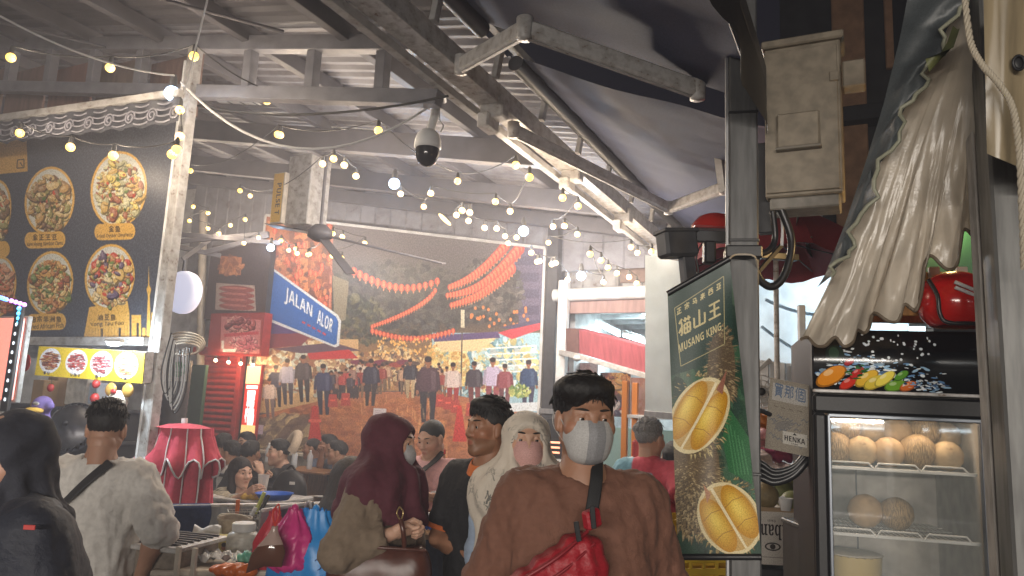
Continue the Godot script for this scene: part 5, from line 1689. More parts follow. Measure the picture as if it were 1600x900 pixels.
	part(t, "letter", box_mesh(Vector3(0.05, 0.06, 0.005), 0.001, Vector3(-0.005, 0.17, 0.013)), glow(Color(1, 0.8, 0.8), 0.8))
	part(t, "letter", box_mesh(Vector3(0.05, 0.04, 0.005), 0.001, Vector3(-0.005, 0.02, 0.013)), glow(Color(0.6, 0.7, 0.8), 0.6))
	# helmet like lamp shade and floodlight left of the pole
	t = thing("red_helmet", "glossy red helmet on the bracket left of the steel pole", "helmet", at(1116, 362, 3.3))
	m = Mb.new()
	m.lathe(PackedVector2Array([Vector2(0.105, 0), Vector2(0.1, 0.03), Vector2(0.07, 0.065), Vector2(0.03, 0.08), Vector2(0.001, 0.083)]), 20)
	part(t, "shell", m.mesh(), mat(Color(0.3, 0.02, 0.015), 0.25))
	part(t, "brim", box_mesh(Vector3(0.22, 0.012, 0.2), 0.004, Vector3(0, -0.003, 0)), mat(Color(0.2, 0.02, 0.018), 0.4))
	t = thing("floodlight", "dark grey floodlight box tilted on the top of the banner bracket", "floodlight", at(1058, 382, 3.2), Basis(Vector3.UP, 0.3) * Basis(Vector3.BACK, 0.12))
	part(t, "housing", box_mesh(Vector3(0.155, 0.115, 0.1), 0.012), M.dark_metal)
	part(t, "rim", box_mesh(Vector3(0.165, 0.016, 0.11), 0.004, Vector3(0, 0.055, 0)), M.dark_metal)
	part(t, "yoke", box_mesh(Vector3(0.06, 0.16, 0.05), 0.006, Vector3(0.04, -0.12, 0)), M.dark_metal)
	part(t, "glass", box_mesh(Vector3(0.13, 0.09, 0.006), 0.002, Vector3(0, 0, -0.052)), M.glass)
	t = thing("junction_box", "black box with dangling wires between floodlight and pole", "junction box", at(1108, 395, 3.2))
	part(t, "case", box_mesh(Vector3(0.05, 0.1, 0.05), 0.008), M.black)
	part(t, "plate", box_mesh(Vector3(0.14, 0.05, 0.03), 0.004, Vector3(-0.0, 0.07, 0)), M.dark_metal)
	part(t, "wire", tube_mesh(curve([Vector3(-0.03, 0.04, 0), Vector3(-0.06, -0.02, 0.02), Vector3(-0.05, -0.1, 0.01), Vector3(-0.1, -0.15, 0)], 10), 0.004, 5), M.wire)
	# translucent sheets
	var sheet := mat(Color(0.60, 0.66, 0.67), 0.35, "blotch", 0.5)
	sheet.backlight_enabled = true
	sheet.backlight = Color(0.9, 0.9, 0.9)
	t = thing("plastic_sheet", "pale translucent plastic sheet hanging left of the durian banner", "plastic sheet")
	rows = []
	for j in 9:
		var row := PackedVector3Array()
		for i in 13:
			var u := i / 12.0
			var v := j / 8.0
			row.append(at(lerpf(1008, 1120, u), lerpf(398 + 22 * u, 646 + 10 * u, v), 6.4 - 0.6 * u + 0.03 * sin(u * 9.0)))
		rows.append(row)
	m = Mb.new()
	m.grid(rows)
	part(t, "film", m.mesh(), sheet)
	part(t, "hem_bar", bar_mesh(at(1008, 646, 6.4), at(1120, 656, 5.8), 0.03, 0.05), M.steel)
	var lit := mat(Color(0.66, 0.74, 0.8), 0.4, "blotch", 0.9)
	lit.backlight_enabled = true
	lit.backlight = Color(1.2, 1.2, 1.2)
	t = thing("backlit_tarpaulin", "bright bluish white tarpaulin lit from behind, between pole and fridge", "tarpaulin")
	rows = []
	for j in 13:
		var row := PackedVector3Array()
		for i in 17:
			var u := i / 16.0
			var v := j / 12.0
			row.append(at(lerpf(1140, 1420, u), lerpf(370, 565, v) + 10 * u, 5.6 + 0.05 * sin(u * 11.0 + v * 4.0) + 0.04 * sin(v * 9.0 - u * 3.0)))
		rows.append(row)
	m = Mb.new()
	m.grid(rows)
	part(t, "cloth", m.mesh(), lit)
	for q in [[1196, 468, 1246, 478], [1190, 510, 1240, 545]]:
		part(t, "fold", tube_mesh(sag(at(q[0], q[1], 5.5), at(q[2] + 30, q[3] + 14, 5.5), 0.02), 0.012, 6), lit)
	t = thing("tube_lamp", "fluorescent tube shining behind the bluish white tarpaulin", "tube lamp")
	for k in 2:
		var a := at(1175 + 60 * k, 470 + 45 * k, 6.3)
		var b := a + R * 1.0
		part(t, "lamp_tube", tube_mesh(PackedVector3Array([a, b]), 0.02, 10), glow(Color(0.84, 0.95, 1.0), 1.5))
		area(t, Transform3D(Basis(), (a + b) * 0.5 + Vector3(0, 0, 0.06)).looking_at((a + b) * 0.5 + Vector3(-0.2, 0, 3), Vector3.UP), Color(0.84, 0.95, 1.0), 0.4, Vector2(0.9, 0.1))
	# fruit stall inside
	t = thing("white_cabinet", "white panelled cabinet below the bluish tarpaulin", "cabinet")
	for k in 4:
		part(t, "panel", slab(at(1176 + 26 * k, 562 + 3 * k, 5.4), at(1200 + 26 * k, 565 + 3 * k, 5.35), at(1200 + 26 * k, 650, 5.35), at(1176 + 26 * k, 650, 5.4), 0.05), M.white)
	part(t, "brace", bar_mesh(at(1180, 582, 5.3), at(1204, 562, 5.3), 0.03, 0.03), M.white_steel)
	part(t, "door", slab(at(1232, 571, 5.3), at(1250, 573, 5.28), at(1250, 640, 5.28), at(1232, 640, 5.3), 0.02), mat(Color(0.4, 0.42, 0.44), 0.5))
	t = thing("wall_fan", "round grey wall fan half hidden by the cardboard sign", "fan", at(1189, 612, 4.6), Basis(Vector3.UP, -0.25))
	for rr in [0.10, 0.07, 0.035]:
		var pts := []
		for i in 21: pts.append(Vector3(cos(TAU * i / 20) * rr, sin(TAU * i / 20) * rr, 0.03 - rr * 0.2))
		part(t, "ring", tube_mesh(curve(pts, 40), 0.004, 6), M.alu)
	for k in 12: part(t, "spoke", tube_mesh(PackedVector3Array([Vector3(0, 0, 0.035), Vector3(cos(TAU * k / 12) * 0.1, sin(TAU * k / 12) * 0.1, 0.01)]), 0.0025, 4), M.alu)
	part(t, "hub", blob_ball(Vector3(0, 0, 0.035), Vector3(0.025, 0.025, 0.012), 10), M.black)
	for k in 4: part(t, "blade", bar_mesh(Vector3(), Vector3(cos(TAU * k / 4 + 0.4) * 0.09, sin(TAU * k / 4 + 0.4) * 0.09, 0), 0.05, 0.004, Vector3(0.3, 0.2, 1)), M.white)
	part(t, "motor", blob_ball(Vector3(0, 0, -0.05), Vector3(0.04, 0.04, 0.06), 10), M.black)
	# stall table with fruit
	var tb := at(1210, 884, 3.95)
	t = thing("fruit_table", "dark steel table under the carton of coconuts", "table", Vector3(tb.x, 0, tb.z), Basis(Vector3.UP, -0.1))
	part(t, "table_top", box_mesh(Vector3(0.9, 0.04, 0.7), 0.006, Vector3(0.12, tb.y - 0.02, -0.25)), M.dark_metal)
	for k in 4: part(t, "leg", box_mesh(Vector3(0.04, tb.y - 0.04, 0.04), 0.004, Vector3([-0.28, 0.52][k % 2], (tb.y - 0.04) / 2, [0.05, -0.55][k / 2])), M.dark_metal)
	var cb := at(1181, 881, 3.85)
	t = thing("fruit_carton", "white fruit carton printed upside down, filled with green coconuts", "carton", cb, Basis(Vector3.UP, -0.06))
	cv = canvas01(256, 320, c8(218, 212, 204))
	cv.text("Caban", [V2(0.98, 0.53), V2(0.12, 0.53), V2(0.12, 0.24), V2(0.98, 0.24)], c8(50, 44, 44), true, true)
	cv.text("fresh", [V2(0.5, 0.2), V2(0.3, 0.2), V2(0.3, 0.15), V2(0.5, 0.15)], c8(90, 80, 80), false)
	cv.ell(0.42, 0.66, 0.2, 0.08, c8(60, 54, 50), 0, 24)
	cv.ell(0.42, 0.66, 0.16, 0.055, c8(218, 212, 204), 0, 24)
	cv.ell(0.42, 0.66, 0.07, 0.05, c8(60, 54, 50), 0, 20)
	cv.line(V2(0, 0.86), V2(1, 0.86), 0.012, c8(150, 140, 134))
	cv.ell(0.92, 0.62, 0.03, 0.02, c8(110, 80, 60))
	var wbox := mat(Color(0.6, 0.56, 0.5), 0.8, "blotch", 3)
	part(t, "printed_face", print_quad(Vector3(0, 0.265, 0.003), Vector3(0.205, 0.265, 0.003), Vector3(0.205, 0, 0.003), Vector3(0, 0, 0.003)), printed(cv, 0.7))
	part(t, "front", box_mesh(Vector3(0.21, 0.27, 0.008), 0.001, Vector3(0.1, 0.135, -0.004)), wbox)
	part(t, "back", box_mesh(Vector3(0.21, 0.27, 0.008), 0.001, Vector3(0.1, 0.135, -0.4)), wbox)
	for e in [0.0, 0.2]: part(t, "side", box_mesh(Vector3(0.008, 0.27, 0.4), 0.001, Vector3(e, 0.135, -0.2)), wbox)
	part(t, "filling", box_mesh(Vector3(0.19, 0.18, 0.38), 0.002, Vector3(0.1, 0.1, -0.2)), wbox)
	part(t, "flap", box_mesh(Vector3(0.21, 0.02, 0.03), 0.002, Vector3(0.1, 0.275, -0.01)), mat(Color(0.4, 0.28, 0.17), 0.8))
	var husk := mat(Color(0.22, 0.24, 0.09), 0.5, "blotch", 6)
	var husk2 := mat(Color(0.26, 0.2, 0.10), 0.55, "blotch", 6)
	var i2 := 0
	for q in [[1196, 775, 3.95, 0.072, "brownish green coconut at the front of the carton beside the pole"], [1219, 767, 4.1, 0.08, "middle green coconut in the carton under the cable loops"], [1239, 757, 4.2, 0.075, "rearmost green coconut in the carton"], [1238, 786, 3.95, 0.066, "green coconut with a white trimmed top at the carton's front"]]:
		var co := thing("green_coconut", q[4], "coconut", at(q[0], q[1], q[2]), Basis(Vector3(0.3, 0, 1).normalized(), 0.5 * i2), "green coconuts in the carton")
		m = Mb.new()
		m.lathe(PackedVector2Array([Vector2(0.001, -1.0), Vector2(0.45, -0.92), Vector2(0.82, -0.5), Vector2(0.98, 0.0), Vector2(0.84, 0.5), Vector2(0.5, 0.88), Vector2(0.14, 1.05), Vector2(0.001, 1.08)].map(func(a): return a * q[3])), 20)
		part(co, "husk", m.mesh(), husk if i2 != 0 else husk2)
		m = Mb.new()
		if i2 == 3: m.lathe(PackedVector2Array([Vector2(0.04, 0.045), Vector2(0.03, 0.066), Vector2(0.001, 0.07)]), 12)
		else: m.lathe(PackedVector2Array([Vector2(0.018, q[3]), Vector2(0.014, q[3] * 1.12), Vector2(0.001, q[3] * 1.13)]), 10)
		part(co, "trimmed_top" if i2 == 3 else "stem_cap", m.mesh(), M.white if i2 == 3 else husk2)
		i2 += 1
	t = thing("paper_cup", "white paper cup lying in front of the trimmed coconut", "cup", at(1228, 798, 3.82))
	m = Mb.new()
	m.lathe(PackedVector2Array([Vector2(0.024, 0), Vector2(0.034, 0.06), Vector2(0.036, 0.062), Vector2(0.033, 0.06), Vector2(0.023, 0.004), Vector2(0.001, 0.004)]), 16)
	part(t, "cup", m.mesh(), M.white)
	for q in [[1195, 690, 4.5, Color(0.62, 0.3, 0.33), "pale pink plastic bag heaped at the back of the fruit stall"], [1222, 708, 4.4, Color(0.55, 0.12, 0.25), "magenta and white bag below the cardboard sign"], [1205, 730, 4.35, Color(0.6, 0.5, 0.5), "white plastic bag behind the green coconuts"], [1186, 664, 4.6, Color(0.6, 0.2, 0.03), "red and yellow packet at the back of the fruit stall"], [1225, 692, 4.5, Color(0.1, 0.35, 0.16), "green bag behind the cardboard sign's lower edge"]]:
		var bg := Blob.new()
		for k in 6: bg.ell(Vector3(rng.randf_range(-0.08, 0.08), rng.randf_range(-0.05, 0.05), rng.randf_range(-0.05, 0.05)), Vector3(0.07, 0.05, 0.05))
		var bm := blob_mesh(bg, 0.014, Vector3(-0.2, -0.14, -0.16), Vector3(0.2, 0.14, 0.16), func(v, n): return 0.012 * sin(v.x * 90.0 + v.y * 60.0) + 0.008 * sin(v.y * 130.0))
		var bt := thing("plastic_bag", q[4], "bag", at(q[0], q[1], q[2]))
		part(bt, "bag", bm, mat(q[3], 0.35))
	t = thing("slim_post", "slim white steel post between the coconut carton and the fridge", "post", Vector3(at(1257, 760, 3.4).x, 0, at(1257, 760, 3.4).z))
	part(t, "shaft", box_mesh(Vector3(0.03, 2.2, 0.03), 0.003, Vector3(0, 1.1, 0)), M.white)
	part(t, "foot", box_mesh(Vector3(0.09, 0.01, 0.09), 0.002, Vector3(0, 0.005, 0)), M.galv)
	t = thing("grey_bin", "ribbed grey metal bin between carton and fridge", "bin", Vector3(at(1264, 860, 3.2).x, 0, at(1264, 860, 3.2).z))
	var topg := at(1264, 820, 3.2).y
	part(t, "body", box_mesh(Vector3(0.14, topg, 0.2), 0.006, Vector3(0, topg / 2, -0.02)), M.dark_metal)
	for k in 5: part(t, "rib", box_mesh(Vector3(0.142, 0.012, 0.006), 0.002, Vector3(0, topg - 0.04 - 0.05 * k, 0.083)), M.dark_metal)
	part(t, "rim", box_mesh(Vector3(0.15, 0.02, 0.21), 0.005, Vector3(0, topg, -0.02)), M.galv)
	t = thing("chain", "short rusty chain hanging beside the fridge door", "chain")
	for k in 8:
		var pts := []
		var cc := at(1264, 842 + 9.5 * k, 2.95)
		for i in 13:
			var w := TAU * i / 12
			pts.append(cc + (Vector3(cos(w) * 0.008, sin(w) * 0.014, 0) if k % 2 else Vector3(0, sin(w) * 0.014, cos(w) * 0.008)))
		part(t, "link", tube_mesh(curve(pts, 16), 0.003, 6), M.galv)
	# cardboard sign
	t = thing("cardboard_sign", "grey cardboard sign with faint writing and a HENKA label, tied beside the pole", "sign")
	var q4 := [at(1204, 590, 2.98), at(1263, 602, 2.86), at(1264, 714, 2.86), at(1195, 700, 2.98)]
	cv = canvas01(224, 400, c8(132, 124, 112))
	cv.rect(0.08, 0.06, 0.98, 0.3, c8(160, 156, 150))
	for k in 3: cv.glyph(GLYPH[["buy", "that", "one"][k]], [V2(0.12 + 0.28 * k, 0.05), V2(0.38 + 0.28 * k, 0.06), V2(0.38 + 0.28 * k, 0.25), V2(0.12 + 0.28 * k, 0.24)], 0.022, c8(84, 100, 124))
	for k in 4: cv.line(V2(0.15 + 0.2 * k, 0.38), V2(0.26 + 0.2 * k, 0.385), 0.01, c8(90, 80, 70))
	for k in 26:
		var a := V2(cv.rg.randf_range(0.05, 0.9), cv.rg.randf_range(0.5, 0.93))
		cv.path([a, a + V2(0.06, -0.03), a + V2(0.12, 0.01), a + V2(0.17, -0.02)], 0.012, c8(92, 96, 104))
	cv.ell(0.42, 0.62, 0.2, 0.06, c8(112, 108, 104), -0.2)
	cv.rect(0.42, 0.70, 0.96, 0.88, c8(176, 172, 164))
	cv.text("HENKA", [V2(0.46, 0.755), V2(0.92, 0.765), V2(0.92, 0.84), V2(0.46, 0.83)], c8(30, 28, 30))
	cv.text("JAM", [V2(0.6, 0.85), V2(0.75, 0.855), V2(0.75, 0.876), V2(0.6, 0.87)], c8(50, 46, 46))
	cv.poly([V2(0.64, 0.735), V2(0.69, 0.705), V2(0.74, 0.735)], c8(40, 36, 36))
	part(t, "printed_face", print_quad(q4[0], q4[1], q4[2], q4[3]), printed(cv, 0.85))
	part(t, "board", slab(q4[0] + Vector3(0, 0, -0.002), q4[1] + Vector3(0, 0, -0.002), q4[2] + Vector3(0, 0, -0.002), q4[3] + Vector3(0, 0, -0.002), 0.006), mat(Color(0.3, 0.24, 0.17), 0.85))
	part(t, "tie", tube_mesh(curve([at(1204, 648, 2.97), at(1190, 642, 2.96), at(1180, 640, 2.94)], 6), 0.01, 6), M.rubber)
	# cable loops
	var nm := ["uppermost black cable sagging from the pole to the fridge", "second black cable sagging from the pole to the fridge", "third black cable sagging from the pole to the fridge", "lowest and thickest black cable sagging from the pole to the fridge"]
	for k in 4:
		tag(part(self, "cable", tube_mesh(curve([at(1150, 735 + 6 * k, 2.98), at(1184, 722 + 8 * k, 2.94), at(1210, 736 + 6 * k, 2.92), at(1240, 728 + 5 * k, 2.9), at(1262, 704 + 5 * k, 2.9), at(1280, 690 + 4 * k, 2.95)], 22), 0.0095 + 0.0015 * (k % 2) + (0.003 if k == 3 else 0.0), 8), M.rubber), nm[k], "cable")
	# yellow crates and stall shelf beyond the brown shirt man
	for q in [[1052, 845, 4.0, "yellow plastic crate between the brown shirt man and the banner"], [1092, 885, 3.6, "yellow plastic crate below the banner's bottom rod"]]:
		var p := at(q[0], q[1], q[2])
		t = thing("plastic_crate", q[3], "crate", p + Vector3.DOWN * 0.14, Basis(Vector3.UP, 0.2), "yellow crates by the banner")
		var yl := mat(Color(0.55, 0.36, 0.02), 0.45)
		for k in 5: part(t, "slat", box_mesh(Vector3(0.34, 0.03, 0.012), 0.003, Vector3(0, 0.03 + 0.055 * k, 0.12)), yl)
		for k in 6: part(t, "bar", box_mesh(Vector3(0.016, 0.27, 0.014), 0.003, Vector3(-0.165 + 0.066 * k, 0.135, 0.118)), yl)
		for e in [-1, 1]: part(t, "side", box_mesh(Vector3(0.014, 0.27, 0.24), 0.003, Vector3(0.17 * e, 0.135, 0)), yl)
		part(t, "back", box_mesh(Vector3(0.34, 0.27, 0.014), 0.003, Vector3(0, 0.135, -0.12)), yl)
		var st := thing("crate_stand", q[3].replace("yellow plastic crate", "grey steel stand under the yellow crate"), "stand", Vector3(p.x, 0, p.z), Basis(Vector3.UP, 0.2), "crate stands")
		part(st, "top", box_mesh(Vector3(0.4, 0.03, 0.3), 0.004, Vector3(0, p.y - 0.16, 0)), M.galv)
		for k in 4: part(st, "leg", box_mesh(Vector3(0.05, p.y - 0.175, 0.05), 0.004, Vector3(0.16 * (k % 2 * 2 - 1), (p.y - 0.175) / 2, 0.11 * (k / 2 * 2 - 1))), M.galv)
	t = thing("orange_shelf", "orange and white stall shelf behind the grey haired man", "shelf", Vector3(at(1040, 700, 6.6).x, 0, at(1040, 700, 6.6).z), GRID)
	for k in 4: part(t, "shelf", box_mesh(Vector3(0.7, 0.03, 0.35), 0.004, Vector3(0, 0.5 + 0.38 * k, 0)), M.white)
	for k in 4: part(t, "upright", box_mesh(Vector3(0.05, 1.95, 0.05), 0.004, Vector3(0.33 * (k % 2 * 2 - 1), 0.975, 0.16 * (k / 2 * 2 - 1))), mat(Color(0.6, 0.2, 0.03), 0.5))
	for k in 8: part(t, "jar", box_mesh(Vector3(0.09, 0.16, 0.1), 0.02, Vector3(-0.24 + 0.16 * (k % 4), 0.975 + 0.38 * (k / 4), 0.04)), [M.cream, M.red, M.white][k % 3])

# ---------------------------------------------------------------- drinks fridge with coconuts, the tarpaulin over it, the right post
func build_fridge_stall():
	var fb := Basis(Vector3.UP, deg_to_rad(-14))
	var c := at(1271, 700, 2.76)
	var t := thing("display_fridge", "black glass door display fridge with a fruit splash header", "fridge", Vector3(c.x, 0, c.z), fb)
	var w := 0.605
	var top := 2.0
	var hb := 1.775
	part(t, "side_panel", box_mesh(Vector3(0.03, top, 0.6), 0.006, Vector3(0.015, top / 2, -0.32)), M.black)
	part(t, "side_panel", box_mesh(Vector3(0.03, top, 0.6), 0.006, Vector3(w - 0.015, top / 2, -0.32)), M.black)
	var liner := mat(Color(0.42, 0.38, 0.33), 0.5, "blotch", 2)
	part(t, "back_panel", box_mesh(Vector3(w - 0.06, top, 0.03), 0.0, Vector3(w / 2, top / 2, -0.6)), liner)
	part(t, "back_seam", box_mesh(Vector3(0.006, 1.7, 0.004), 0.0, Vector3(w * 0.42, 0.9, -0.583)), M.dark_metal)
	for e in [0.034, w - 0.034]: part(t, "liner", box_mesh(Vector3(0.008, 1.72, 0.53), 0.0, Vector3(e, 0.88, -0.32)), liner)
	part(t, "top_panel", box_mesh(Vector3(w - 0.06, 0.03, 0.55), 0.0, Vector3(w / 2, 1.762, -0.3)), liner)
	part(t, "base", box_mesh(Vector3(w - 0.002, 0.16, 0.56), 0.01, Vector3(w / 2, 0.08, -0.3)), M.black)
	# header, bowed forward, printed
	var cv := canvas01(640, 224, c8(16, 17, 20))
	cv.dabs(0.24, 0.72, 0.22, 0.2, 90, 0.03, [c8(206, 220, 226), c8(150, 180, 206), c8(236, 240, 240), c8(96, 130, 170)])
	for k in 150:
		var x := cv.rg.randf_range(0.1, 0.74)
		var y := 0.35 + 0.55 * (x / 0.74) + cv.rg.randf_range(-0.2, 0.16)
		var s := cv.rg.randf_range(0.002, 0.014)
		cv.ell(x, y, s, s * 1.9, [c8(226, 234, 238), c8(150, 186, 214), c8(96, 136, 180)][k % 3], cv.rg.randf() * 3)
	cv.ell(0.12, 0.42, 0.055, 0.15, c8(34, 52, 44))
	cv.ell(0.115, 0.40, 0.03, 0.1, c8(60, 90, 70))
	for f in [[0.1, 0.78, 0.07, 0.19, 222, 140, 36], [0.2, 0.88, 0.04, 0.12, 206, 56, 40], [0.245, 0.72, 0.03, 0.1, 190, 44, 40], [0.3, 0.8, 0.05, 0.15, 226, 180, 60], [0.345, 0.86, 0.05, 0.13, 214, 190, 70], [0.4, 0.8, 0.04, 0.14, 236, 216, 90], [0.46, 0.9, 0.055, 0.1, 110, 160, 50], [0.2, 0.55, 0.025, 0.06, 170, 30, 36], [0.53, 0.9, 0.04, 0.09, 214, 110, 50], [0.49, 0.74, 0.03, 0.09, 90, 150, 50]]:
		cv.ell(f[0], f[1], f[2], f[3], c8(f[4], f[5], f[6]).darkened(0.3), 0.3, 18)
		cv.ell(f[0], f[1] - 0.01, f[2] * 0.88, f[3] * 0.88, c8(f[4], f[5], f[6]), 0.3, 18)
		cv.ell(f[0] - f[2] * 0.25, f[1] - f[3] * 0.3, f[2] * 0.35, f[3] * 0.3, c8(f[4], f[5], f[6]).lightened(0.4), 0.3, 12)
	cv.dabs(0.25, 0.7, 0.06, 0.12, 20, 0.02, [c8(40, 96, 44), c8(60, 120, 54)])
	for k in 40:
		var x := cv.rg.randf_range(0.28, 0.7)
		cv.ell(x, cv.rg.randf_range(0.08, 0.5), 0.004 + 0.006 * cv.rg.randf(), 0.012 + 0.014 * cv.rg.randf(), c8(214, 222, 228))
	cv.dabs(0.62, 0.88, 0.12, 0.08, 60, 0.014, [c8(226, 232, 236), c8(120, 160, 200), c8(60, 90, 130)])
	var rows := []
	for j in 9:
		var v := j / 8.0
		var row := PackedVector3Array()
		for i in 2: row.append(Vector3(lerpf(0.0, w, i), lerpf(top, hb, v), 0.02 + 0.035 * sin(v * PI)))
		rows.append(row)
	var m := Mb.new()
	m.grid(rows)
	part(t, "header", m.mesh(), printed(cv, 0.16, 0, false))
	part(t, "header_back", box_mesh(Vector3(w, top - hb, 0.5), 0.004, Vector3(w / 2, (top + hb) / 2, -0.24)), M.black)
	part(t, "header_trim", box_mesh(Vector3(w, 0.012, 0.03), 0.004, Vector3(w / 2, hb - 0.004, 0.018)), M.alu)
	# door
	var d := part(t, "door", box_mesh(Vector3(w, 0.07, 0.045), 0.012, Vector3(w / 2, hb - 0.05, 0.0)), M.black)
	part(d, "frame", box_mesh(Vector3(0.046, 1.5, 0.045), 0.012, Vector3(0.023, hb - 0.085 - 0.75, 0.0)), M.black)
	part(d, "frame", box_mesh(Vector3(0.046, 1.5, 0.045), 0.012, Vector3(w - 0.023, hb - 0.085 - 0.75, 0.0)), M.black)
	part(d, "frame", box_mesh(Vector3(w, 0.08, 0.045), 0.012, Vector3(w / 2, 0.21, 0.0)), M.black)
	var seal := mat(Color(0.2, 0.22, 0.25), 0.35, "", 1, "", 0, 0.5)
	part(d, "seal", box_mesh(Vector3(w - 0.1, 0.014, 0.03), 0.003, Vector3(w / 2, hb - 0.092, 0.012)), seal)
	for e in [0.052, w - 0.052]: part(d, "seal", box_mesh(Vector3(0.012, 1.42, 0.03), 0.003, Vector3(e, hb - 0.8, 0.012)), seal)
	part(d, "pane", box_mesh(Vector3(w - 0.09, 1.42, 0.006), 0.0, Vector3(w / 2, hb - 0.085 - 0.71, 0.0), Basis(Vector3.RIGHT, -0.032)), M.glass)
	var ftl := part(t, "lamp_tube", tube_mesh(PackedVector3Array([Vector3(0.08, 1.715, -0.1), Vector3(w - 0.08, 1.715, -0.1)]), 0.012, 8), glow(Color(1.0, 0.92, 0.8), 1.5))
	area(ftl, Transform3D(Basis(Vector3.RIGHT, -PI / 2 - 0.5), Vector3(w / 2, 1.69, -0.1)), Color(1.0, 0.9, 0.78), FRIDGE_LIGHT, Vector2(0.4, 0.03))
	# wire shelves
	var wire := mat(Color(0.62, 0.6, 0.56), 0.4)
	for sy in [1.493, 1.255, 0.93, 0.6]:
		var sh := part(t, "shelf", box_mesh(Vector3(w - 0.1, 0.012, 0.008), 0.002, Vector3(w / 2, sy, -0.05)), wire)
		m = Mb.new()
		for k in 26: m.bar(Vector3(0.06 + k * 0.0186, sy, -0.05), Vector3(0.06 + k * 0.0186, sy, -0.55), 0.003, 0.003)
		for k in 4: m.bar(Vector3(0.05, sy - 0.004, -0.12 - 0.12 * k), Vector3(w - 0.05, sy - 0.004, -0.12 - 0.12 * k), 0.004, 0.004)
		part(sh, "rod", m.mesh(), wire)
		m = Mb.new()
		for k in 3:
			var x0 := 0.065 + k * 0.157
			m.tube(PackedVector3Array([Vector3(x0 - 0.006, sy, -0.046), Vector3(x0 + 0.008, sy + 0.022, -0.046), Vector3(x0 + 0.13, sy + 0.022, -0.046), Vector3(x0 + 0.15, sy, -0.046)]), 0.0035, 6)
		part(sh, "front_rail", m.mesh(), wire)
	# husked coconuts
	var shell := [mat(Color(0.52, 0.34, 0.16), 0.65, "hairs", 3.0, "grain", 0.05), mat(Color(0.56, 0.39, 0.2), 0.65, "rust", 2.5, "grain", 0.05), mat(Color(0.48, 0.31, 0.15), 0.65, "blotch", 5.0, "grain", 0.05)]
	var spots := [[0.105, 1.493, 0.064, 0.17, "front left coconut on the fridge's top shelf"], [0.195, 1.493, 0.058, 0.15, "second coconut from the left in the top shelf's front row"], [0.288, 1.493, 0.058, 0.15, "third coconut in the top shelf's front row"], [0.392, 1.493, 0.066, 0.16, "large fourth coconut in the top shelf's front row"], [0.49, 1.493, 0.056, 0.15, "front right coconut on the fridge's top shelf"], [0.09, 1.592, 0.058, 0.28, "coconut at the left end of the upper row behind the glass"], [0.15, 1.585, 0.056, 0.19, "coconut with a dark crack atop the left end of the row"], [0.24, 1.575, 0.062, 0.24, "coconut atop the middle of the row"], [0.34, 1.57, 0.058, 0.24, "coconut atop the row right of the middle"], [0.44, 1.575, 0.06, 0.24, "coconut atop the right part of the row"], [0.52, 1.565, 0.055, 0.26, "coconut atop the right end of the row"], [0.21, 1.26, 0.064, 0.2, "darker left coconut of the pair on the second shelf"], [0.32, 1.26, 0.062, 0.2, "lighter right coconut of the pair on the second shelf"], [0.42, 0.936, 0.06, 0.2, "coconut on the fridge's third shelf"]]
	var k := 0
	for s in spots:
		m = Mb.new()
		var r: float = s[2]
		m.lathe(PackedVector2Array([Vector2(0.001, -1.0), Vector2(0.5, -0.87), Vector2(0.87, -0.5), Vector2(1.0, 0.0), Vector2(0.9, 0.45), Vector2(0.58, 0.82), Vector2(0.2, 0.98), Vector2(0.001, 0.99)].map(func(a): return a * r)), 22, Transform3D(Basis(Vector3(cos(k * 2.1), 0, sin(k * 2.1)), 0.7), Vector3()))
		var o := thing("husked_coconut", "brown husked coconut, %s" % s[4], "coconut", t.transform * Vector3(s[0], s[1] + r + 0.003, -s[3]), fb, "brown coconuts in the fridge")
		part(o, "shell", m.mesh(), shell[k % 3])
		k += 1
	var pb := thing("yellow_tub", "yellow tub on the fridge's third shelf", "tub", t.transform * Vector3(0.17, 0.936, -0.25), fb)
	m = Mb.new()
	m.lathe(PackedVector2Array([Vector2(0.001, 0), Vector2(0.09, 0), Vector2(0.105, 0.22), Vector2(0.11, 0.225), Vector2(0.1, 0.22), Vector2(0.001, 0.2)]), 24)
	part(pb, "tub", m.mesh(), mat(Color(0.5, 0.36, 0.12), 0.4))
	part(pb, "lid", blob_ball(Vector3(0, 0.225, 0), Vector3(0.108, 0.01, 0.108), 20), M.cream)
	# things on the fridge
	var hp := at(1493, 470, 2.62)
	t = thing("red_helmet", "red motorcycle helmet with a white stripe on top of the fridge", "helmet", hp)
	var bl := Blob.new()
	bl.ell(Vector3(0, 0, 0), Vector3(0.125, 0.105, 0.12))
	bl.ell(Vector3(0.02, -0.03, 0.0), Vector3(0.125, 0.085, 0.12))
	bl.half(Vector3.DOWN, 0.092)
	part(t, "shell", blob_mesh(bl, 0.008, Vector3(-0.18, -0.15, -0.16), Vector3(0.2, 0.14, 0.16)), mat(Color(0.46, 0.012, 0.01), 0.16))
	m = Mb.new()
	for e in [0.0, 0.018]:
		var pts := PackedVector3Array()
		for i in 13:
			var wv := lerpf(-0.55, 1.15, i / 12.0)
			pts.append(Vector3(sin(wv) * 0.128, 0.015 - 0.055 * wv - e, 0.1155 * cos(wv * 0.75) + 0.006))
		m.tube(pts, 0.0065, 6)
	part(t, "stripe", m.mesh(), M.white)
	part(t, "rim", tube_mesh(curve([Vector3(-0.12, 0.06, 0.05), Vector3(-0.115, 0.0, 0.09), Vector3(-0.11, -0.06, 0.09), Vector3(-0.09, -0.092, 0.1), Vector3(0.0, -0.094, 0.118), Vector3(0.12, -0.094, 0.06)], 20), 0.007, 8), M.rubber)
	t = thing("wooden_crate", "orange brown wooden crate on the fridge beside the helmet", "crate", at(1425, 500, 2.8), fb)
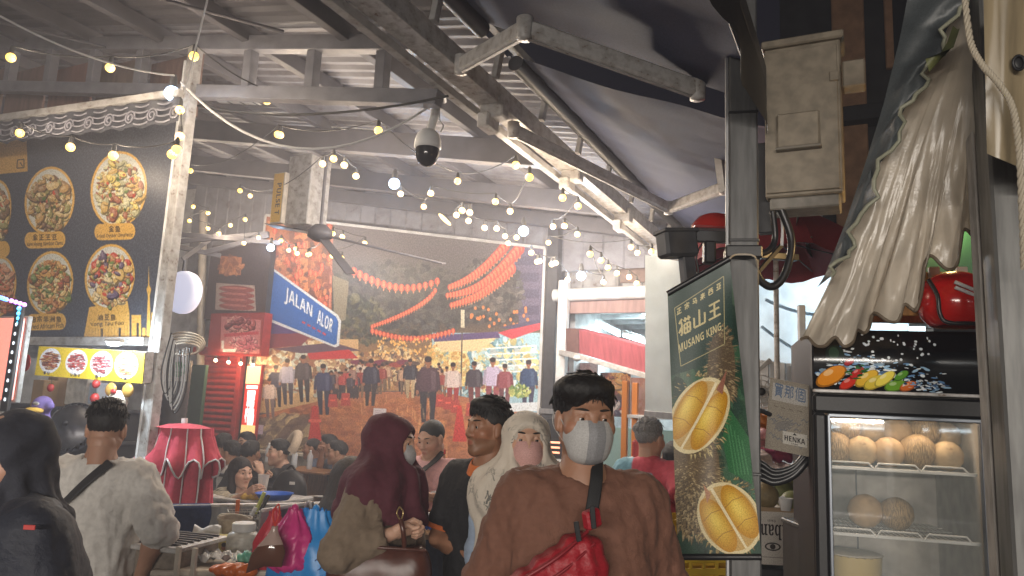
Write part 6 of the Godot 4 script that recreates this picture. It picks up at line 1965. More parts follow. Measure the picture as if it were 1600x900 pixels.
	for j in 4: part(t, "plank", box_mesh(Vector3(0.3, 0.036, 0.014), 0.003, Vector3(0, 0.02 + 0.042 * j, 0.1)), mat(Color(0.5, 0.24, 0.06), 0.6, "streak", 2))
	for e in [-1, 0.35, 1]: part(t, "post", box_mesh(Vector3(0.035, 0.18, 0.022), 0.003, Vector3(0.14 * e, 0.09, 0.115)), M.cream)
	part(t, "back", box_mesh(Vector3(0.3, 0.17, 0.014), 0.003, Vector3(0, 0.085, -0.1)), M.wood)
	t = thing("green_board", "dark green board leaning behind the red helmet", "board", at(1520, 420, 2.95), fb)
	part(t, "board", box_mesh(Vector3(0.5, 0.3, 0.02), 0.004), mat(Color(0.015, 0.085, 0.05), 0.5))
	part(t, "edge", bar_mesh(Vector3(-0.25, -0.1, 0.03), Vector3(0.25, -0.085, 0.03), 0.012, 0.012), M.alu)

	# the tarpaulin: outer dark roof cloth, inner cream skirt falling in folds
	t = thing("stall_tarpaulin", "cream tarpaulin falling in folds over the fridge, hem scalloped", "tarpaulin")
	var creamc := mat(Color(0.52, 0.46, 0.38), 0.28, "blotch", 1.3)
	creamc.normal_enabled = true
	creamc.normal_texture = T.crease
	creamc.normal_scale = 0.12
	creamc.backlight_enabled = true
	creamc.backlight = Color(0.4, 0.4, 0.4)
	var le := [V2(1500, 2), V2(1462, 84), V2(1424, 150), V2(1380, 235), V2(1342, 330), V2(1300, 430), V2(1252, 528)]
	var hem := [V2(1252, 530), V2(1262, 527), V2(1275, 540), V2(1290, 540), V2(1305, 527), V2(1318, 541), V2(1332, 535), V2(1338, 516), V2(1350, 520), V2(1358, 512), V2(1366, 489), V2(1388, 502), V2(1404, 500), V2(1412, 476), V2(1424, 482), V2(1432, 484), V2(1440, 455), V2(1446, 410), V2(1456, 400), V2(1478, 420), V2(1494, 415), V2(1500, 385), V2(1506, 358), V2(1524, 372), V2(1545, 392)]
	var nu := 96
	var fz := FastNoiseLite.new()
	fz.seed = 3
	fz.frequency = 1.0
	rows = []
	for j in 33:
		var v := j / 32.0
		var row := PackedVector3Array()
		for i in nu + 1:
			var u := i / float(nu)
			var hk := u * (hem.size() - 1)
			var hi := mini(int(hk), hem.size() - 2)
			var h0: Vector2 = hem[maxi(hi - 1, 0)]
			var h1: Vector2 = hem[hi]
			var h2: Vector2 = hem[hi + 1]
			var h3: Vector2 = hem[mini(hi + 2, hem.size() - 1)]
			var he := h1.cubic_interpolate(h2, h0, h3, hk - hi)
			var lk := v * (le.size() - 1)
			var li := mini(int(lk), le.size() - 2)
			var lv := (le[li] as Vector2).lerp(le[li + 1], lk - li)
			var rv := V2(lerpf(1532, 1545, v), lerpf(22, 392, v))
			var pxl := lv.lerp(rv, u) + (he - V2(1252, 528).lerp(V2(1545, 392), u)) * pow(v, 2.0)
			var fold := (0.06 * fz.get_noise_2d(u * 3.2, v * 0.9) + 0.01 * fz.get_noise_2d(u * 8.0 + 9.0, v * 1.3)) * 1.7 * pow(v, 3.0) + 0.03 * sin(u * 22.0) * pow(v, 5.0)
			row.append(at(pxl.x, pxl.y, lerpf(2.45, 2.25, u) + fold - 0.1 * v * (1 - u) + 0.15 * v))
		rows.append(row)
	m = Mb.new()
	m.grid(rows)
	part(t, "skirt", m.mesh(), creamc)
	var hr := PackedVector3Array()
	for p in rows[32]: hr.append(p)
	part(t, "hem", tube_mesh(hr, 0.006, 6), mat(Color(0.12, 0.09, 0.06), 0.6))
	t = thing("tarpaulin_roof", "dark grey outer tarpaulin edge hanging above the cream folds", "tarpaulin")
	var oe := [V2(1420, -14), V2(1406, 60), V2(1380, 165), V2(1352, 255), V2(1322, 345), V2(1288, 432), V2(1276, 450)]
	var ie := [V2(1506, -10), V2(1474, 66), V2(1446, 118), V2(1408, 190), V2(1366, 290), V2(1330, 380), V2(1300, 432)]
	rows = []
	for j in 41:
		var v := j / 40.0 * 6.0
		var kk := mini(int(v), 5)
		var a := (oe[kk] as Vector2).lerp(oe[kk + 1], v - kk)
		var b := (ie[kk] as Vector2).lerp(ie[kk + 1], v - kk)
		b.x += 9.0 * sin(j * 0.95) + 5.0 * sin(j * 2.3)
		var row := PackedVector3Array()
		for i in 13:
			var u := i / 12.0
			var q := a.lerp(b, u)
			row.append(at(q.x, q.y, 2.42 - 0.12 * u + 0.012 * j / 4.0 + 0.018 * sin(u * 7.0 + j * 0.6) * u))
		rows.append(row)
	m = Mb.new()
	m.grid(rows)
	part(t, "cloth", m.mesh(), mat(Color(0.07, 0.08, 0.085), 0.45, "fine", 6.0))
	hr = PackedVector3Array()
	for row in rows: hr.append(row[12])
	part(t, "torn_edge", tube_mesh(hr, 0.007, 6), mat(Color(0.3, 0.3, 0.22), 0.5, "fine", 12))
	var fl := Mb.new()
	fl.grid([PackedVector3Array([at(1489, 40, 2.3), at(1480, 66, 2.3), at(1448, 118, 2.3)]), PackedVector3Array([at(1496, 46, 2.26), at(1486, 76, 2.26), at(1452, 112, 2.26)]), PackedVector3Array([at(1500, 44, 2.24), at(1490, 74, 2.22), at(1446, 92, 2.28)])])
	part(t, "flap", fl.mesh(), mat(Color(0.13, 0.14, 0.05), 0.5))
	var sl := thing("stall_lamp", "warm bulb hanging under the cream tarpaulin above the fridge", "lamp", at(1478, 345, 2.95))
	part(sl, "lamp_bulb", blob_ball(Vector3(), Vector3.ONE * 0.03, 12), glow(Color(1, 0.8, 0.5), 6.0))
	part(sl, "cord", tube_mesh(PackedVector3Array([Vector3(0, 0.02, 0), Vector3(0, 0.5, 0)]), 0.004, 6), M.wire)
	lamp(sl, Vector3(), Color(1, 0.82, 0.55), TARP_LIGHT)
	# right posts, plastic sheet, rope
	var p1 := at(1536, 450, 2.28)
	t = thing("tarpaulin_post", "slim pale steel post at the right edge of the cream tarpaulin", "post", Vector3(p1.x, 0, p1.z), Basis(Vector3.UP, 0.35))
	part(t, "shaft", box_mesh(Vector3(0.05, 3.0, 0.03), 0.004, Vector3(0, 1.5, 0)), mat(Color(0.36, 0.33, 0.30), 0.5, "streak", 2, "", 0, 0.2))
	part(t, "foot", box_mesh(Vector3(0.12, 0.01, 0.12), 0.002, Vector3(0, 0.005, 0)), M.galv)
	var p2 := at(1586, 450, 2.1)
	t = thing("stall_column", "wide streaked grey steel column right of the fridge", "column", Vector3(p2.x, 0, p2.z), Basis(Vector3.UP, -0.3))
	part(t, "shaft", box_mesh(Vector3(0.125, 3.0, 0.12), 0.008, Vector3(0.015, 1.5, -0.05)), mat(Color(0.16, 0.16, 0.155), 0.45, "streak", 1.2, "", 0, 0.3))
	part(t, "foot", box_mesh(Vector3(0.2, 0.012, 0.2), 0.002, Vector3(0, 0.006, -0.04)), M.galv)
	t = thing("clear_sheet", "yellowish clear plastic sheet with an eyelet at the upper right edge", "plastic sheet")
	var yellow := mat(Color(0.3, 0.24, 0.15), 0.3, "streak", 1.0)
	rows = []
	for j in 17:
		var row := PackedVector3Array()
		for i in 13:
			var u := i / 12.0
			var v := j / 16.0
			row.append(at(lerpf(1536, 1680, u) + 6 * v, lerpf(-30, 240 + 60 * u, v), 1.98 + 0.012 * sin(u * 16.0 + v * 2.0)))
		rows.append(row)
	m = Mb.new()
	m.grid(rows)
	part(t, "film", m.mesh(), yellow)
	var ey := []
	for i in 13: ey.append(at(1592 + cos(TAU * i / 12) * 9, 98 + sin(TAU * i / 12) * 11, 1.955))
	part(t, "eyelet", tube_mesh(curve(ey, 24), 0.004, 8), M.black)
	part(t, "eyelet_hole", blob_ball(at(1592, 98, 1.96), Vector3(0.013, 0.017, 0.004), 14), M.black)
	t = thing("rope", "twisted pale rope hanging across the right edge of the tarpaulin", "rope")
	var line := curve([at(1507, -10, 2.02), at(1516, 62, 1.96), at(1534, 100, 1.93), at(1560, 130, 1.92), at(1582, 168, 1.92), at(1592, 230, 1.92), at(1597, 330, 1.93), at(1600, 420, 1.95)], 150)
	for k2 in 3:
		var pts := PackedVector3Array()
		for i in line.size():
			var dir := (line[mini(i + 1, line.size() - 1)] - line[maxi(i - 1, 0)]).normalized()
			var sx := dir.cross(Vector3.FORWARD).normalized()
			var sz := dir.cross(sx)
			var wv := i * 0.75 + TAU * k2 / 3
			pts.append(line[i] + (sx * cos(wv) + sz * sin(wv)) * 0.0042)
		part(t, "strand", tube_mesh(pts, 0.0046, 6), mat(Color(0.5, 0.44, 0.34), 0.8, "fine", 20))
	# the stalls across the street, behind the photographer: tubes that the fridge glass mirrors
	t = thing("opposite_stall", "stall roof with white fluorescent tubes across the street, mirrored in the fridge glass", "stall", Vector3(-1.2, 0, 7.5))
	part(t, "roof", box_mesh(Vector3(10.0, 0.06, 3.0), 0.0, Vector3(0, 2.75, 0)), M.purlin)
	part(t, "back_wall", box_mesh(Vector3(10.0, 2.7, 0.06), 0.0, Vector3(0, 1.37, 1.5)), M.purlin)
	part(t, "counter", box_mesh(Vector3(9.0, 0.95, 0.6), 0.01, Vector3(0, 0.475, -0.6)), M.steel)
	for e in [-4.8, 4.8]: part(t, "post", box_mesh(Vector3(0.08, 2.72, 0.08), 0.004, Vector3(e, 1.36, -1.4)), M.white_steel)
	for kx in 7:
		for kz in 2:
			var a := Vector3(-4.4 + 1.25 * kx, 2.42 - 0.16 * kz, -1.0 + 1.0 * kz)
			var lt := part(t, "tube_lamp", tube_mesh(PackedVector3Array([a, a + Vector3(1.1, 0, 0)]), 0.018, 8), glow(Color(0.86, 0.95, 1.0), 6.0))
			part(lt, "batten", bar_mesh(a + Vector3(0, 0.04, 0), a + Vector3(1.1, 0.04, 0), 0.06, 0.035), M.white)
	area(t, Transform3D(Basis(Vector3.RIGHT, -PI / 2 + 0.75), Vector3(-0.8, 2.36, -1.1)), Color(1.0, 0.96, 0.91), STALL_LIGHT, Vector2(7.0, 0.2))
const FRIDGE_LIGHT := 0.05
const TARP_LIGHT := 0.1
const STALL_LIGHT := 56.0

# ---------------------------------------------------------------- people
var head_cache := {}
var hair_cache := {}
var hand_cache := {}

func head_base(near: bool) -> Dictionary:
	if head_cache.has(near): return head_cache[near]
	var b := Blob.new()
	b.ell(Vector3(0, 0.036, -0.014), Vector3(0.077, 0.088, 0.097), 0.02)
	b.ell(Vector3(0, -0.03, 0.024), Vector3(0.063, 0.086, 0.066), 0.03)
	for e in [-1, 1]:
		b.cap(Vector3(0.05 * e, -0.052, 0.0), Vector3(0.012 * e, -0.096, 0.062), 0.022, 0.017, 0.03)
		b.ell(Vector3(0.043 * e, -0.02, 0.056), Vector3(0.028, 0.026, 0.026), 0.03)
		b.cap(Vector3(0.016 * e, 0.030, 0.083), Vector3(0.046 * e, 0.031, 0.068), 0.010, 0.009, 0.02)
		b.cut(Vector3(0.032 * e, 0.010, 0.096), Vector3(0.019, 0.013, 0.018), 0.014)
		b.ell(Vector3(0.032 * e, 0.009, 0.071), Vector3(0.0145, 0.0105, 0.0110), 0.004)
		b.cap(Vector3(0.017 * e, 0.0125, 0.0805), Vector3(0.033 * e, 0.0185, 0.0845), 0.0042, 0.0046, 0.006)
		b.cap(Vector3(0.033 * e, 0.0185, 0.0845), Vector3(0.048 * e, 0.0115, 0.0755), 0.0046, 0.004, 0.006)
		b.cap(Vector3(0.018 * e, 0.004, 0.0805), Vector3(0.046 * e, 0.003, 0.0755), 0.004, 0.004, 0.006)
		b.ell(Vector3(0.013 * e, -0.030, 0.094), Vector3(0.010, 0.008, 0.011), 0.012)
		b.ell(Vector3(0.079 * e, 0.002, -0.006), Vector3(0.010, 0.032, 0.020), 0.008)
		b.ell(Vector3(0.080 * e, -0.022, 0.002), Vector3(0.008, 0.012, 0.010), 0.008)
	b.cap(Vector3(0, 0.022, 0.084), Vector3(0, -0.022, 0.104), 0.008, 0.0115, 0.02)
	b.cap(Vector3(-0.018, -0.0565, 0.083), Vector3(0.018, -0.0565, 0.083), 0.0065, 0.0065, 0.01)
	b.cap(Vector3(-0.006, -0.0545, 0.089), Vector3(0.006, -0.0545, 0.089), 0.006, 0.006, 0.01)
	b.cap(Vector3(-0.014, -0.069, 0.084), Vector3(0.014, -0.069, 0.084), 0.0075, 0.0075, 0.01)
	b.ell(Vector3(0, -0.099, 0.066), Vector3(0.021, 0.018, 0.018), 0.025)
	b.cap(Vector3(0, -0.05, -0.028), Vector3(0, -0.185, -0.04), 0.055, 0.056, 0.03)
	var r := b.mesh(0.0040 if near else 0.0085, Vector3(-0.105, -0.17, -0.125), Vector3(0.105, 0.14, 0.13))
	head_cache[near] = r
	return r

func hand_base(pose: String) -> Dictionary:      # wrist at the origin, fingers along -y, palm towards +z, thumb at +x
	if hand_cache.has(pose): return hand_cache[pose]
	var b := Blob.new()
	var curl := {"relaxed": [0.30, 0.45, 0.35], "grip": [1.0, 1.35, 0.8]}
	var an: Array = curl[pose]
	for i in 4:
		var x := 0.029 - 0.0195 * i
		var root := Vector3(x, -0.088 + 0.004 * absf(i - 1.3), 0)
		b.cap(Vector3(x * 0.62, -0.012, 0), root, 0.0125, 0.0105, 0.016)
		var len_: float = [0.92, 1.05, 0.98, 0.78][i]
		var p := root
		var a := 0.0
		for s in 3:
			a += an[s] * (1.0 + 0.08 * i)
			var q: Vector3 = p + Vector3(x * 0.12 * (1 - s * 0.3), -cos(a), sin(a)) * [0.043, 0.027, 0.021][s] * len_
			b.cap(p, q, 0.0092 - 0.0008 * s, 0.0086 - 0.0009 * s, 0.004)
			p = q
	b.cap(Vector3(0.0, -0.0, 0), Vector3(0, 0.03, 0), 0.026, 0.026, 0.02, 1.25)
	var t0 := Vector3(0.022, -0.024, 0.006)
	var t1 := Vector3(0.046, -0.052, 0.018) if pose == "relaxed" else Vector3(0.040, -0.05, 0.028)
	var t2 := t1 + (Vector3(0.008, -0.030, 0.008) if pose == "relaxed" else Vector3(-0.012, -0.022, 0.02))
	b.cap(t0, t1, 0.014, 0.0105, 0.014)
	b.cap(t1, t2, 0.0102, 0.009, 0.005)
	b.cap(t2, t2 + Vector3(0.002, -0.018, 0.006), 0.009, 0.0078, 0.004)
	var r := b.mesh(0.0038, Vector3(-0.07, -0.22, -0.045), Vector3(0.085, 0.045, 0.10))
	hand_cache[pose] = r
	return r

func hair_base(kind: String, near: bool) -> ArrayMesh:
	var key := kind + str(near)
	if hair_cache.has(key): return hair_cache[key]
	var b := Blob.new()
	var lo := Vector3(-0.13, -0.12, -0.16)
	var hi := Vector3(0.13, 0.19, 0.14)
	var amp := 0.0022
	if kind == "mop":
		b.ell(Vector3(0, 0.052, -0.024), Vector3(0.088, 0.095, 0.106), 0.02)
		b.ell(Vector3(-0.012, 0.106, 0.012), Vector3(0.086, 0.044, 0.085), 0.04)
		b.ell(Vector3(-0.02, 0.102, 0.05), Vector3(0.07, 0.034, 0.05), 0.04)
		b.cut(Vector3(0.01, -0.035, 0.115), Vector3(0.074, 0.117, 0.10), 0.012)
		for e in [-1, 1]: b.cut(Vector3(0.09 * e, -0.03, 0.0), Vector3(0.03, 0.055, 0.045), 0.01)
		b.half(Vector3(0, -1, 0.55).normalized(), 0.05)
		amp = 0.0025
	elif kind == "quiff":
		b.ell(Vector3(0, 0.048, -0.022), Vector3(0.084, 0.09, 0.103), 0.02)
		b.ell(Vector3(0, 0.115, 0.03), Vector3(0.07, 0.036, 0.066), 0.03)
		b.cut(Vector3(0, -0.04, 0.115), Vector3(0.07, 0.12, 0.088), 0.012)
		for e in [-1, 1]: b.cut(Vector3(0.09 * e, -0.03, 0.005), Vector3(0.03, 0.055, 0.045), 0.01)
		b.half(Vector3(0, -1, 0.5).normalized(), 0.055)
		amp = 0.0025
	elif kind == "short" or kind == "grey":
		b.ell(Vector3(0, 0.046, -0.022), Vector3(0.083, 0.089, 0.102), 0.02)
		b.ell(Vector3(0, 0.10, 0.01), Vector3(0.068, 0.036, 0.07), 0.03)
		b.cut(Vector3(0, -0.035, 0.112), Vector3(0.069, 0.118, 0.085), 0.012)
		for e in [-1, 1]: b.cut(Vector3(0.09 * e, -0.03, 0.005), Vector3(0.03, 0.055, 0.042), 0.01)
		b.half(Vector3(0, -1, 0.45).normalized(), 0.062)
		amp = 0.003
	elif kind == "cropped":
		b.ell(Vector3(0, 0.041, -0.017), Vector3(0.0787, 0.0897, 0.0987), 0.02)
		b.cut(Vector3(0, -0.02, 0.112), Vector3(0.068, 0.112, 0.078), 0.012)
		for e in [-1, 1]: b.cut(Vector3(0.09 * e, -0.03, 0.005), Vector3(0.03, 0.055, 0.042), 0.01)
		b.half(Vector3(0, -1, 0.45).normalized(), 0.06)
		amp = 0.001
	elif kind == "bob":
		b.ell(Vector3(0, 0.045, -0.02), Vector3(0.088, 0.095, 0.106), 0.02)
		for e in [-1, 1]:
			b.cap(Vector3(0.076 * e, 0.03, 0.0), Vector3(0.082 * e, -0.12, 0.015), 0.026, 0.03, 0.04)
			b.cap(Vector3(0.082 * e, -0.12, 0.015), Vector3(0.09 * e, -0.25, 0.045), 0.03, 0.02, 0.03)
		b.cap(Vector3(0, 0.0, -0.06), Vector3(0, -0.16, -0.07), 0.06, 0.065, 0.05)
		b.cut(Vector3(0.006, -0.035, 0.115), Vector3(0.06, 0.11, 0.09), 0.012)
		lo = Vector3(-0.14, -0.3, -0.17)
	elif kind == "long":
		b.ell(Vector3(0, 0.042, -0.018), Vector3(0.087, 0.093, 0.105), 0.02)
		for e in [-1, 0, 1]:
			b.cap(Vector3(0.045 * e, 0.03, -0.055), Vector3(0.06 * e, -0.2, -0.10), 0.06, 0.06, 0.06)
			b.cap(Vector3(0.06 * e, -0.2, -0.10), Vector3(0.05 * e, -0.42, -0.12), 0.06, 0.03, 0.05)
		b.cut(Vector3(0, -0.035, 0.115), Vector3(0.06, 0.11, 0.085), 0.012)
		lo = Vector3(-0.17, -0.5, -0.24)
	var nz := FastNoiseLite.new()
	nz.seed = 4
	nz.frequency = 1.0
	var m := blob_mesh(b, 0.0055 if near else 0.011, lo, hi, func(v, n): return amp * (1.0 if near else 1.8) * (nz.get_noise_3d(v.x * 150.0, v.y * 14.0, v.z * 70.0) * 1.3 + nz.get_noise_3d(v.x * 50.0, v.y * 12.0, v.z * 30.0)))
	hair_cache[key] = m
	return m

func ik(s: Vector3, t: Vector3, l1: float, l2: float, hint: Vector3) -> Array:      # elbow, wrist
	var d := t - s
	var dl := minf(d.length(), (l1 + l2) * 0.995)
	d = d.normalized()
	var a := (l1 * l1 - l2 * l2 + dl * dl) / (2.0 * dl)
	var h := sqrt(maxf(l1 * l1 - a * a, 0.0))
	var p := (hint - d * hint.dot(d)).normalized()
	return [s + d * a + p * h, s + d * dl]

func person(o: Dictionary) -> Node3D:
	var hp: Vector2 = o.head
	var d: float = o.d
	var yaw := deg_to_rad(o.get("yaw", 0.0))
	var hyaw := deg_to_rad(o.get("hyaw", o.get("yaw", 0.0))) - yaw
	var hpitch := deg_to_rad(o.get("hpitch", 0.0))
	var near: bool = o.get("near", true)
	var sit: bool = o.get("sit", false)
	var w: float = o.get("w", 1.0)
	var lean: float = o.get("lean", 0.02)
	var hs: float = o.get("hs", 1.0)
	var hc := at(hp.x, hp.y, d)
	var crown := hc.y + 0.118 * hs
	var k: float = o.get("k", crown / 1.72 if not sit else 0.95)
	var basis := Basis(Vector3.UP, yaw)
	var off := basis * Vector3(0, 0, lean + 0.015)
	var root := Vector3(hc.x - off.x, 0, hc.z - off.z)
	var t := thing("person", o.label, "person", root, basis)
	if o.has("group"): t.set_meta("group", o.group)
	var inv := t.transform.affine_inverse()
	var sh := crown - 0.325 * k
	var hip := crown - 0.81 * k
	var sw: float = o.get("sw", 0.165) * k
	var HC := Vector3(0, crown - 0.118 * hs, lean + 0.015)
	var N := Vector3(0, sh + 0.05 * k, lean * 0.75)
	var C := Vector3(0, sh - 0.13 * k, lean * 0.6)
	var W := Vector3(0, hip + 0.2 * k, lean * 0.3)
	var cell: float = o.get("cell", 0.013 if near else 0.02)
	var hb := Basis(Vector3.UP, hyaw) * Basis(Vector3.RIGHT, hpitch) * Basis(Vector3.BACK, deg_to_rad(o.get("hroll", 0.0)))
	var HT := Transform3D(hb.scaled(Vector3.ONE * hs), HC)
	# arms
	var arms := []
	var sleeve: float = o.get("sleeve", 0.75)
	for e in [1, -1]:
		var S := Vector3(sw * e, sh - 0.015 * k, lean * 0.7)
		var T := Vector3((sw + 0.05 + 0.05 * w) * e, hip - 0.02, 0.06)
		var hint := Vector3(0.35 * e, -0.2, -1.0)
		var key := "left" if e == 1 else "right"
		if o.has(key):
			var hv: Array = o[key]
			T = inv * (hv[0] as Vector3)
			if hv.size() > 1: hint = hv[1]
		var q := ik(S, T, 0.285 * k, 0.25 * k, hint)
		arms.append([S, q[0], q[1], e, o.get(key + "_pose", "relaxed")])
	# skin: neck, arms, hands, head in one mesh
	var skin: Color = o.skin
	var b := Blob.new()
	b.cap(Vector3(0, hip, 0), C, 0.09, 0.09, 0.05)
	b.cap(C, N, 0.09, 0.06, 0.05)
	b.cap(N + Vector3(0, -0.02, 0), HC + hb * Vector3(0, -0.06, -0.03), 0.058 * (0.85 + 0.15 * w), 0.056 * (0.85 + 0.15 * w), 0.04)
	for a in arms:
		b.cap(N + Vector3(0, -0.04, 0), a[0], 0.05, 0.05, 0.05)
		b.cap(a[0], a[1], 0.05 * (0.7 + 0.3 * w), 0.042 * (0.7 + 0.3 * w), 0.03)
		b.cap(a[1], a[1].lerp(a[2], 0.35), 0.041 * (0.7 + 0.3 * w), 0.041 * (0.7 + 0.3 * w), 0.02)
		b.cap(a[1].lerp(a[2], 0.3), a[2], 0.041 * (0.7 + 0.3 * w), 0.027, 0.02)
	var lo := Vector3(-0.75, hip - 0.35, -0.6)
	var hi := Vector3(0.75, HC.y, 0.75)
	for ax in 3:
		var mn := minf(arms[0][2][ax], arms[1][2][ax])
		var mx := maxf(arms[0][2][ax], arms[1][2][ax])
		mn = minf(mn, minf(arms[0][1][ax], arms[1][1][ax]))
		mx = maxf(mx, maxf(arms[0][1][ax], arms[1][1][ax]))
		if ax == 1:
			lo.y = minf(hip - 0.12, mn - 0.1)
		else:
			lo[ax] = minf(-0.2, mn - 0.12)
			hi[ax] = maxf(0.2, mx + 0.12)
	var mb := Mb.new()
	mb.col = skin
	var r := b.mesh(cell, lo, hi)
	mb.soup(r.v, r.i)
	var hr := head_base(near)
	var cols := PackedColorArray()
	var lip: Color = skin.lerp(Color(0.32, 0.07, 0.06), 0.5)
	var stub: float = o.get("stubble", 0.0)
	for p in hr.v:
		var c := skin
		var l := Vector2(p.x / 0.024, (p.y + 0.062) / 0.0125)
		if p.z > 0.07 and l.length() < 1.0: c = skin.lerp(lip, clampf((1.0 - l.length()) * 3.0, 0, 1))
		elif p.z > 0.03 and absf(p.x) > 0.02 and p.y < 0.0 and p.y > -0.05: c = skin.lerp(Color(skin.r * 1.08, skin.g * 0.92, skin.b * 0.9), 0.6)
		if stub > 0.0 and p.y < -0.04 and p.z > 0.0: c = c.lerp(Color(0.03, 0.025, 0.02), stub * (0.5 if l.length() > 1.0 else 0.0))
		cols.append(c)
	var fat: float = o.get("face", 1.0)
	mb.soup(hr.v, hr.i, HT * Transform3D(Basis.from_scale(Vector3(fat, 1, 1)), Vector3()), cols)
	for a in arms:
		if a[4] == "none": continue
		var hd := hand_base(a[4])
		var y: Vector3 = -(a[2] - a[1]).normalized()
		# palm turns towards the body
		var inward := Vector3(-a[3], 0.0, 0.15)
		if o.has("palm" + ("l" if a[3] == 1 else "r")): inward = o["palm" + ("l" if a[3] == 1 else "r")]
		var z := (inward - y * inward.dot(y)).normalized()
		var x := y.cross(z)
		var sx := 1.0
		# thumb points forward: x must agree with the front
		if x.dot(Vector3(0, 0.2, 1)) < 0.0: sx = -1.0
		mb.soup(hd.v, hd.i, Transform3D(Basis(x * sx, y, z), a[2]))
	var sm := mat(Color(1, 1, 1), 0.5)
	sm.vertex_color_use_as_albedo = true
	sm.subsurf_scatter_enabled = true
	sm.subsurf_scatter_strength = 0.06
	part(t, "body", mb.mesh(), sm)
	# eyes and brows
	if not o.get("blank", false):
		for e in [-1, 1]:
			var em := Mb.new()
			em.ball(Vector3(), Vector3.ONE * 0.0122, 12)
			var eye := part(t, "eye", em.mesh(), mat(Color(0.45, 0.43, 0.41), 0.25))
			eye.transform = HT * Transform3D(Basis(Vector3.UP, o.get("gaze", 0.0)), Vector3(0.0325 * e * fat, 0.0098, 0.0748))
			em = Mb.new()
			em.ball(Vector3(0, -0.001, 0.0085), Vector3(0.0072, 0.0072, 0.0047), 12)
			part(eye, "iris", em.mesh(), mat(Color(0.02, 0.012, 0.008), 0.15))
			em = Mb.new()
			var pts := PackedVector3Array()
			for i in 7:
				var u := i / 6.0
				pts.append(Vector3((0.014 + 0.038 * u) * e * fat, 0.0350 + 0.005 * sin(u * PI * 0.7) - 0.001 * u, 0.0925 - 0.020 * u * u))
			em.tube(pts, [0.0016, 0.0034, 0.004, 0.0038, 0.0032, 0.0024, 0.001], 6)
			part(t, "eyebrow", em.mesh(), mat(o.get("brow", Color(0.012, 0.009, 0.008)), 0.8)).transform = HT
	# hair
	if o.has("hair"):
		var hm := mat(o.get("hair_color", Color(0.012, 0.01, 0.01)), 0.62, "hairs", 6.0, "hairs", 0.12)
		var h := part(t, "hair", hair_base(o.hair, near), hm)
		h.transform = HT * Transform3D(Basis.from_scale(Vector3(maxf(1.0, fat * 0.97), 1, 1)), Vector3())
		if near and o.hair in ["mop", "quiff", "short", "grey"]:
			var tm := Mb.new()
			var g := RandomNumberGenerator.new()
			g.seed = int(hp.x)
			var hc0 := Vector3(0, 0.05, -0.022)
			var hrad := Vector3(0.086, 0.092, 0.104)
			var lift := 0.2 if o.hair == "mop" else (0.2 if o.hair == "quiff" else 0.06)
			for i in 620:
				var az := g.randf() * TAU
				var el := g.randf_range(0.1, 1.5)
				var n := Vector3(cos(az) * cos(el), sin(el), sin(az) * cos(el))
				if n.z > 0.55 and n.y < 0.5: continue
				if n.y < 0.35 and absf(n.x) > 0.5 and n.z > -0.2: continue
				var dir := Vector3(-0.75, -0.1, 0.55) if n.y > 0.55 else Vector3(-0.15, -0.9, 0.1)
				if o.hair != "mop": dir = Vector3(0.2, -0.1, 0.8) if n.y > 0.6 else Vector3(0, -0.8, -0.4)
				dir += Vector3(g.randf_range(-0.3, 0.3), g.randf_range(-0.2, 0.3), g.randf_range(-0.3, 0.3))
				var L := g.randf_range(0.3, 0.62) * (1.0 if n.y > 0.4 else 0.5)
				var up_ := g.randf() * g.randf() * 0.07
				var pts := PackedVector3Array()
				for j in 4:
					var q := (n + dir * L * j / 3.0).normalized()
					pts.append(hc0 + q * hrad * (1.015 + up_ + lift * maxf(0.0, q.y - 0.35) * (1.0 + 0.5 * q.z) + (0.012 + up_ * 0.5) * j))
				tm.tube(pts, [0.0042, 0.0038, 0.0026, 0.0006], 4, false)
			for i in (90 if o.hair != "grey" else 0):
				var x := g.randf_range(-0.068, 0.068)
				var z := sqrt(maxf(0.0, 1.0 - x * x / 0.0066)) * 0.088
				var ya := 0.112 if o.hair == "mop" else 0.104
				var p := Vector3(x, ya + g.randf_range(-0.012, 0.02), z - 0.012)
				tm.tube(PackedVector3Array([p, p + Vector3(g.randf_range(-0.012, 0.006), -0.014, 0.012), p + Vector3(g.randf_range(-0.02, 0.008), g.randf_range(-0.034, -0.046), 0.008)]), [0.0045, 0.0036, 0.0006], 4, false)
			part(t, "hair_tufts", tm.mesh(), hm).transform = h.transform
	# clothing
	var s := Blob.new()
	var loose: float = o.get("loose", 0.014)
	var belly: float = o.get("belly", 0.0)
	for e in [-1, 1]:
		s.cap(Vector3(0.065 * w * e, hip - 0.02, 0), Vector3(0.065 * w * e, hip + 0.1, 0.01), 0.10 * w + loose, 0.10 * w + loose, 0.06, 1.15)
		s.cap(Vector3(0.055 * w * e, hip + 0.08, 0.01 + belly), W + Vector3(0.055 * w * e, 0.04, belly), 0.10 * w + loose, 0.095 * w + loose, 0.06, 1.1)
		s.cap(W + Vector3(0.06 * w * e, 0.05, 0), C + Vector3(0.07 * w * e, 0.02, 0.005), 0.095 * w + loose, 0.10 * w + loose, 0.06, 1.15)
	s.cap(Vector3(-sw * 0.86, sh - 0.035, lean * 0.68), Vector3(sw * 0.86, sh - 0.035, lean * 0.68), 0.062 + loose, 0.062 + loose, 0.05)
	s.cap(N + Vector3(0, -0.02, -0.01), Vector3(0, sh - 0.02, lean * 0.7), 0.068 * (0.8 + 0.2 * w), 0.09, 0.05)
	for e in [-1, 1]: s.cap(N + Vector3(0.02 * e, -0.02, -0.015), Vector3(sw * 0.8 * e, sh - 0.005, lean * 0.7), 0.052 * (0.8 + 0.2 * w), 0.06, 0.05)
	var ends := []
	var aw := 0.7 + 0.3 * w
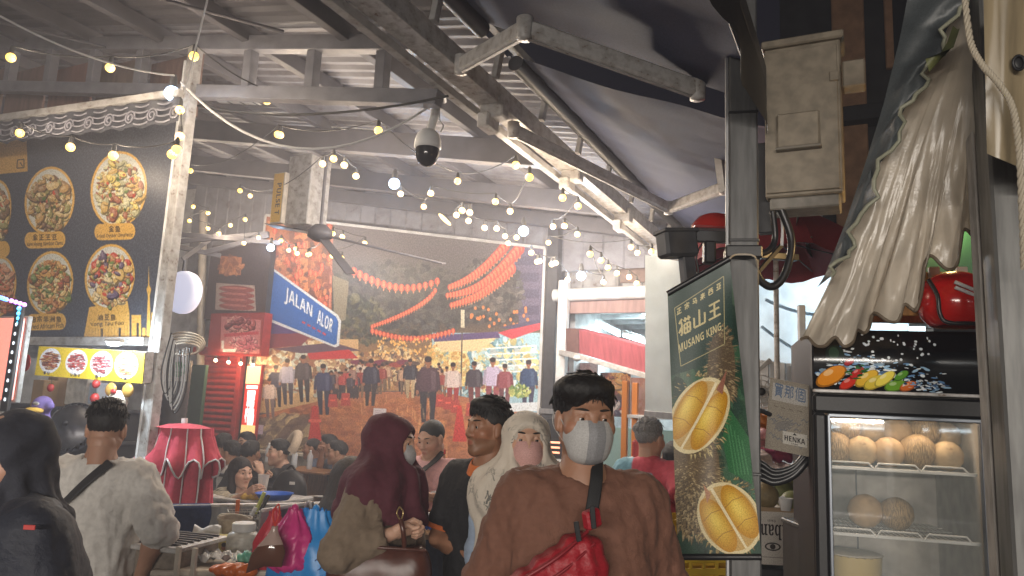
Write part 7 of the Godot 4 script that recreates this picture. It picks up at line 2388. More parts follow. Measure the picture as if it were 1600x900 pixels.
	for a in arms:
		var f := minf(sleeve, 1.0)
		var e1: Vector3 = a[0].lerp(a[1], f)
		s.cap(a[0], e1, 0.056 * aw + loose, (0.05 + 0.006 * (1.0 if sleeve < 1.0 else 0.0)) * aw + loose, 0.04, 1.0, sleeve <= 1.0)
		if sleeve > 1.0: s.cap(a[1], a[1].lerp(a[2], sleeve - 1.0), 0.05 * aw + loose, 0.036 * aw + loose * 0.9, 0.03, 1.0, true)
		ends.append([e1 if sleeve <= 1.0 else a[1].lerp(a[2], sleeve - 1.0), (a[1] - a[0]).normalized() if sleeve <= 1.0 else (a[2] - a[1]).normalized()])
	s.cut(HC + hb * Vector3(0, -0.13, 0.01), Vector3(0.072, 0.055, 0.075) * (0.85 + 0.15 * w), 0.012)
	var hem: float = o.get("hem", hip - 0.08)
	s.half(Vector3.DOWN, -hem)
	t.set_meta("_f", 0)
	t.remove_meta("_f")
	var nz := FastNoiseLite.new()
	nz.seed = int(hp.x)
	nz.frequency = 1.0
	var fa: float = o.get("fold", 0.006)
	var A := arms
	var fold := func(v, n):
		var f := nz.get_noise_3d(v.x * 14.0 + v.y * 4.0, v.y * 3.2, v.z * 14.0) * 1.6
		f += 0.7 * nz.get_noise_3d(v.x * 22.0, v.y * 9.0 + absf(v.x) * 16.0, v.z * 22.0)
		for a in A:
			var q: float = (v - (a[1] as Vector3)).length()
			if q < 0.13: f += 0.9 * sin((v - a[1]).dot((a[1] - a[0]).normalized()) * 110.0 + v.x * 30.0) * (1.0 - q / 0.13)
			q = (v - (a[0] as Vector3) + Vector3(0, 0.07, 0)).length()
			if q < 0.15: f += 0.6 * sin(v.y * 70.0 + v.x * 60.0 * a[3]) * (1.0 - q / 0.15)
		return fa * f
	var sr := s.mesh(cell, lo - Vector3(0.06, 0.0, 0.06), Vector3(hi.x + 0.06, N.y + 0.1, hi.z + 0.06))
	push_out(sr, fold)
	var shm := Mb.new()
	if o.has("paint"):
		var pc := PackedColorArray()
		var pf: Callable = o.paint
		for p in sr.v: pc.append(pf.call(p - Vector3(0, sh, 0)))
		shm.soup(sr.v, sr.i, Transform3D(), pc)
		o.shirt.vertex_color_use_as_albedo = true
	else: shm.soup(sr.v, sr.i)
	part(t, o.get("shirt_name", "shirt"), shm.mesh(), o.shirt)
	# cuffs or sleeve hems
	if o.has("cuff"):
		for e in ends:
			var cm := Mb.new()
			var pts := PackedVector3Array([e[0] - e[1] * 0.016, e[0] + e[1] * 0.004])
			var rr: float = (0.056 * aw + loose + 0.004) if sleeve <= 1.0 else 0.04 * aw + loose
			cm.tube(pts, rr, 20, true)
			part(t, "cuff", cm.mesh(), o.cuff)
	if o.has("collar"):
		var cm := Mb.new()
		var rows := []
		for j in 4:
			var row := PackedVector3Array()
			for i in 25:
				var ang := TAU * i / 24.0
				var fr := 0.5 - 0.5 * cos(ang)        # 0 at the back ... 1 at the front
				var rr: float = 0.066 * (0.85 + 0.15 * w) + [0.0, 0.003, 0.013, 0.02][j]
				var gap := 0.0
				row.append(N + Vector3(sin(ang) * rr, [0.028, 0.034, 0.014, -0.012][j] - 0.045 * fr * fr + 0.012, -cos(ang) * rr * 1.05 + 0.012 - gap))
			rows.append(row)
		cm.grid(rows, true)
		part(t, "collar", cm.mesh(), o.collar)
	# trousers and shoes
	var lg := Blob.new()
	var gr: float = maxf(0.09 * w, 0.08)
	for e in [-1, 1]:
		var hj := Vector3(0.085 * e * w, hip - 0.02, 0)
		var kn := Vector3(0.1 * e, hip * 0.53, 0.02)
		var an := Vector3(0.1 * e, 0.09, -0.02)
		if sit:
			kn = Vector3(0.11 * e, maxf(hip + 0.02, 0.36), 0.40 * k)
			an = Vector3(0.11 * e, 0.09, 0.38 * k)
		lg.cap(hj, kn, gr, 0.064, 0.04)
		lg.cap(kn, an, 0.062, 0.05, 0.03)
		var fm := part(t, "shoe", blob_ball(an + Vector3(0, -0.045, 0.06), Vector3(0.045, 0.045, 0.13), 12), M.black)
		fm.set_meta("kind", "thing")
		fm.remove_meta("kind")
	lg.cap(Vector3(-0.06 * w, hip + 0.03, 0), Vector3(0.06 * w, hip + 0.03, 0), 0.105 * w, 0.105 * w, 0.05, 1.15)
	part(t, o.get("legs_name", "trousers"), blob_mesh(lg, 0.026, Vector3(-0.36, 0.02, -0.22), Vector3(0.36, hip + 0.2, 0.6 if sit else 0.24)), o.legs)
	# headscarf
	if o.has("scarf"):
		var q := Blob.new()
		var fall: float = o.get("fall", 0.28)
		var fwd := hb * Vector3(0, 0, 1)
		var up := hb * Vector3(0, 1, 0)
		q.cap(HC + fwd * 0.012 + up * 0.022, HC - fwd * 0.035 + up * 0.026, 0.094, 0.103, 0.03)
		q.cap(HC + fwd * 0.03 - up * 0.075, HC - fwd * 0.02 - up * 0.06, 0.082, 0.10, 0.05)
		q.cap(HC - up * 0.09, N + Vector3(0, -0.05, 0.01), 0.092, 0.15, 0.05)
		if fall > 0.1: q.cap(Vector3(-sw * 0.7, sh - 0.02, lean * 0.7), Vector3(sw * 0.7, sh - 0.02, lean * 0.7), 0.112 + loose, 0.112 + loose, 0.06)
		if fall > 0.1: q.cap(N + Vector3(0, -0.02, 0.05), Vector3(0, sh - fall, 0.06 + 0.05 * w), 0.115, 0.105 * w, 0.06)
		for e in ([-1, 1] if fall > 0.1 else []):
			q.cap(Vector3(sw * 0.6 * e, sh - 0.04, 0.03), Vector3(sw * 0.62 * e, sh - fall, 0.05), 0.1, 0.105 * w, 0.06, 1.0)
		if fall > 0.1: q.cap(N + Vector3(0, -0.03, -0.05), Vector3(0, sh - fall * 0.7, -0.09), 0.11, 0.11 * w, 0.06)
		q.cut(HC + fwd * 0.128 - up * 0.014, Vector3(0.084, 0.096, 0.076) if absf(fwd.x) < 0.6 else Vector3(0.074, 0.094, 0.10), 0.012)
		q.half(Vector3(o.get("hemx", 0.0), -1, 0).normalized(), -(sh - fall) - 0.02)
		var az := FastNoiseLite.new()
		az.seed = 21
		az.frequency = 1.0
		var sm2: Material = o.scarf
		var qm := blob_mesh(q, 0.0085 if near else 0.016, Vector3(-0.42, sh - fall - 0.1, -0.36), Vector3(0.42, crown + 0.06, 0.42), func(v, n):
			var p: Vector3 = v - HC
			var ang := atan2(p.x, p.z)
			var below := clampf(-p.y / 0.12, 0.0, 1.0)
			return 0.009 * below * (sin(ang * 9.0 + p.y * 14.0 + 1.3 * sin(p.y * 20.0)) + az.get_noise_3d(p.x * 9.0, p.y * 5.0, p.z * 9.0) * 1.4) + 0.003 * sin(p.y * 60.0 + p.z * 55.0) * (1.0 - below))
		part(t, "headscarf", qm, sm2)
		# soft rolled edge round the face
		var em := Mb.new()
		var ring := []
		for i in 25:
			var wv := TAU * i / 24
			ring.append(HC + hb * (Vector3(sin(wv) * 0.068, cos(wv) * 0.09 - 0.018, 0.066 - 0.010 * absf(sin(wv)) + 0.004 * cos(wv))))
		em.tube(curve(ring, 48), 0.0062, 8, false)
		part(t, "scarf_edge", em.mesh(), sm2)
		if o.has("under"):
			var um := Mb.new()
			var ur := []
			for i in 13:
				var wv := lerpf(-1.2, 1.2, i / 12.0)
				ur.append(HC + hb * Vector3(sin(wv) * 0.058, cos(wv) * 0.082 - 0.02, 0.072))
			um.tube(curve(ur, 24), 0.009, 8)
			part(t, "under_cap", um.mesh(), o.under)
	if o.has("mask"):
		part(t, "face_mask", mask_mesh(o.get("mask_kind", "cup")), o.mask).transform = HT * Transform3D(Basis.from_scale(Vector3(fat, 1, 1)), Vector3())
		var lm := Mb.new()
		for e in [-1, 1]:
			lm.tube(curve([Vector3(0.067 * e * fat, -0.022, 0.038), Vector3(0.08 * e * fat, 0.02, 0.0), Vector3(0.088 * e * fat, 0.022, -0.025), Vector3(0.086 * e * fat, -0.02, -0.022), Vector3(0.064 * e * fat, -0.07, 0.03)], 14), 0.0016, 5)
		part(t, "ear_loops", lm.mesh(), o.mask).transform = HT
	t.set_meta("field", s)
	return t

func mask_mesh(kind: String) -> ArrayMesh:
	var prof := [Vector2(0.006, 0.098), Vector2(-0.014, 0.113), Vector2(-0.035, 0.121), Vector2(-0.058, 0.119), Vector2(-0.083, 0.108), Vector2(-0.110, 0.096), Vector2(-0.128, 0.076), Vector2(-0.134, 0.045)]
	var rows := []
	var n := 14
	for j in prof.size():
		var v := j / 7.0
		var row := PackedVector3Array()
		for i in n * 2 + 1:
			var a := (i - n) / float(n)
			var aa := absf(a)
			var wdt := lerpf(0.0655, 0.058, v) + 0.010 * sin(v * PI)
			var zs := lerpf(0.036, 0.018, v)
			var q := sqrt(maxf(0.0, 1.0 - pow(aa, 2.2)))
			var ridge := 1.0 - 0.25 * aa * (1.0 - aa) if kind == "cup" else 1.0
			var z := lerpf(zs, prof[j].y, q * ridge)
			var y := lerpf(lerpf(-0.012, -0.085, v), prof[j].x, pow(q, 0.7))
			row.append(Vector3(a * wdt, y, z))
		rows.append(row)
	var m := Mb.new()
	m.grid(rows)
	return m.mesh()

func wrap_strap(t: Node3D, pts: Array, width: float, m: Material, called := "strap", thick := 0.006):      # pts: Vector3(x, y, side) on the person's clothes
	var f: Blob = t.get_meta("field")
	var ins := Mb.new()
	var path := []
	for p in pts:
		var q := Vector3(p.x, p.y, 0)
		var z: float = 0.5 * p.z
		for k in 120:
			if f.value(Vector3(p.x, p.y, z)) < 0.012: break
			z -= 0.008 * p.z
		if z * p.z < -0.02: z = 0.03 * p.z
		path.append(Vector3(p.x, p.y, z + 0.004 * p.z))
	var line := curve(path, 40)
	for j in 2:
		var rows := []
		for e in [-0.5, -0.4, 0.4, 0.5]:
			var row := PackedVector3Array()
			for i in line.size():
				var dir := (line[mini(i + 1, line.size() - 1)] - line[maxi(i - 1, 0)]).normalized()
				var outw := Vector3(line[i].x * 0.5, 0.15, line[i].z).normalized()
				var side := dir.cross(outw).normalized()
				row.append(line[i] + side * e * width + outw * ((thick if absf(e) < 0.45 else 0.0) * (1 if j == 0 else 0)))
			rows.append(row)
		ins.grid(rows)
	part(t, called, ins.mesh(), m)

func cloth(c: Color, scale := 14.0, rough := 0.85, crease := 0.6) -> StandardMaterial3D:
	var m := mat(c, rough, "soft", 2.5)
	m.normal_enabled = true
	m.normal_texture = T.crease
	m.normal_scale = crease
	m.rim_enabled = true
	m.rim = 0.25
	m.rim_tint = 0.6
	return m

func build_people():
	var jeans := cloth(Color(0.06, 0.08, 0.12))
	var darkp := cloth(Color(0.022, 0.022, 0.025))
	var sk := Color(0.36, 0.19, 0.115)
	var sk_light := Color(0.50, 0.30, 0.21)
	var sk_brown := Color(0.27, 0.13, 0.075)
	var t: Node3D
	# the big man in the brown shirt, in front
	t = person({"label": "young man in brown long sleeved shirt and grey face mask wearing a red crossbody bag", "head": V2(914, 659), "d": 2.3, "yaw": 4, "hyaw": 12, "w": 1.26, "sw": 0.186, "hs": 0.95, "face": 1.14, "skin": Color(0.30, 0.155, 0.095), "hair": "mop", "shirt": cloth(Color(0.155, 0.068, 0.043), 20), "sleeve": 1.55, "loose": 0.02, "belly": 0.03, "legs": darkp, "mask": mat(Color(0.46, 0.45, 0.44), 0.75, "fine", 8), "cell": 0.011, "fold": 0.009, "gaze": 0.25})
	var HT := Transform3D(Basis(Vector3.UP, deg_to_rad(8)).scaled(Vector3.ONE * 0.95), t.transform.affine_inverse() * at(914, 659, 2.3))
	# darker middle panel of his mask
	var mp := Mb.new()
	var mv := mask_mesh("cup").surface_get_arrays(0)
	var V: PackedVector3Array = mv[0]
	var rows := []
	for j in 8:
		var row := PackedVector3Array()
		for i in 11: row.append(V[j * 29 + 10 + i] * Vector3(1.14, 1, 1.0) + Vector3(0, 0, 0.0025))
		rows.append(row)
	mp.grid(rows)
	part(t, "mask_panel", mp.mesh(), mat(Color(0.26, 0.26, 0.27), 0.75, "fine", 8)).transform = HT
	var loc := func(px: float, py: float, d: float) -> Vector3: return t.transform.affine_inverse() * at(px, py, d)
	var a: Vector3 = loc.call(946, 700, 2.2)
	var e: Vector3 = loc.call(916, 812, 2.2)
	var pts := [Vector3(a.x + 0.02, a.y + 0.035, -1), Vector3(a.x, a.y + 0.02, 1)]
	for k in 7: pts.append(Vector3(lerpf(a.x, e.x, k / 6.0), lerpf(a.y, e.y, k / 6.0), 1))
	wrap_strap(t, [Vector3(a.x, a.y, 1), Vector3(lerpf(a.x, e.x, 0.2), lerpf(a.y, e.y, 0.2), 1), Vector3(lerpf(a.x, e.x, 0.4), lerpf(a.y, e.y, 0.4), 1), Vector3(lerpf(a.x, e.x, 0.6), lerpf(a.y, e.y, 0.6), 1), Vector3(lerpf(a.x, e.x, 0.8), lerpf(a.y, e.y, 0.8), 1), Vector3(e.x, e.y, 1)], 0.038, mat(Color(0.012, 0.012, 0.013), 0.7, "fine", 30, "weave", 0.04), "bag_strap")
	# the red bag: a soft wedge, zipped
	var redc := mat(Color(0.34, 0.012, 0.022), 0.55, "fine", 12, "fold", 0.25)
	var bag := thing("crossbody_bag", "red crossbody bag slung on the chest of the man in brown", "bag")
	var bl := Blob.new()
	var B := Transform3D(Basis(Vector3.UP, 0.12) * Basis(Vector3.BACK, 0.50), at(858, 880, 2.04))
	for q in [[-0.13, -0.035, 0.035], [-0.07, -0.03, 0.05], [0.0, -0.035, 0.062], [0.06, -0.045, 0.064], [0.09, -0.02, 0.05]]: bl.ell(Vector3(q[0], q[1], 0), Vector3(0.06, q[2] * 1.15, 0.052), 0.05)
	bl.ell(Vector3(0.02, -0.09, 0.0), Vector3(0.11, 0.055, 0.05), 0.05)
	bl.half(Vector3(-0.12, 1, 0).normalized(), 0.028)
	part(bag, "pouch", blob_mesh(bl, 0.008, Vector3(-0.22, -0.18, -0.09), Vector3(0.19, 0.06, 0.09), func(v, n): return 0.003 * sin(v.x * 60 + v.y * 90) + 0.003 * sin(v.x * 130 - v.y * 40), B), redc)
	var pipe := Mb.new()
	pipe.tube(curve([B * Vector3(-0.185, -0.005, 0.02), B * Vector3(-0.1, 0.01, 0.055), B * Vector3(0.02, 0.02, 0.066), B * Vector3(0.13, 0.035, 0.035)], 20), 0.0055, 8)
	pipe.tube(curve([B * Vector3(-0.18, -0.035, 0.03), B * Vector3(-0.1, -0.025, 0.06), B * Vector3(0.02, -0.018, 0.068), B * Vector3(0.13, -0.0, 0.045)], 20), 0.004, 8)
	part(bag, "zip_piping", pipe.mesh(), mat(Color(0.2, 0.008, 0.014), 0.5))
	for q in [[900, 815, 905, 846], [925, 790, 928, 826]]:
		part(bag, "zip_pull", bar_mesh(at(q[0], q[1], 1.985), at(q[2], q[3], 1.985), 0.014, 0.006, Vector3.FORWARD, 0.002), M.black)
	part(bag, "strap_end", bar_mesh(at(914, 815, 2.0), at(935, 806, 2.03), 0.03, 0.05, Vector3.UP, 0.006), redc)
	# woman with cream headscarf
	person({"label": "woman in cream patterned headscarf and pink face mask behind the man in brown", "head": V2(823, 690), "d": 3.1, "yaw": -8, "hyaw": 4, "skin": sk_light, "shirt": cloth(Color(0.34, 0.42, 0.55)), "sleeve": 1.7, "legs": cloth(Color(0.3, 0.3, 0.34)), "scarf": speckled(Color(0.56, 0.50, 0.42), Color(0.12, 0.12, 0.11)), "under": cloth(Color(0.45, 0.41, 0.36)), "fall": 0.46, "hemx": -0.4, "mask": mat(Color(0.6, 0.34, 0.31), 0.7, "fine", 8), "mask_kind": "flat", "w": 1.02, "left": [at(860, 960, 2.9)], "right": [at(745, 960, 3.1)]})
	# man in black polo
	t = person({"label": "man in black polo shirt with orange collar and cuffs looking sideways", "head": V2(762, 672), "hs": 0.95, "d": 3.3, "yaw": -38, "hyaw": -56, "hpitch": -3, "skin": sk_brown, "stubble": 0.6, "hair": "quiff", "face": 1.03, "shirt": cloth(Color(0.012, 0.012, 0.014), 18), "collar": cloth(Color(0.55, 0.14, 0.03)), "cuff": cloth(Color(0.55, 0.13, 0.03)), "sleeve": 0.85, "legs": jeans, "w": 1.1, "sw": 0.185, "gaze": 0.1, "right": [at(740, 872, 3.15), Vector3(-1, -0.4, 0.0)], "left": [at(800, 900, 3.1)]})
	# man in pink polo
	t = person({"label": "older man in pale pink polo shirt looking down, black strap across chest", "head": V2(674, 687), "hs": 0.96, "d": 4.8, "yaw": -14, "hyaw": -32, "hpitch": 18, "skin": Color(0.46, 0.26, 0.18), "hair": "cropped", "hair_color": Color(0.02, 0.018, 0.018), "shirt": cloth(Color(0.62, 0.33, 0.32), 18), "collar": cloth(Color(0.64, 0.36, 0.35)), "sleeve": 0.8, "legs": jeans, "w": 1.12, "sw": 0.175, "left": [at(668, 776, 4.45), Vector3(1, -0.5, -0.5)], "right": [at(640, 800, 4.6), Vector3(-1, -0.4, -0.3)], "near": true, "cell": 0.014, "hem": 0.92})
	wrap_strap(t, [Vector3(0.08, 1.36, 1), Vector3(0.05, 1.31, 1), Vector3(-0.02, 1.24, 1), Vector3(-0.09, 1.15, 1), Vector3(-0.15, 1.05, 1)], 0.04, M.black, "bag_strap")
	part(t, "watch", tube_mesh(PackedVector3Array([t.transform.affine_inverse() * at(676, 775, 4.47), t.transform.affine_inverse() * at(681, 776, 4.49)]), 0.032, 14), M.alu)
	part(t, "badge", box_mesh(Vector3(0.012, 0.03, 0.01), 0.002, t.transform.affine_inverse() * at(695, 706, 4.62)), M.red)
	# woman with maroon headscarf
	t = person({"label": "woman in maroon headscarf and olive brown blouse, grey mask, seen from the side", "head": V2(612, 692), "d": 3.3, "yaw": 72, "hyaw": 82, "hpitch": 6, "skin": sk_light, "shirt": cloth(Color(0.17, 0.125, 0.085), 16), "shirt_name": "blouse", "sleeve": 1.8, "loose": 0.028, "w": 1.08, "sw": 0.165, "legs": cloth(Color(0.12, 0.09, 0.07)), "legs_name": "skirt", "scarf": cloth(Color(0.075, 0.012, 0.022), 10), "fall": 0.17, "mask": mat(Color(0.42, 0.42, 0.43), 0.7, "fine", 8), "hem": 0.55, "fold": 0.010,
		"right": [at(618, 832, 3.05), Vector3(-0.8, -0.9, -0.9)], "right_pose": "grip", "palmr": Vector3(0, 0, 1), "left": [at(650, 960, 3.5), Vector3(1, -0.5, -0.3)]})
	wrap_strap(t, [Vector3(-0.12, 1.34, 1), Vector3(-0.13, 1.28, 1), Vector3(-0.13, 1.22, 1), Vector3(-0.12, 1.16, 1), Vector3(-0.12, 1.1, 1)], 0.028, mat(Color(0.06, 0.02, 0.015), 0.4), "bag_strap")
	# her handbag
	var leather := mat(Color(0.085, 0.028, 0.018), 0.32, "blotch", 5, "grain", 0.05)
	bag = thing("handbag", "dark brown leather handbag under the arm of the woman in maroon", "handbag", at(588, 890, 3.02))
	bl = Blob.new()
	for x in [-0.13, -0.06, 0.02, 0.1, 0.15]: bl.ell(Vector3(x, -0.02, 0), Vector3(0.075, 0.125, 0.065), 0.06)
	bl.half(Vector3(0, 1, 0), 0.095)
	part(bag, "pouch", blob_mesh(bl, 0.01, Vector3(-0.26, -0.2, -0.12), Vector3(0.28, 0.14, 0.12), func(v, n): return 0.006 * sin(v.x * 38 + v.y * 9) * (0.5 + v.y * 4.0)), leather)
	part(bag, "rim", tube_mesh(curve([Vector3(-0.19, 0.09, 0.03), Vector3(-0.1, 0.098, 0.066), Vector3(0.06, 0.098, 0.07), Vector3(0.2, 0.09, 0.04)], 16), 0.007, 8), leather)
	part(bag, "ring", tube_mesh(curve([at(624, 792, 3.0), at(630, 800, 2.98), at(626, 812, 2.98), at(620, 802, 3.0), at(624, 792, 3.0)].map(func(p): return p - at(588, 890, 3.02)), 16), 0.003, 6), mat(Color(0.5, 0.36, 0.16), 0.3, "", 1, "", 0, 0.8))
	part(bag, "handle", tube_mesh(curve([at(626, 812, 2.98), at(630, 830, 2.96), at(632, 855, 2.97)].map(func(p): return p - at(588, 890, 3.02)), 10), 0.010, 8), leather)
	# man from behind in the grey tee
	t = person({"label": "man seen from behind in pale grey tee shirt with black strap across his back", "head": V2(166, 673), "hs": 0.95, "d": 3.35, "yaw": 184, "hyaw": 198, "hpitch": 12, "skin": Color(0.42, 0.23, 0.15), "hair": "short", "shirt": cloth(Color(0.62, 0.59, 0.55), 18), "sleeve": 1.08, "loose": 0.024, "fold": 0.012, "w": 1.08, "sw": 0.19, "legs": cloth(Color(0.3, 0.3, 0.3)), "left": [at(80, 980, 3.3), Vector3(0.6, -0.3, 0.4)], "right": [at(218, 905, 3.2), Vector3(-0.6, -0.3, -0.4)]})
	wrap_strap(t, [Vector3(-0.075, 1.345, -1), Vector3(-0.045, 1.31, -1), Vector3(0.0, 1.26, -1), Vector3(0.06, 1.19, -1), Vector3(0.12, 1.13, -1), Vector3(0.19, 1.07, -1)], 0.05, mat(Color(0.03, 0.03, 0.032), 0.6, "fine", 30, "weave", 0.04), "bag_strap")
	# woman in navy at the left edge
	t = person({"label": "woman in dark navy headscarf and jacket at the left edge, face turned away", "head": V2(14, 714), "d": 2.15, "yaw": -50, "hyaw": -14, "hpitch": 14, "skin": sk_light, "shirt": cloth(Color(0.018, 0.021, 0.034), 16, 0.7), "shirt_name": "jacket", "sleeve": 1.85, "loose": 0.026, "w": 1.4, "sw": 0.21, "lean": 0.11, "legs": cloth(Color(0.3, 0.28, 0.25)), "scarf": cloth(Color(0.03, 0.032, 0.045), 10), "fall": 0.09})
	part(t, "red_label", box_mesh(Vector3(0.03, 0.012, 0.004), 0.001, t.transform.affine_inverse() * at(46, 824, 1.9), t.transform.basis.inverse()), M.red)
	# woman with long brown hair
	person({"label": "seated woman with very long straight brown hair seen from behind", "head": V2(556, 752), "d": 4.15, "yaw": 158, "hyaw": 140, "sit": true, "k": 0.98, "skin": sk_light, "hair": "long", "hair_color": Color(0.042, 0.026, 0.018), "shirt": cloth(Color(0.52, 0.56, 0.62)), "sleeve": 0.7, "legs": cloth(Color(0.35, 0.16, 0.28)), "w": 0.92, "cell": 0.016, "hpitch": 8})
	# woman in the striped top
	var stripes := cloth(Color(0.55, 0.5, 0.42))
	var si := Image.create(4, 64, false, Image.FORMAT_RGB8)
	si.fill(Color(0.92, 0.9, 0.85))
	for y in 64:
		if y % 32 < 10: si.fill_rect(Rect2i(0, y, 4, 1), Color(0.12, 0.11, 0.13))
	stripes.albedo_texture = ImageTexture.create_from_image(si)
	stripes.uv1_scale = Vector3(14, 14, 14)
	person({"label": "seated woman with dark bobbed hair in a striped top eating at the table", "head": V2(376, 740), "d": 6.3, "yaw": 42, "hyaw": 52, "sit": true, "k": 0.9, "skin": Color(0.55, 0.34, 0.25), "hair": "bob", "hair_color": Color(0.018, 0.012, 0.011), "shirt": stripes, "sleeve": 1.5, "legs": darkp, "w": 0.95, "cell": 0.016, "right": [at(384, 772, 5.9), Vector3(-0.6, -0.8, -0.2)], "left": [at(412, 776, 6.0), Vector3(0.7, -0.8, 0)]})
	# seated diners by the wall
	var g := "diners at the tables by the wall"
	var blk := cloth(Color(0.014, 0.014, 0.016))
	for q in [
		["seated man with dark hair half hidden behind the red folded parasol", V2(349, 697), 8.0, 150, "short", Color(0.25, 0.2, 0.2), sk],
		["seated man in white shirt turned left beside the red shutter", V2(360, 709), 7.7, -105, "short", Color(0.5, 0.48, 0.46), sk],
		["seated man in black jacket with white piping facing out below the paper notice", V2(384, 693), 8.7, -35, "short", Color(0.02, 0.02, 0.025), sk_light],
		["seated man in black seen from behind, head of short dark hair", V2(392, 710), 7.4, 165, "short", Color(0.014, 0.014, 0.016), sk],
		["seated man in black hooded jacket leaning over the table, facing left", V2(435, 708), 7.3, -62, "short", Color(0.012, 0.012, 0.014), sk_light],
		["seated man in slate blue shirt facing left at the brown table", V2(487, 702), 8.9, -82, "cropped", Color(0.09, 0.12, 0.19), sk],
		["seated man with his hand raised to his mouth", V2(512, 697), 8.7, -72, "short", Color(0.03, 0.04, 0.06), sk_brown],
		["seated man in dark navy leaning back, nearest the long haired woman", V2(526, 708), 8.1, -78, "short", Color(0.018, 0.022, 0.04), sk]]:
		var dd := {"label": q[0], "head": q[1], "d": q[2], "yaw": q[3], "sit": true, "k": 0.92, "near": false, "skin": q[6], "hair": q[4], "shirt": cloth(q[5]), "sleeve": 1.8 if q[1].x < 470 else 0.8, "legs": darkp, "lean": 0.1, "group": g, "w": 1.05}
		var hp: Vector2 = q[1]
		if hp.x == 435:
			dd["right"] = [at(418, 742, 6.9), Vector3(-0.6, -0.8, -0.3)]
			dd["left"] = [at(408, 738, 7.1), Vector3(0.6, -0.8, -0.3)]
			dd["lean"] = 0.18
		elif hp.x == 512:
			dd["right"] = [at(502, 707, 8.5), Vector3(-0.4, -1, 0)]
			dd["right_pose"] = "grip"
		var pn := person(dd)
		if hp.x == 435:
			var hd := Mb.new()
			var rr := []
			for i in 13:
				var wv := lerpf(-2.0, 2.0, i / 12.0)
				rr.append(Vector3(sin(wv) * 0.13, 0.06 + 0.115 * cos(wv), -0.09 - 0.05 * cos(wv)))
			hd.tube(curve(rr, 30), 0.045, 10)
			part(pn, "hood", hd.mesh(), cloth(Color(0.5, 0.4, 0.3))).transform = Transform3D(Basis(), pn.transform.affine_inverse() * at(440, 706, 7.36))
	# old man with grey hair
	var tl := Color(0.17, 0.36, 0.46)
	var rd := Color(0.50, 0.07, 0.10)
	t = person({"label": "grey haired man seen from behind in red and light blue polo shirt", "head": V2(1016, 688), "d": 4.9, "yaw": 152, "hyaw": 134, "skin": Color(0.48, 0.28, 0.2), "hair": "grey", "hair_color": Color(0.34, 0.34, 0.35), "brow": Color(0.2, 0.2, 0.2), "shirt": cloth(Color(1, 1, 1), 16), "paint": func(p):
		if p.y > -0.012 and absf(p.x) < 0.09: return rd
		if p.x > 0.035 and p.x < 0.085 and p.y > -0.22: return Color(0.6, 0.63, 0.66)
		return tl if p.x > -0.06 + 0.25 * (-p.y) and p.x < 0.4 else rd, "collar": cloth(Color(0.5, 0.08, 0.1)), "sleeve": 0.85, "legs": darkp, "w": 1.12, "sw": 0.18, "cell": 0.013, "fold": 0.006, "right": [at(1075, 800, 4.7)]})
	# shopper behind him
	person({"label": "woman in pale blue blouse mostly hidden between the grey haired man and the banner", "head": V2(1052, 716), "d": 5.9, "yaw": -150, "near": false, "skin": sk_light, "hair": "bob", "shirt": cloth(Color(0.34, 0.4, 0.6)), "sleeve": 0.8, "legs": darkp})
	for c in get_children():
		if c.has_meta("field"): c.remove_meta("field")

func speckled(base: Color, ink: Color) -> StandardMaterial3D:      # cloth printed with loose clusters of dark marks
	var cv := canvas01(256, 256, base.linear_to_srgb())
	for k in 9:
		var p := V2(cv.rg.randf(), cv.rg.randf())
		for j in 12:
			var q := p + V2(cv.rg.randf_range(-0.07, 0.07), cv.rg.randf_range(-0.05, 0.05))
			cv.line(q, q + V2(cv.rg.randf_range(-0.05, 0.05), cv.rg.randf_range(0.01, 0.08)), 0.014, ink.linear_to_srgb())
	var m := cloth(Color(1, 1, 1))
	m.albedo_texture = cv.tex()
	m.uv1_scale = Vector3.ONE * 3.2
	m.heightmap_enabled = false
	return m

# ---------------------------------------------------------------- carts, tables and what stands on them
func crinkled(w: float, h: float, dpt: float, seed_: int, neck := 0.12) -> ArrayMesh:     # a hanging bag: gathered at the top, full below
	var nz := FastNoiseLite.new()
	nz.seed = seed_
	nz.frequency = 1.0
	var rows := []
	for j in 29:
		var v := j / 28.0
		var row := PackedVector3Array()
		var sp := lerpf(neck, 1.0, smoothstep(0.0, 0.45, v)) * (1.0 - 0.5 * pow(maxf(0.0, v - 0.88) / 0.12, 2.0))
		for i in 41:
			var a := TAU * (i % 40) / 40.0
			var cr := 1.0 + 0.16 * nz.get_noise_3d(cos(a) * 2.2, v * 3.0, sin(a) * 2.2) + 0.10 * (1.0 - v * 0.6) * sin(a * 9.0 + seed_) + 0.14 * absf(nz.get_noise_3d(cos(a) * 5.0, v * 7.0, sin(a) * 5.0))
			row.append(Vector3(cos(a) * w * 0.5 * sp * cr, -h * v + 0.02 * nz.get_noise_2d(i * 0.9, seed_), sin(a) * dpt * 0.5 * sp * cr))
		rows.append(row)
	var m := Mb.new()
	m.grid(rows, true)
	return m.mesh()

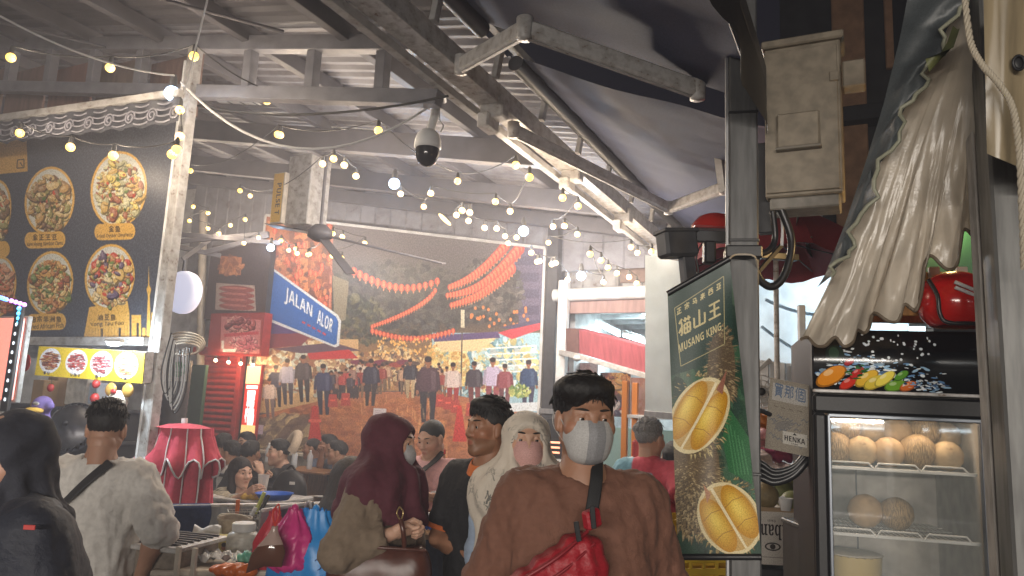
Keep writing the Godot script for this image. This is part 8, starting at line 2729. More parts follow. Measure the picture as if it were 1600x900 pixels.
func build_furniture():
	# steel cart with backsplash
	var cb := Basis(Vector3.UP, deg_to_rad(25))
	var p := at(238, 791, 4.0)
	var t := thing("steel_cart", "stainless steel food cart with a tall backsplash behind the white jar", "cart", Vector3(p.x, 0, p.z), cb)
	var L := 1.12
	part(t, "backsplash", box_mesh(Vector3(L, 0.62, 0.02), 0.004, Vector3(L / 2, p.y - 0.31, 0)), M.steel)
	part(t, "top_fold", box_mesh(Vector3(L, 0.014, 0.05), 0.004, Vector3(L / 2, p.y, -0.012)), M.alu)
	part(t, "worktop", box_mesh(Vector3(L, 0.03, 0.5), 0.006, Vector3(L / 2, 0.82, 0.26)), M.steel)
	part(t, "shelf", box_mesh(Vector3(L - 0.08, 0.02, 0.45), 0.004, Vector3(L / 2, 0.3, 0.25)), M.steel)
	for k in 4: part(t, "leg", box_mesh(Vector3(0.04, 0.8, 0.04), 0.004, Vector3([0.04, L - 0.04][k % 2], 0.4, [0.05, 0.47][k / 2])), M.galv)
	# blue towel over the backsplash
	var rows := []
	for j in 15:
		var row := PackedVector3Array()
		for i in 13:
			var u := i / 12.0
			var v := j / 14.0
			var y := p.y + 0.012 - (0.16 + 0.03 * sin(u * 3.0 + 0.4)) * v + (0.0 if j > 1 else 0.0)
			row.append(Vector3(0.07 + 0.22 * u + 0.01 * sin(v * 4.0), y, 0.022 + 0.012 * sin(u * 11.0 + v * 2.0) * v + (-0.03 if j == 0 else 0.0)))
		rows.append(row)
	var m := Mb.new()
	m.grid(rows)
	var tw := thing("blue_towel", "navy blue towel hung over the steel backsplash", "towel", t.position, cb)
	part(tw, "cloth", m.mesh(), cloth(Color(0.025, 0.05, 0.15), 22))
	# wire basket with utensils
	var wb := thing("wire_basket", "wire utensil basket hooked on the steel backsplash", "basket", t.transform * Vector3(0.46, p.y - 0.16, 0.07), cb)
	m = Mb.new()
	for y in [0.0, 0.05, 0.1, 0.14]:
		for e in [[-0.08, -0.05, 0.08, -0.05], [0.08, -0.05, 0.08, 0.05], [0.08, 0.05, -0.08, 0.05], [-0.08, 0.05, -0.08, -0.05]]: m.bar(Vector3(e[0], y, e[1]), Vector3(e[2], y, e[3]), 0.004, 0.004)
	for k in 7:
		for e in [-0.05, 0.05]: m.bar(Vector3(-0.08 + 0.0267 * k, 0, e), Vector3(-0.08 + 0.0267 * k, 0.14, e), 0.003, 0.003, D)
	part(wb, "wirework", m.mesh(), M.alu)
	for q in [["tongs", Color(0.4, 0.42, 0.1), Vector3(0.03, 0.03, 0), Vector3(0.10, 0.24, 0.02), "yellow green tongs leaning in the wire basket"], ["spatula", Color(0.6, 0.14, 0.03), Vector3(-0.03, 0.02, 0), Vector3(-0.035, 0.20, 0.01), "orange handled spatula standing in the wire basket"], ["knife", Color(0.02, 0.02, 0.02), Vector3(0.05, 0.03, -0.02), Vector3(0.13, 0.22, -0.02), "black handled knife in the wire basket"], ["ladle", Color(0.6, 0.6, 0.6), Vector3(0.0, 0.03, 0.02), Vector3(0.06, 0.16, 0.03), "white ladle standing in the wire basket"]]:
		var ut := thing(q[0], q[4], q[0], wb.transform * (q[2] as Vector3), cb)
		var tip: Vector3 = q[3] - q[2]
		part(ut, "handle", tube_mesh(PackedVector3Array([tip * 0.45, tip]), 0.011, 8), mat(q[1], 0.4))
		part(ut, "blade", bar_mesh(Vector3(), tip * 0.5, 0.02, 0.004), M.alu)
	# tissue box
	var tp := at(322, 858, 3.75)
	var tb := Basis(Vector3.UP, 0.12)
	t = thing("tissue_box", "yellow printed tissue box with a white tissue pulled up", "tissue box", Vector3(tp.x, 0.85, tp.z), tb)
	var cv := canvas01(256, 96, c8(214, 196, 120))
	cv.text("Facial Tissue", [V2(0.28, 0.42), V2(0.78, 0.36), V2(0.78, 0.62), V2(0.28, 0.70)], c8(70, 50, 36), true, true)
	cv.glyph(GLYPH["bean"], [V2(0.4, 0.12), V2(0.46, 0.12), V2(0.46, 0.3), V2(0.4, 0.3)], 0.012, c8(90, 60, 40))
	cv.glyph(GLYPH["gold"], [V2(0.48, 0.12), V2(0.54, 0.12), V2(0.54, 0.3), V2(0.48, 0.3)], 0.012, c8(90, 60, 40))
	cv.ell(0.88, 0.42, 0.05, 0.14, c8(176, 120, 90))
	cv.ell(0.88, 0.3, 0.052, 0.1, c8(50, 36, 30))
	cv.poly([V2(0.78, 0.95), V2(0.82, 0.62), V2(0.94, 0.62), V2(0.98, 0.95)], c8(150, 34, 36))
	for k in 4: cv.ell(0.06 + 0.06 * k, 0.55 + 0.1 * (k % 2), 0.022, 0.06, c8(60, 44, 40))
	part(t, "printed_face", print_quad(Vector3(-0.13, 0.105, 0.062), Vector3(0.13, 0.105, 0.062), Vector3(0.13, 0, 0.062), Vector3(-0.13, 0, 0.062)), printed(cv, 0.5, 0, false))
	part(t, "box", box_mesh(Vector3(0.26, 0.105, 0.12), 0.003, Vector3(0, 0.0525, 0)), mat(Color(0.5, 0.42, 0.16), 0.6))
	rows = []
	for j in 6:
		var row := PackedVector3Array()
		for i in 9:
			var u := i / 8.0
			row.append(Vector3(-0.07 + 0.13 * u, 0.105 + 0.045 * sin(j / 5.0 * PI) + 0.012 * sin(u * 7 + j), -0.03 + 0.06 * j / 5.0))
		rows.append(row)
	m = Mb.new()
	m.grid(rows)
	part(t, "tissue", m.mesh(), M.white)
	# jar, bucket
	var jp := at(376, 876, 3.72)
	t = thing("white_jar", "translucent white plastic jar with screw lid on the steel cart", "jar", Vector3(jp.x, 0.84, jp.z))
	m = Mb.new()
	m.lathe(PackedVector2Array([Vector2(0.001, 0), Vector2(0.07, 0), Vector2(0.078, 0.02), Vector2(0.078, 0.12), Vector2(0.07, 0.14), Vector2(0.052, 0.15), Vector2(0.05, 0.155)]), 24)
	part(t, "body", m.mesh(), mat(Color(0.6, 0.58, 0.52), 0.35, "blotch", 6))
	m = Mb.new()
	m.lathe(PackedVector2Array([Vector2(0.056, 0.15), Vector2(0.058, 0.185), Vector2(0.054, 0.19), Vector2(0.001, 0.19)]), 24)
	part(t, "lid", m.mesh(), M.white)
	m = Mb.new()
	m.lathe(PackedVector2Array([Vector2(0.0785, 0.005), Vector2(0.0785, 0.062)]), 24)
	part(t, "label_band", m.mesh(), mat(Color(0.25, 0.22, 0.21), 0.5))
	jp = at(362, 860, 3.95)
	t = thing("bucket", "beige ribbed plastic bucket behind the white jar", "bucket", Vector3(jp.x, 0.84, jp.z))
	m = Mb.new()
	m.lathe(PackedVector2Array([Vector2(0.001, 0), Vector2(0.065, 0), Vector2(0.08, 0.16), Vector2(0.09, 0.165), Vector2(0.09, 0.18), Vector2(0.083, 0.178), Vector2(0.07, 0.02)]), 24)
	part(t, "pail", m.mesh(), mat(Color(0.42, 0.34, 0.26), 0.5, "blotch", 6))
	part(t, "handle", tube_mesh(curve([Vector3(-0.09, 0.17, 0), Vector3(-0.05, 0.2, 0.06), Vector3(0.05, 0.2, 0.06), Vector3(0.09, 0.17, 0)], 12), 0.004, 6), M.cream)
	# board with plastic and an orange packet in front
	var bp := at(335, 884, 3.35)
	t = thing("prep_table", "low beige prep table in front of the steel cart", "table", Vector3(bp.x, 0, bp.z), Basis(Vector3.UP, 0.2))
	part(t, "table_top", box_mesh(Vector3(0.5, 0.025, 0.36), 0.005, Vector3(0.02, bp.y, -0.02)), M.cream)
	part(t, "apron", box_mesh(Vector3(0.48, 0.1, 0.02), 0.003, Vector3(0.02, bp.y - 0.06, 0.14)), M.dark_metal)
	for k in 4: part(t, "leg", box_mesh(Vector3(0.035, bp.y - 0.01, 0.035), 0.003, Vector3([-0.2, 0.24][k % 2], (bp.y - 0.01) / 2, [-0.16, 0.12][k / 2])), M.galv)
	t = thing("clear_wrap", "crumpled clear plastic wrap on the beige prep table", "plastic wrap", at(345, 872, 3.35))
	rows = []
	for j in 9:
		var row := PackedVector3Array()
		for i in 13: row.append(Vector3(-0.12 + 0.02 * i, 0.012 + 0.014 * sin(i * 1.9 + j * 1.3) + 0.01 * sin(i * 0.7 - j * 2.1), -0.07 + 0.018 * j))
		rows.append(row)
	m = Mb.new()
	m.grid(rows)
	part(t, "film", m.mesh(), mat(Color(0.45, 0.45, 0.44), 0.12))
	t = thing("orange_packet", "orange plastic packet at the front of the prep table", "packet", at(366, 891, 3.22))
	var bl := Blob.new()
	for k in 4: bl.ell(Vector3(-0.06 + 0.04 * k, 0.0, 0.01 * (k % 2)), Vector3(0.045, 0.018 + 0.003 * k, 0.04))
	part(t, "packet", blob_mesh(bl, 0.007, Vector3(-0.13, -0.05, -0.07), Vector3(0.13, 0.05, 0.07), func(v, n): return 0.004 * sin(v.x * 120 + v.z * 80)), mat(Color(0.62, 0.13, 0.01), 0.3))
	t = thing("green_bag", "small green plastic bag beside the orange packet", "bag", at(386, 873, 3.3))
	bl = Blob.new()
	for k in 3: bl.ell(Vector3(-0.02 + 0.02 * k, 0.005 * k, 0), Vector3(0.025, 0.02, 0.02))
	part(t, "bag", blob_mesh(bl, 0.006, Vector3(-0.06, -0.04, -0.04), Vector3(0.07, 0.05, 0.04), func(v, n): return 0.004 * sin(v.x * 160 + v.y * 90)), mat(Color(0.12, 0.42, 0.3), 0.4))
	# grill cart by the man from behind
	var gp := at(250, 850, 3.25)
	t = thing("grill_cart", "worn steel grill cart beside the man in the grey tee shirt", "grill cart", Vector3(gp.x, 0, gp.z), Basis(Vector3.UP, -0.25))
	part(t, "rim", box_mesh(Vector3(0.46, 0.022, 0.36), 0.006, Vector3(-0.1, gp.y - 0.01, -0.12)), M.alu)
	part(t, "body", box_mesh(Vector3(0.42, 0.2, 0.3), 0.006, Vector3(-0.1, gp.y - 0.12, -0.12)), mat(Color(0.3, 0.25, 0.2), 0.5, "blotch", 5, "", 0, 0.3))
	part(t, "socket_plate", box_mesh(Vector3(0.03, 0.035, 0.006), 0.001, Vector3(0.03, gp.y - 0.14, 0.034)), M.black)
	for k in 7: part(t, "grate_bar", box_mesh(Vector3(0.42, 0.008, 0.014), 0.002, Vector3(-0.1, gp.y + 0.006, -0.26 + 0.045 * k)), M.dark_metal)
	for k in 4: part(t, "leg", box_mesh(Vector3(0.035, gp.y - 0.2, 0.035), 0.003, Vector3([-0.28, 0.1][k % 2], (gp.y - 0.2) / 2, [-0.24, 0.0][k / 2])), M.galv)
	part(t, "guard", box_mesh(Vector3(0.02, 0.3, 0.02), 0.003, Vector3(0.135, gp.y - 0.14, 0.05)), M.cream)
	part(t, "guard", box_mesh(Vector3(0.02, 0.3, 0.02), 0.003, Vector3(0.215, gp.y - 0.14, 0.05)), M.cream)
	part(t, "guard_rail", box_mesh(Vector3(0.1, 0.02, 0.02), 0.003, Vector3(0.175, gp.y - 0.28, 0.05)), M.cream)
	# hanging steel panel with bags
	var q := [at(409, 798, 3.4), at(490, 785, 3.62), at(484, 960, 3.62), at(388, 960, 3.4)]
	t = thing("steel_screen", "smooth grey steel screen that the plastic bags hang on", "screen")
	part(t, "plate", slab(q[0], q[1], q[2], q[3], 0.012), M.steel)
	part(t, "upper_edge", bar_mesh(q[0], q[1], 0.016, 0.016), M.alu)
	part(t, "hook", tube_mesh(curve([at(476, 802, 3.5), at(478, 788, 3.46), at(484, 784, 3.44), at(486, 800, 3.42)], 10), 0.006, 6), M.alu)
	part(t, "stand", box_mesh(Vector3(0.05, q[3].y, 0.05), 0.004, Vector3(q[3].x + 0.1, q[3].y / 2, q[3].z - 0.06)), M.galv)
	part(t, "stand", box_mesh(Vector3(0.05, q[2].y, 0.05), 0.004, Vector3(q[2].x - 0.05, q[2].y / 2, q[2].z - 0.04)), M.galv)
	var bags := [["plastic_bag", "crinkled magenta plastic bag hanging on the steel screen", Vector3(461, 795, 3.22), 0.18, 0.26, 0.13, mat(Color(0.55, 0.035, 0.2), 0.38), 3], ["plastic_bag", "dark red plastic bag hanging behind the clear bag of tea", Vector3(430, 800, 3.34), 0.16, 0.32, 0.10, mat(Color(0.5, 0.03, 0.05), 0.42), 8], ["plastic_bag", "bright blue plastic bag hanging at the right end of the steel screen", Vector3(494, 796, 3.25), 0.36, 0.50, 0.16, mat(Color(0.02, 0.24, 0.62), 0.38), 14], ["plastic_bag", "pale green plastic bag below the magenta bag", Vector3(446, 862, 3.36), 0.2, 0.2, 0.1, mat(Color(0.3, 0.34, 0.08), 0.4), 5]]
	for x in bags:
		var o := thing(x[0], x[1], "bag", at(x[2].x, x[2].y, x[2].z))
		part(o, "bag", crinkled(x[3], x[4], x[5], x[7], 0.3), x[6])
		part(o, "knot", blob_ball(Vector3(0, 0.0, 0), Vector3(0.018, 0.022, 0.018), 8), x[6])
		if x[7] == 14:
			part(o, "print_mark", tube_mesh(curve([Vector3(0.03, -0.2, 0.075), Vector3(0.055, -0.185, 0.078), Vector3(0.07, -0.21, 0.078), Vector3(0.045, -0.235, 0.08), Vector3(0.03, -0.2, 0.075)], 16), 0.003, 5), mat(Color(0.01, 0.05, 0.2), 0.5))
	t = thing("tea_bag", "clear plastic bag of brown tea tied with red string", "drink bag", at(430, 822, 3.06))
	m = Mb.new()
	rows = []
	for j in 17:
		var v := j / 16.0
		var row := PackedVector3Array()
		for i in 25:
			var a := TAU * (i % 24) / 24.0
			var wv := lerpf(0.012, 0.072, smoothstep(0.0, 0.7, v)) * (1.0 + 0.10 * (1 - v) * sin(a * 8.0))
			var dv := lerpf(0.012, 0.035, smoothstep(0.0, 0.6, v)) * (1.0 - pow(v, 6.0))
			row.append(Vector3(cos(a) * wv - 0.03 * v, -0.16 * v - 0.03 * v * maxf(0, -cos(a)), sin(a) * dv))
		rows.append(row)
	m.grid(rows.slice(7), true)
	part(t, "tea", m.mesh(), mat(Color(0.12, 0.05, 0.03), 0.15))
	m = Mb.new()
	m.grid(rows.slice(0, 8), true)
	part(t, "clear_top", m.mesh(), mat(Color(0.42, 0.3, 0.26), 0.15))
	part(t, "string", tube_mesh(curve([Vector3(0, 0, 0), Vector3(-0.012, 0.05, 0.01), Vector3(0.0, 0.085, -0.02), Vector3(0.012, 0.05, 0.0), Vector3(0, 0, 0)], 14), 0.0035, 6), mat(Color(0.55, 0.04, 0.02), 0.4))
	# red folded parasol
	var rp := at(287, 668, 4.9)
	t = thing("folded_parasol", "red folded parasol with white edging behind the steel cart", "parasol", Vector3(rp.x, 0, rp.z))
	var redc := cloth(Color(0.55, 0.065, 0.10), 12)
	var tip := rp.y
	for layer in 2:
		rows = []
		for j in 17:
			var v := j / 16.0
			var row := PackedVector3Array()
			for i in 81:
				var a := TAU * (i % 80) / 80.0
				var base := lerpf(0.175, 0.21, v) if layer == 0 else lerpf(0.182, 0.245, v)
				var rr := base * (1.0 + (0.10 + 0.08 * v) * sin(a * 10.0 + 0.6 * sin(v * 4.0)) + 0.03 * sin(a * 23.0))
				var y := tip - 0.62 * v if layer == 0 else tip - 0.05 - (0.20 + 0.06 * cos(a * 10.0)) * v
				row.append(Vector3(cos(a) * rr, y, sin(a) * rr * 0.75))
			rows.append(row)
		m = Mb.new()
		m.grid(rows, true)
		part(t, "canopy" if layer == 0 else "flounce", m.mesh(), redc)
		var hem := PackedVector3Array()
		for i in 81: hem.append(rows[16][i])
		part(t, "edging", tube_mesh(hem, 0.006, 6), M.white)
		for s in 5:
			var line := PackedVector3Array()
			var ii := [14, 22, 30, 8, 60][s] as int
			for j in 17: line.append(rows[j][ii] * Vector3(1.02, 1, 1.02))
			part(t, "edging", tube_mesh(line, 0.005, 6), M.white)
	m = Mb.new()
	m.lathe(PackedVector2Array([Vector2(0.172, tip), Vector2(0.1, tip + 0.02), Vector2(0.001, tip + 0.03)]), 24)
	part(t, "crown", m.mesh(), redc)
	part(t, "shaft", tube_mesh(PackedVector3Array([Vector3(0, 0, 0), Vector3(0, tip + 0.06, 0)]), 0.02, 10), M.white)
	part(t, "base", box_mesh(Vector3(0.45, 0.1, 0.45), 0.02, Vector3(0, 0.05, 0)), M.dark_metal)
	# dining tables, stools, chairs
	var tabs := [[400, 778, 6.1, "pale dining table where the woman in the striped top eats", M.white_steel], [402, 742, 7.55, "dark dining table between the men in black", M.dark_metal], [494, 735, 8.4, "brown dining table in front of the men by the mural", M.wood]]
	for x in tabs:
		var c := at(x[0], x[1], x[2])
		t = thing("dining_table", x[3], "table", Vector3(c.x, 0, c.z), GRID, "dining tables under the canopy")
		part(t, "table_top", box_mesh(Vector3(0.7, 0.03, 0.6), 0.008, Vector3(0, c.y, 0)), x[4])
		if x[0] == 494: part(t, "pedestal", box_mesh(Vector3(0.22, c.y - 0.015, 0.4), 0.008, Vector3(-0.05, (c.y - 0.015) / 2, 0)), M.wood)
		else:
			for k in 4: part(t, "leg", box_mesh(Vector3(0.035, c.y - 0.015, 0.035), 0.003, Vector3(0.3 * (k % 2 * 2 - 1), (c.y - 0.015) / 2, 0.25 * (k / 2 * 2 - 1))), M.galv)
	var ci := 0
	for x in [[448, 768, 6.7, "black padded chair with the backpack hung on it"], [545, 800, 4.7, "grey slatted chair left of the woman in maroon"], [492, 775, 7.6, "chair with bent chrome arms at the brown table"], [420, 790, 7.9, "dark chair of the man in the hooded jacket"]]:
		var c := at(x[0], x[1], x[2])
		t = thing("chair", x[3], "chair", Vector3(c.x, 0, c.z), Basis(Vector3.UP, [2.9, 2.6, 2.0, 2.2][ci]), "chairs under the canopy")
		var cm: Material = [M.black, M.steel, M.dark_metal, M.black][ci]
		part(t, "seat", box_mesh(Vector3(0.42, 0.04, 0.42), 0.015, Vector3(0, 0.44, 0)), cm)
		if ci == 1:
			for k in 4: part(t, "slat", box_mesh(Vector3(0.42, 0.05, 0.015), 0.004, Vector3(0, 0.6 + 0.075 * k, -0.21)), cm)
		else: part(t, "backrest", box_mesh(Vector3(0.42, 0.34, 0.03), 0.02, Vector3(0, 0.72, -0.21)), cm)
		for k in 4: part(t, "leg", tube_mesh(PackedVector3Array([Vector3(0.19 * (k % 2 * 2 - 1), 0, 0.19 * (k / 2 * 2 - 1)), Vector3(0.19 * (k % 2 * 2 - 1), 0.88 if k < 2 else 0.44, 0.2 * (k / 2 * 2 - 1))]), 0.012, 8), M.alu)
		for e in [-1, 1]: part(t, "arm", tube_mesh(curve([Vector3(0.22 * e, 0.64, -0.2), Vector3(0.23 * e, 0.66, 0.1), Vector3(0.22 * e, 0.6, 0.2), Vector3(0.2 * e, 0.44, 0.2)], 12), 0.011, 8), M.alu)
		ci += 1
	for x in [[0, 376, 740, 6.3], [1, 392, 710, 7.4], [2, 435, 708, 7.3], [3, 487, 702, 8.9], [4, 512, 697, 8.7], [5, 526, 708, 8.1], [6, 360, 709, 7.7], [7, 349, 697, 8.0], [8, 384, 693, 8.7], [9, 556, 752, 4.15]]:
		var c := at(x[1], x[2], x[3])
		var hgt := maxf(0.2, c.y + 0.118 - 0.81 * 0.92 - 0.12)
		t = thing("stool", "red plastic stool under the %s" % ["woman in the striped top", "man in black seen from behind", "man in the hooded jacket", "man in slate blue", "man with the raised hand", "man in dark navy", "man in the white shirt", "man behind the parasol", "man in the piped jacket", "woman with long hair"][x[0]], "stool", Vector3(c.x, 0, c.z), Basis(), "red plastic stools")
		part(t, "seat", box_mesh(Vector3(0.28, 0.03, 0.28), 0.012, Vector3(0, hgt, 0)), M.red)
		for k in 4: part(t, "leg", bar_mesh(Vector3(0.15 * (k % 2 * 2 - 1), 0, 0.15 * (k / 2 * 2 - 1)), Vector3(0.11 * (k % 2 * 2 - 1), hgt, 0.11 * (k / 2 * 2 - 1)), 0.035, 0.03, D), M.red)
	# backpack, tray, food, bottles
	t = thing("backpack", "black backpack with a small white label hung on the chair", "backpack", at(452, 768, 6.45), Basis(Vector3.UP, -0.2))
	bl = Blob.new()
	bl.ell(Vector3(0, 0, 0), Vector3(0.16, 0.19, 0.09))
	bl.ell(Vector3(0, -0.07, 0.05), Vector3(0.13, 0.10, 0.06), 0.03)
	part(t, "pack", blob_mesh(bl, 0.016, Vector3(-0.22, -0.24, -0.14), Vector3(0.22, 0.24, 0.16)), M.black)
	part(t, "label", box_mesh(Vector3(0.05, 0.025, 0.006), 0.001, Vector3(0.06, 0.08, 0.08)), M.white)
	part(t, "handle", tube_mesh(curve([Vector3(-0.04, 0.18, 0), Vector3(0, 0.22, 0), Vector3(0.04, 0.18, 0)], 8), 0.01, 6), M.black)
	t = thing("blue_tray", "bright blue plastic tray in front of the woman in the striped top", "tray", at(428, 780, 5.75))
	m = Mb.new()
	m.lathe(PackedVector2Array([Vector2(0.001, 0), Vector2(0.11, 0), Vector2(0.14, 0.045), Vector2(0.147, 0.047), Vector2(0.14, 0.043), Vector2(0.11, 0.006)]), 28)
	part(t, "bowl", m.mesh(), mat(Color(0.02, 0.12, 0.55), 0.4))
	t = thing("yellow_packet", "crumpled yellow food packet beside the blue tray", "packet", at(399, 777, 5.9))
	bl = Blob.new()
	for k in 5: bl.ell(Vector3(-0.08 + 0.04 * k, 0.008 * (k % 3), 0), Vector3(0.04, 0.026, 0.05))
	part(t, "packet", blob_mesh(bl, 0.01, Vector3(-0.16, -0.06, -0.08), Vector3(0.16, 0.07, 0.08), func(v, n): return 0.007 * sin(v.x * 90 + v.z * 70)), mat(Color(0.6, 0.38, 0.06), 0.5))
	t = thing("clear_cup", "clear plastic cup held on the striped top woman's table", "cup", at(410, 768, 6.0))
	m = Mb.new()
	m.lathe(PackedVector2Array([Vector2(0.03, 0), Vector2(0.045, 0.13), Vector2(0.048, 0.133)]), 18)
	part(t, "cup", m.mesh(), film(Color(0.8, 0.8, 0.8), 0.45))
	var bt := 0
	for x in [[483, 733, 8.2, "clear water bottle on the brown table beside the man in slate blue"], [459, 731, 8.0, "slim water bottle at the brown table's left edge"], [418, 722, 8.0, "water bottle on the dark table before the hooded man"]]:
		t = thing("water_bottle", x[3], "bottle", at(x[0], x[1], x[2]), Basis(), "water bottles on the dining tables")
		m = Mb.new()
		m.lathe(PackedVector2Array([Vector2(0.001, 0), Vector2(0.032, 0), Vector2(0.032, 0.06), Vector2(0.029, 0.07), Vector2(0.032, 0.08), Vector2(0.032, 0.14), Vector2(0.012, 0.18), Vector2(0.012, 0.19)]), 16)
		part(t, "bottle", m.mesh(), film(Color(0.75, 0.8, 0.85), 0.5, 0.3))
		part(t, "cap", blob_ball(Vector3(0, 0.196, 0), Vector3(0.014, 0.01, 0.014), 8), M.white)
	# table beside the pink polo man
	var c2 := at(682, 838, 4.3)
	t = thing("wooden_table", "light wooden stall table in front of the man in the pink polo", "table", Vector3(c2.x, 0, c2.z), Basis(Vector3.UP, 0.1))
	part(t, "table_top", box_mesh(Vector3(0.62, 0.035, 0.45), 0.006, Vector3(-0.06, c2.y, -0.2)), mat(Color(0.42, 0.27, 0.15), 0.35, "streak", 2))
	for k in 4: part(t, "leg", box_mesh(Vector3(0.04, c2.y - 0.02, 0.04), 0.003, Vector3(-0.06 + 0.27 * (k % 2 * 2 - 1), (c2.y - 0.02) / 2, -0.2 + 0.18 * (k / 2 * 2 - 1))), M.galv)
	t = thing("blue_basket", "blue woven plastic basket on the light wooden table", "basket", at(673, 826, 4.22) + Vector3(0, 0.0, 0))
	for k in 4: part(t, "band", box_mesh(Vector3(0.13, 0.012, 0.09), 0.003, Vector3(0, 0.01 + 0.018 * k, 0)), mat(Color(0.02, 0.1, 0.5), 0.4))
	for k in 7: part(t, "rib", box_mesh(Vector3(0.008, 0.075, 0.006), 0.001, Vector3(-0.054 + 0.018 * k, 0.037, 0.046)), mat(Color(0.02, 0.1, 0.5), 0.4))
	part(t, "lining", box_mesh(Vector3(0.11, 0.02, 0.07), 0.006, Vector3(0, 0.075, 0)), M.white)
	t = thing("plate", "white oval plate of food behind the water bottle on the wooden table", "plate", at(706, 824, 4.35))
	m = Mb.new()
	m.lathe(PackedVector2Array([Vector2(0.001, 0), Vector2(0.06, 0.002), Vector2(0.10, 0.016), Vector2(0.098, 0.018), Vector2(0.06, 0.008), Vector2(0.001, 0.006)]), 24)
	part(t, "dish", m.mesh(), M.white)
	part(t, "food", blob_ball(Vector3(0, 0.014, 0), Vector3(0.055, 0.012, 0.05), 12), mat(Color(0.45, 0.3, 0.12), 0.6, "fine", 20))
	t = thing("water_bottle", "tall frosted water bottle on the light wooden table", "bottle", at(693, 828, 4.15))
	m = Mb.new()
	m.lathe(PackedVector2Array([Vector2(0.001, 0), Vector2(0.03, 0), Vector2(0.032, 0.1), Vector2(0.028, 0.11), Vector2(0.013, 0.14), Vector2(0.013, 0.15)]), 16)
	part(t, "bottle", m.mesh(), film(Color(0.75, 0.8, 0.85), 0.6, 0.3))
	part(t, "cap", blob_ball(Vector3(0, 0.155, 0), Vector3(0.014, 0.01, 0.014), 8), M.white)
	t = thing("purple_bag", "purple bag on the floor rack below the long haired woman", "bag", at(516, 868, 4.0))
	bl = Blob.new()
	for k in 3: bl.ell(Vector3(-0.05 + 0.05 * k, 0, 0), Vector3(0.07, 0.09, 0.05), 0.04)
	part(t, "bag", blob_mesh(bl, 0.012, Vector3(-0.16, -0.14, -0.1), Vector3(0.16, 0.14, 0.1), func(v, n): return 0.006 * sin(v.x * 60 + v.y * 50)), mat(Color(0.28, 0.07, 0.22), 0.6))

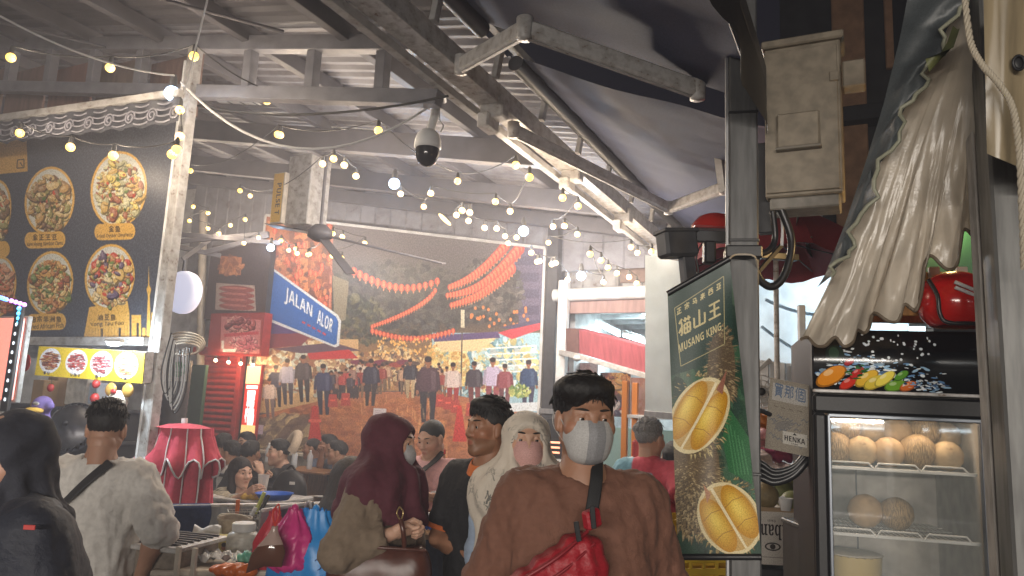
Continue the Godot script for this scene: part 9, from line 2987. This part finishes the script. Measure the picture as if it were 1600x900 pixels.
# ---------------------------------------------------------------- string lights
func build_bulbs():
	var warm := glow(Color(1.0, 0.78, 0.24), BULB_GLOW)
	var cold := glow(Color(0.72, 0.86, 1.0), BULB_GLOW * 3.0)
	var sock := mat(Color(0.05, 0.05, 0.05), 0.5)
	var ball := Mb.new()
	ball.ball(Vector3(), Vector3.ONE * 0.028, 14)
	var bm := ball.mesh()
	var sk := Mb.new()
	sk.lathe(PackedVector2Array([Vector2(0.014, 0.018), Vector2(0.014, 0.055), Vector2(0.008, 0.075), Vector2(0.001, 0.076)]), 10)
	var skm := sk.mesh()
	# each string: label, hang below the roof, the bulbs' places; a bulb marked 1 is a large cold one
	var S := [
		["string of bulbs along the scalloped valance at the left", -1.0, [[31, 208], [110, 230], [177, 243], [269, 241], [276, 234]]],
		["string of bulbs under the dark roof at top left", -2.0, [[17, 90], [172, 106], [303, 88], [417, 157]]],
		["string of bulbs hanging down beside the menu board's post, with a cold lamp", -3.0, [[269, 146, 1], [281, 172], [281, 213]]],
		["string of bulbs from the left post below the camera", 0.42, [[298, 267], [434, 210], [438, 211], [591, 204], [715, 283], [806, 258]]],
		["string of bulbs by the yellow upright sign", 0.5, [[375, 298], [391, 306], [504, 256], [521, 248], [538, 258], [556, 275]]],
		["string of bulbs low on the left before the sausage sign", 0.62, [[302, 323], [325, 333], [296, 345], [325, 357], [342, 365], [360, 352], [383, 343], [381, 380], [404, 371]]],
		["string of bulbs with a large cold lamp under the security camera", 0.5, [[616, 287, 1], [626, 303], [662, 323], [673, 302], [774, 315], [797, 330], [827, 277]]],
		["string of bulbs with a cold lamp at the mural's upper left corner", 0.85, [[423, 387, 1], [439, 376], [451, 391], [462, 389], [464, 396], [481, 398], [484, 397], [520, 365], [535, 370], [570, 380], [519, 400], [534, 403]]],
		["string of bulbs with a cold lamp before the mural's upper right corner", 0.6, [[713, 336], [722, 329], [734, 332], [732, 345], [757, 356], [776, 357], [789, 369], [794, 380], [807, 371], [818, 361, 1]]],
		["string of bulbs under the gutter beam at the right", 0.5, [[879, 309], [903, 322], [864, 354], [882, 353], [902, 366], [857, 379], [986, 386], [996, 395], [1018, 393]]],
		["string of bulbs with a cold lamp before the ribbed wall", 0.75, [[830, 395], [839, 409], [843, 408], [862, 413], [868, 411], [887, 437], [908, 431, 1], [943, 441], [922, 397], [939, 407], [950, 418], [964, 427], [983, 433], [995, 443]]],
	]
	for st in S:
		var t := thing("string_light", st[0], "string light")
		var cord := PackedVector3Array()
		var last := Vector3.INF
		for b in st[2]:
			var p: Vector3
			if st[1] == -1.0: p = on_s(b[0], b[1], 2.85)
			elif st[1] == -2.0: p = on_y(b[0], b[1], 3.62)
			elif st[1] == -3.0: p = on_s(b[0], b[1], 3.1)
			else: p = on_roof(b[0], b[1], st[1])
			if p.dot(D) > 7.0: p = on_s(b[0], b[1], 7.0)
			var is_cold: bool = b.size() > 2
			var bulb := part(t, "bulb", bm, cold if is_cold else warm)
			bulb.position = p
			if is_cold: bulb.scale = Vector3.ONE * 1.7
			part(bulb, "socket", skm, sock)
			lamp(bulb, Vector3(), Color(0.74, 0.87, 1.0) if is_cold else Color(1.0, 0.91, 0.80), (COLD_LIGHT if is_cold else BULB_LIGHT), 0.024)
			var hook := p + Vector3(0, 0.075, 0)
			if last != Vector3.INF:
				for x in sag(last, hook, minf(0.12, last.distance_to(hook) * 0.05), 8): cord.append(x)
			last = hook
		if cord.size() > 1: part(t, "cord", tube_mesh(cord, 0.0045, 5), M.wire)
	# a shaded round ceiling lamp seen at a slant
	var lt := thing("ceiling_lamp", "slanted warm disc lamp under the roof right of the cold lamp", "lamp", on_roof(695, 343, 0.35), Basis(Vector3.BACK, -0.7))
	part(lt, "lamp_disc", blob_ball(Vector3(), Vector3(0.10, 0.022, 0.10), 20), glow(Color(1.0, 0.82, 0.5), 1.6))
	part(lt, "cap", blob_ball(Vector3(0, 0.022, 0), Vector3(0.085, 0.02, 0.085), 16), M.dark_metal)
	part(lt, "stem", tube_mesh(PackedVector3Array([Vector3(0, 0.03, 0), Vector3(0, 0.3, 0)]), 0.008, 6), M.dark_metal)

const BULB_GLOW := 2.2
const BULB_LIGHT := 0.1
const COLD_LIGHT := 0.3
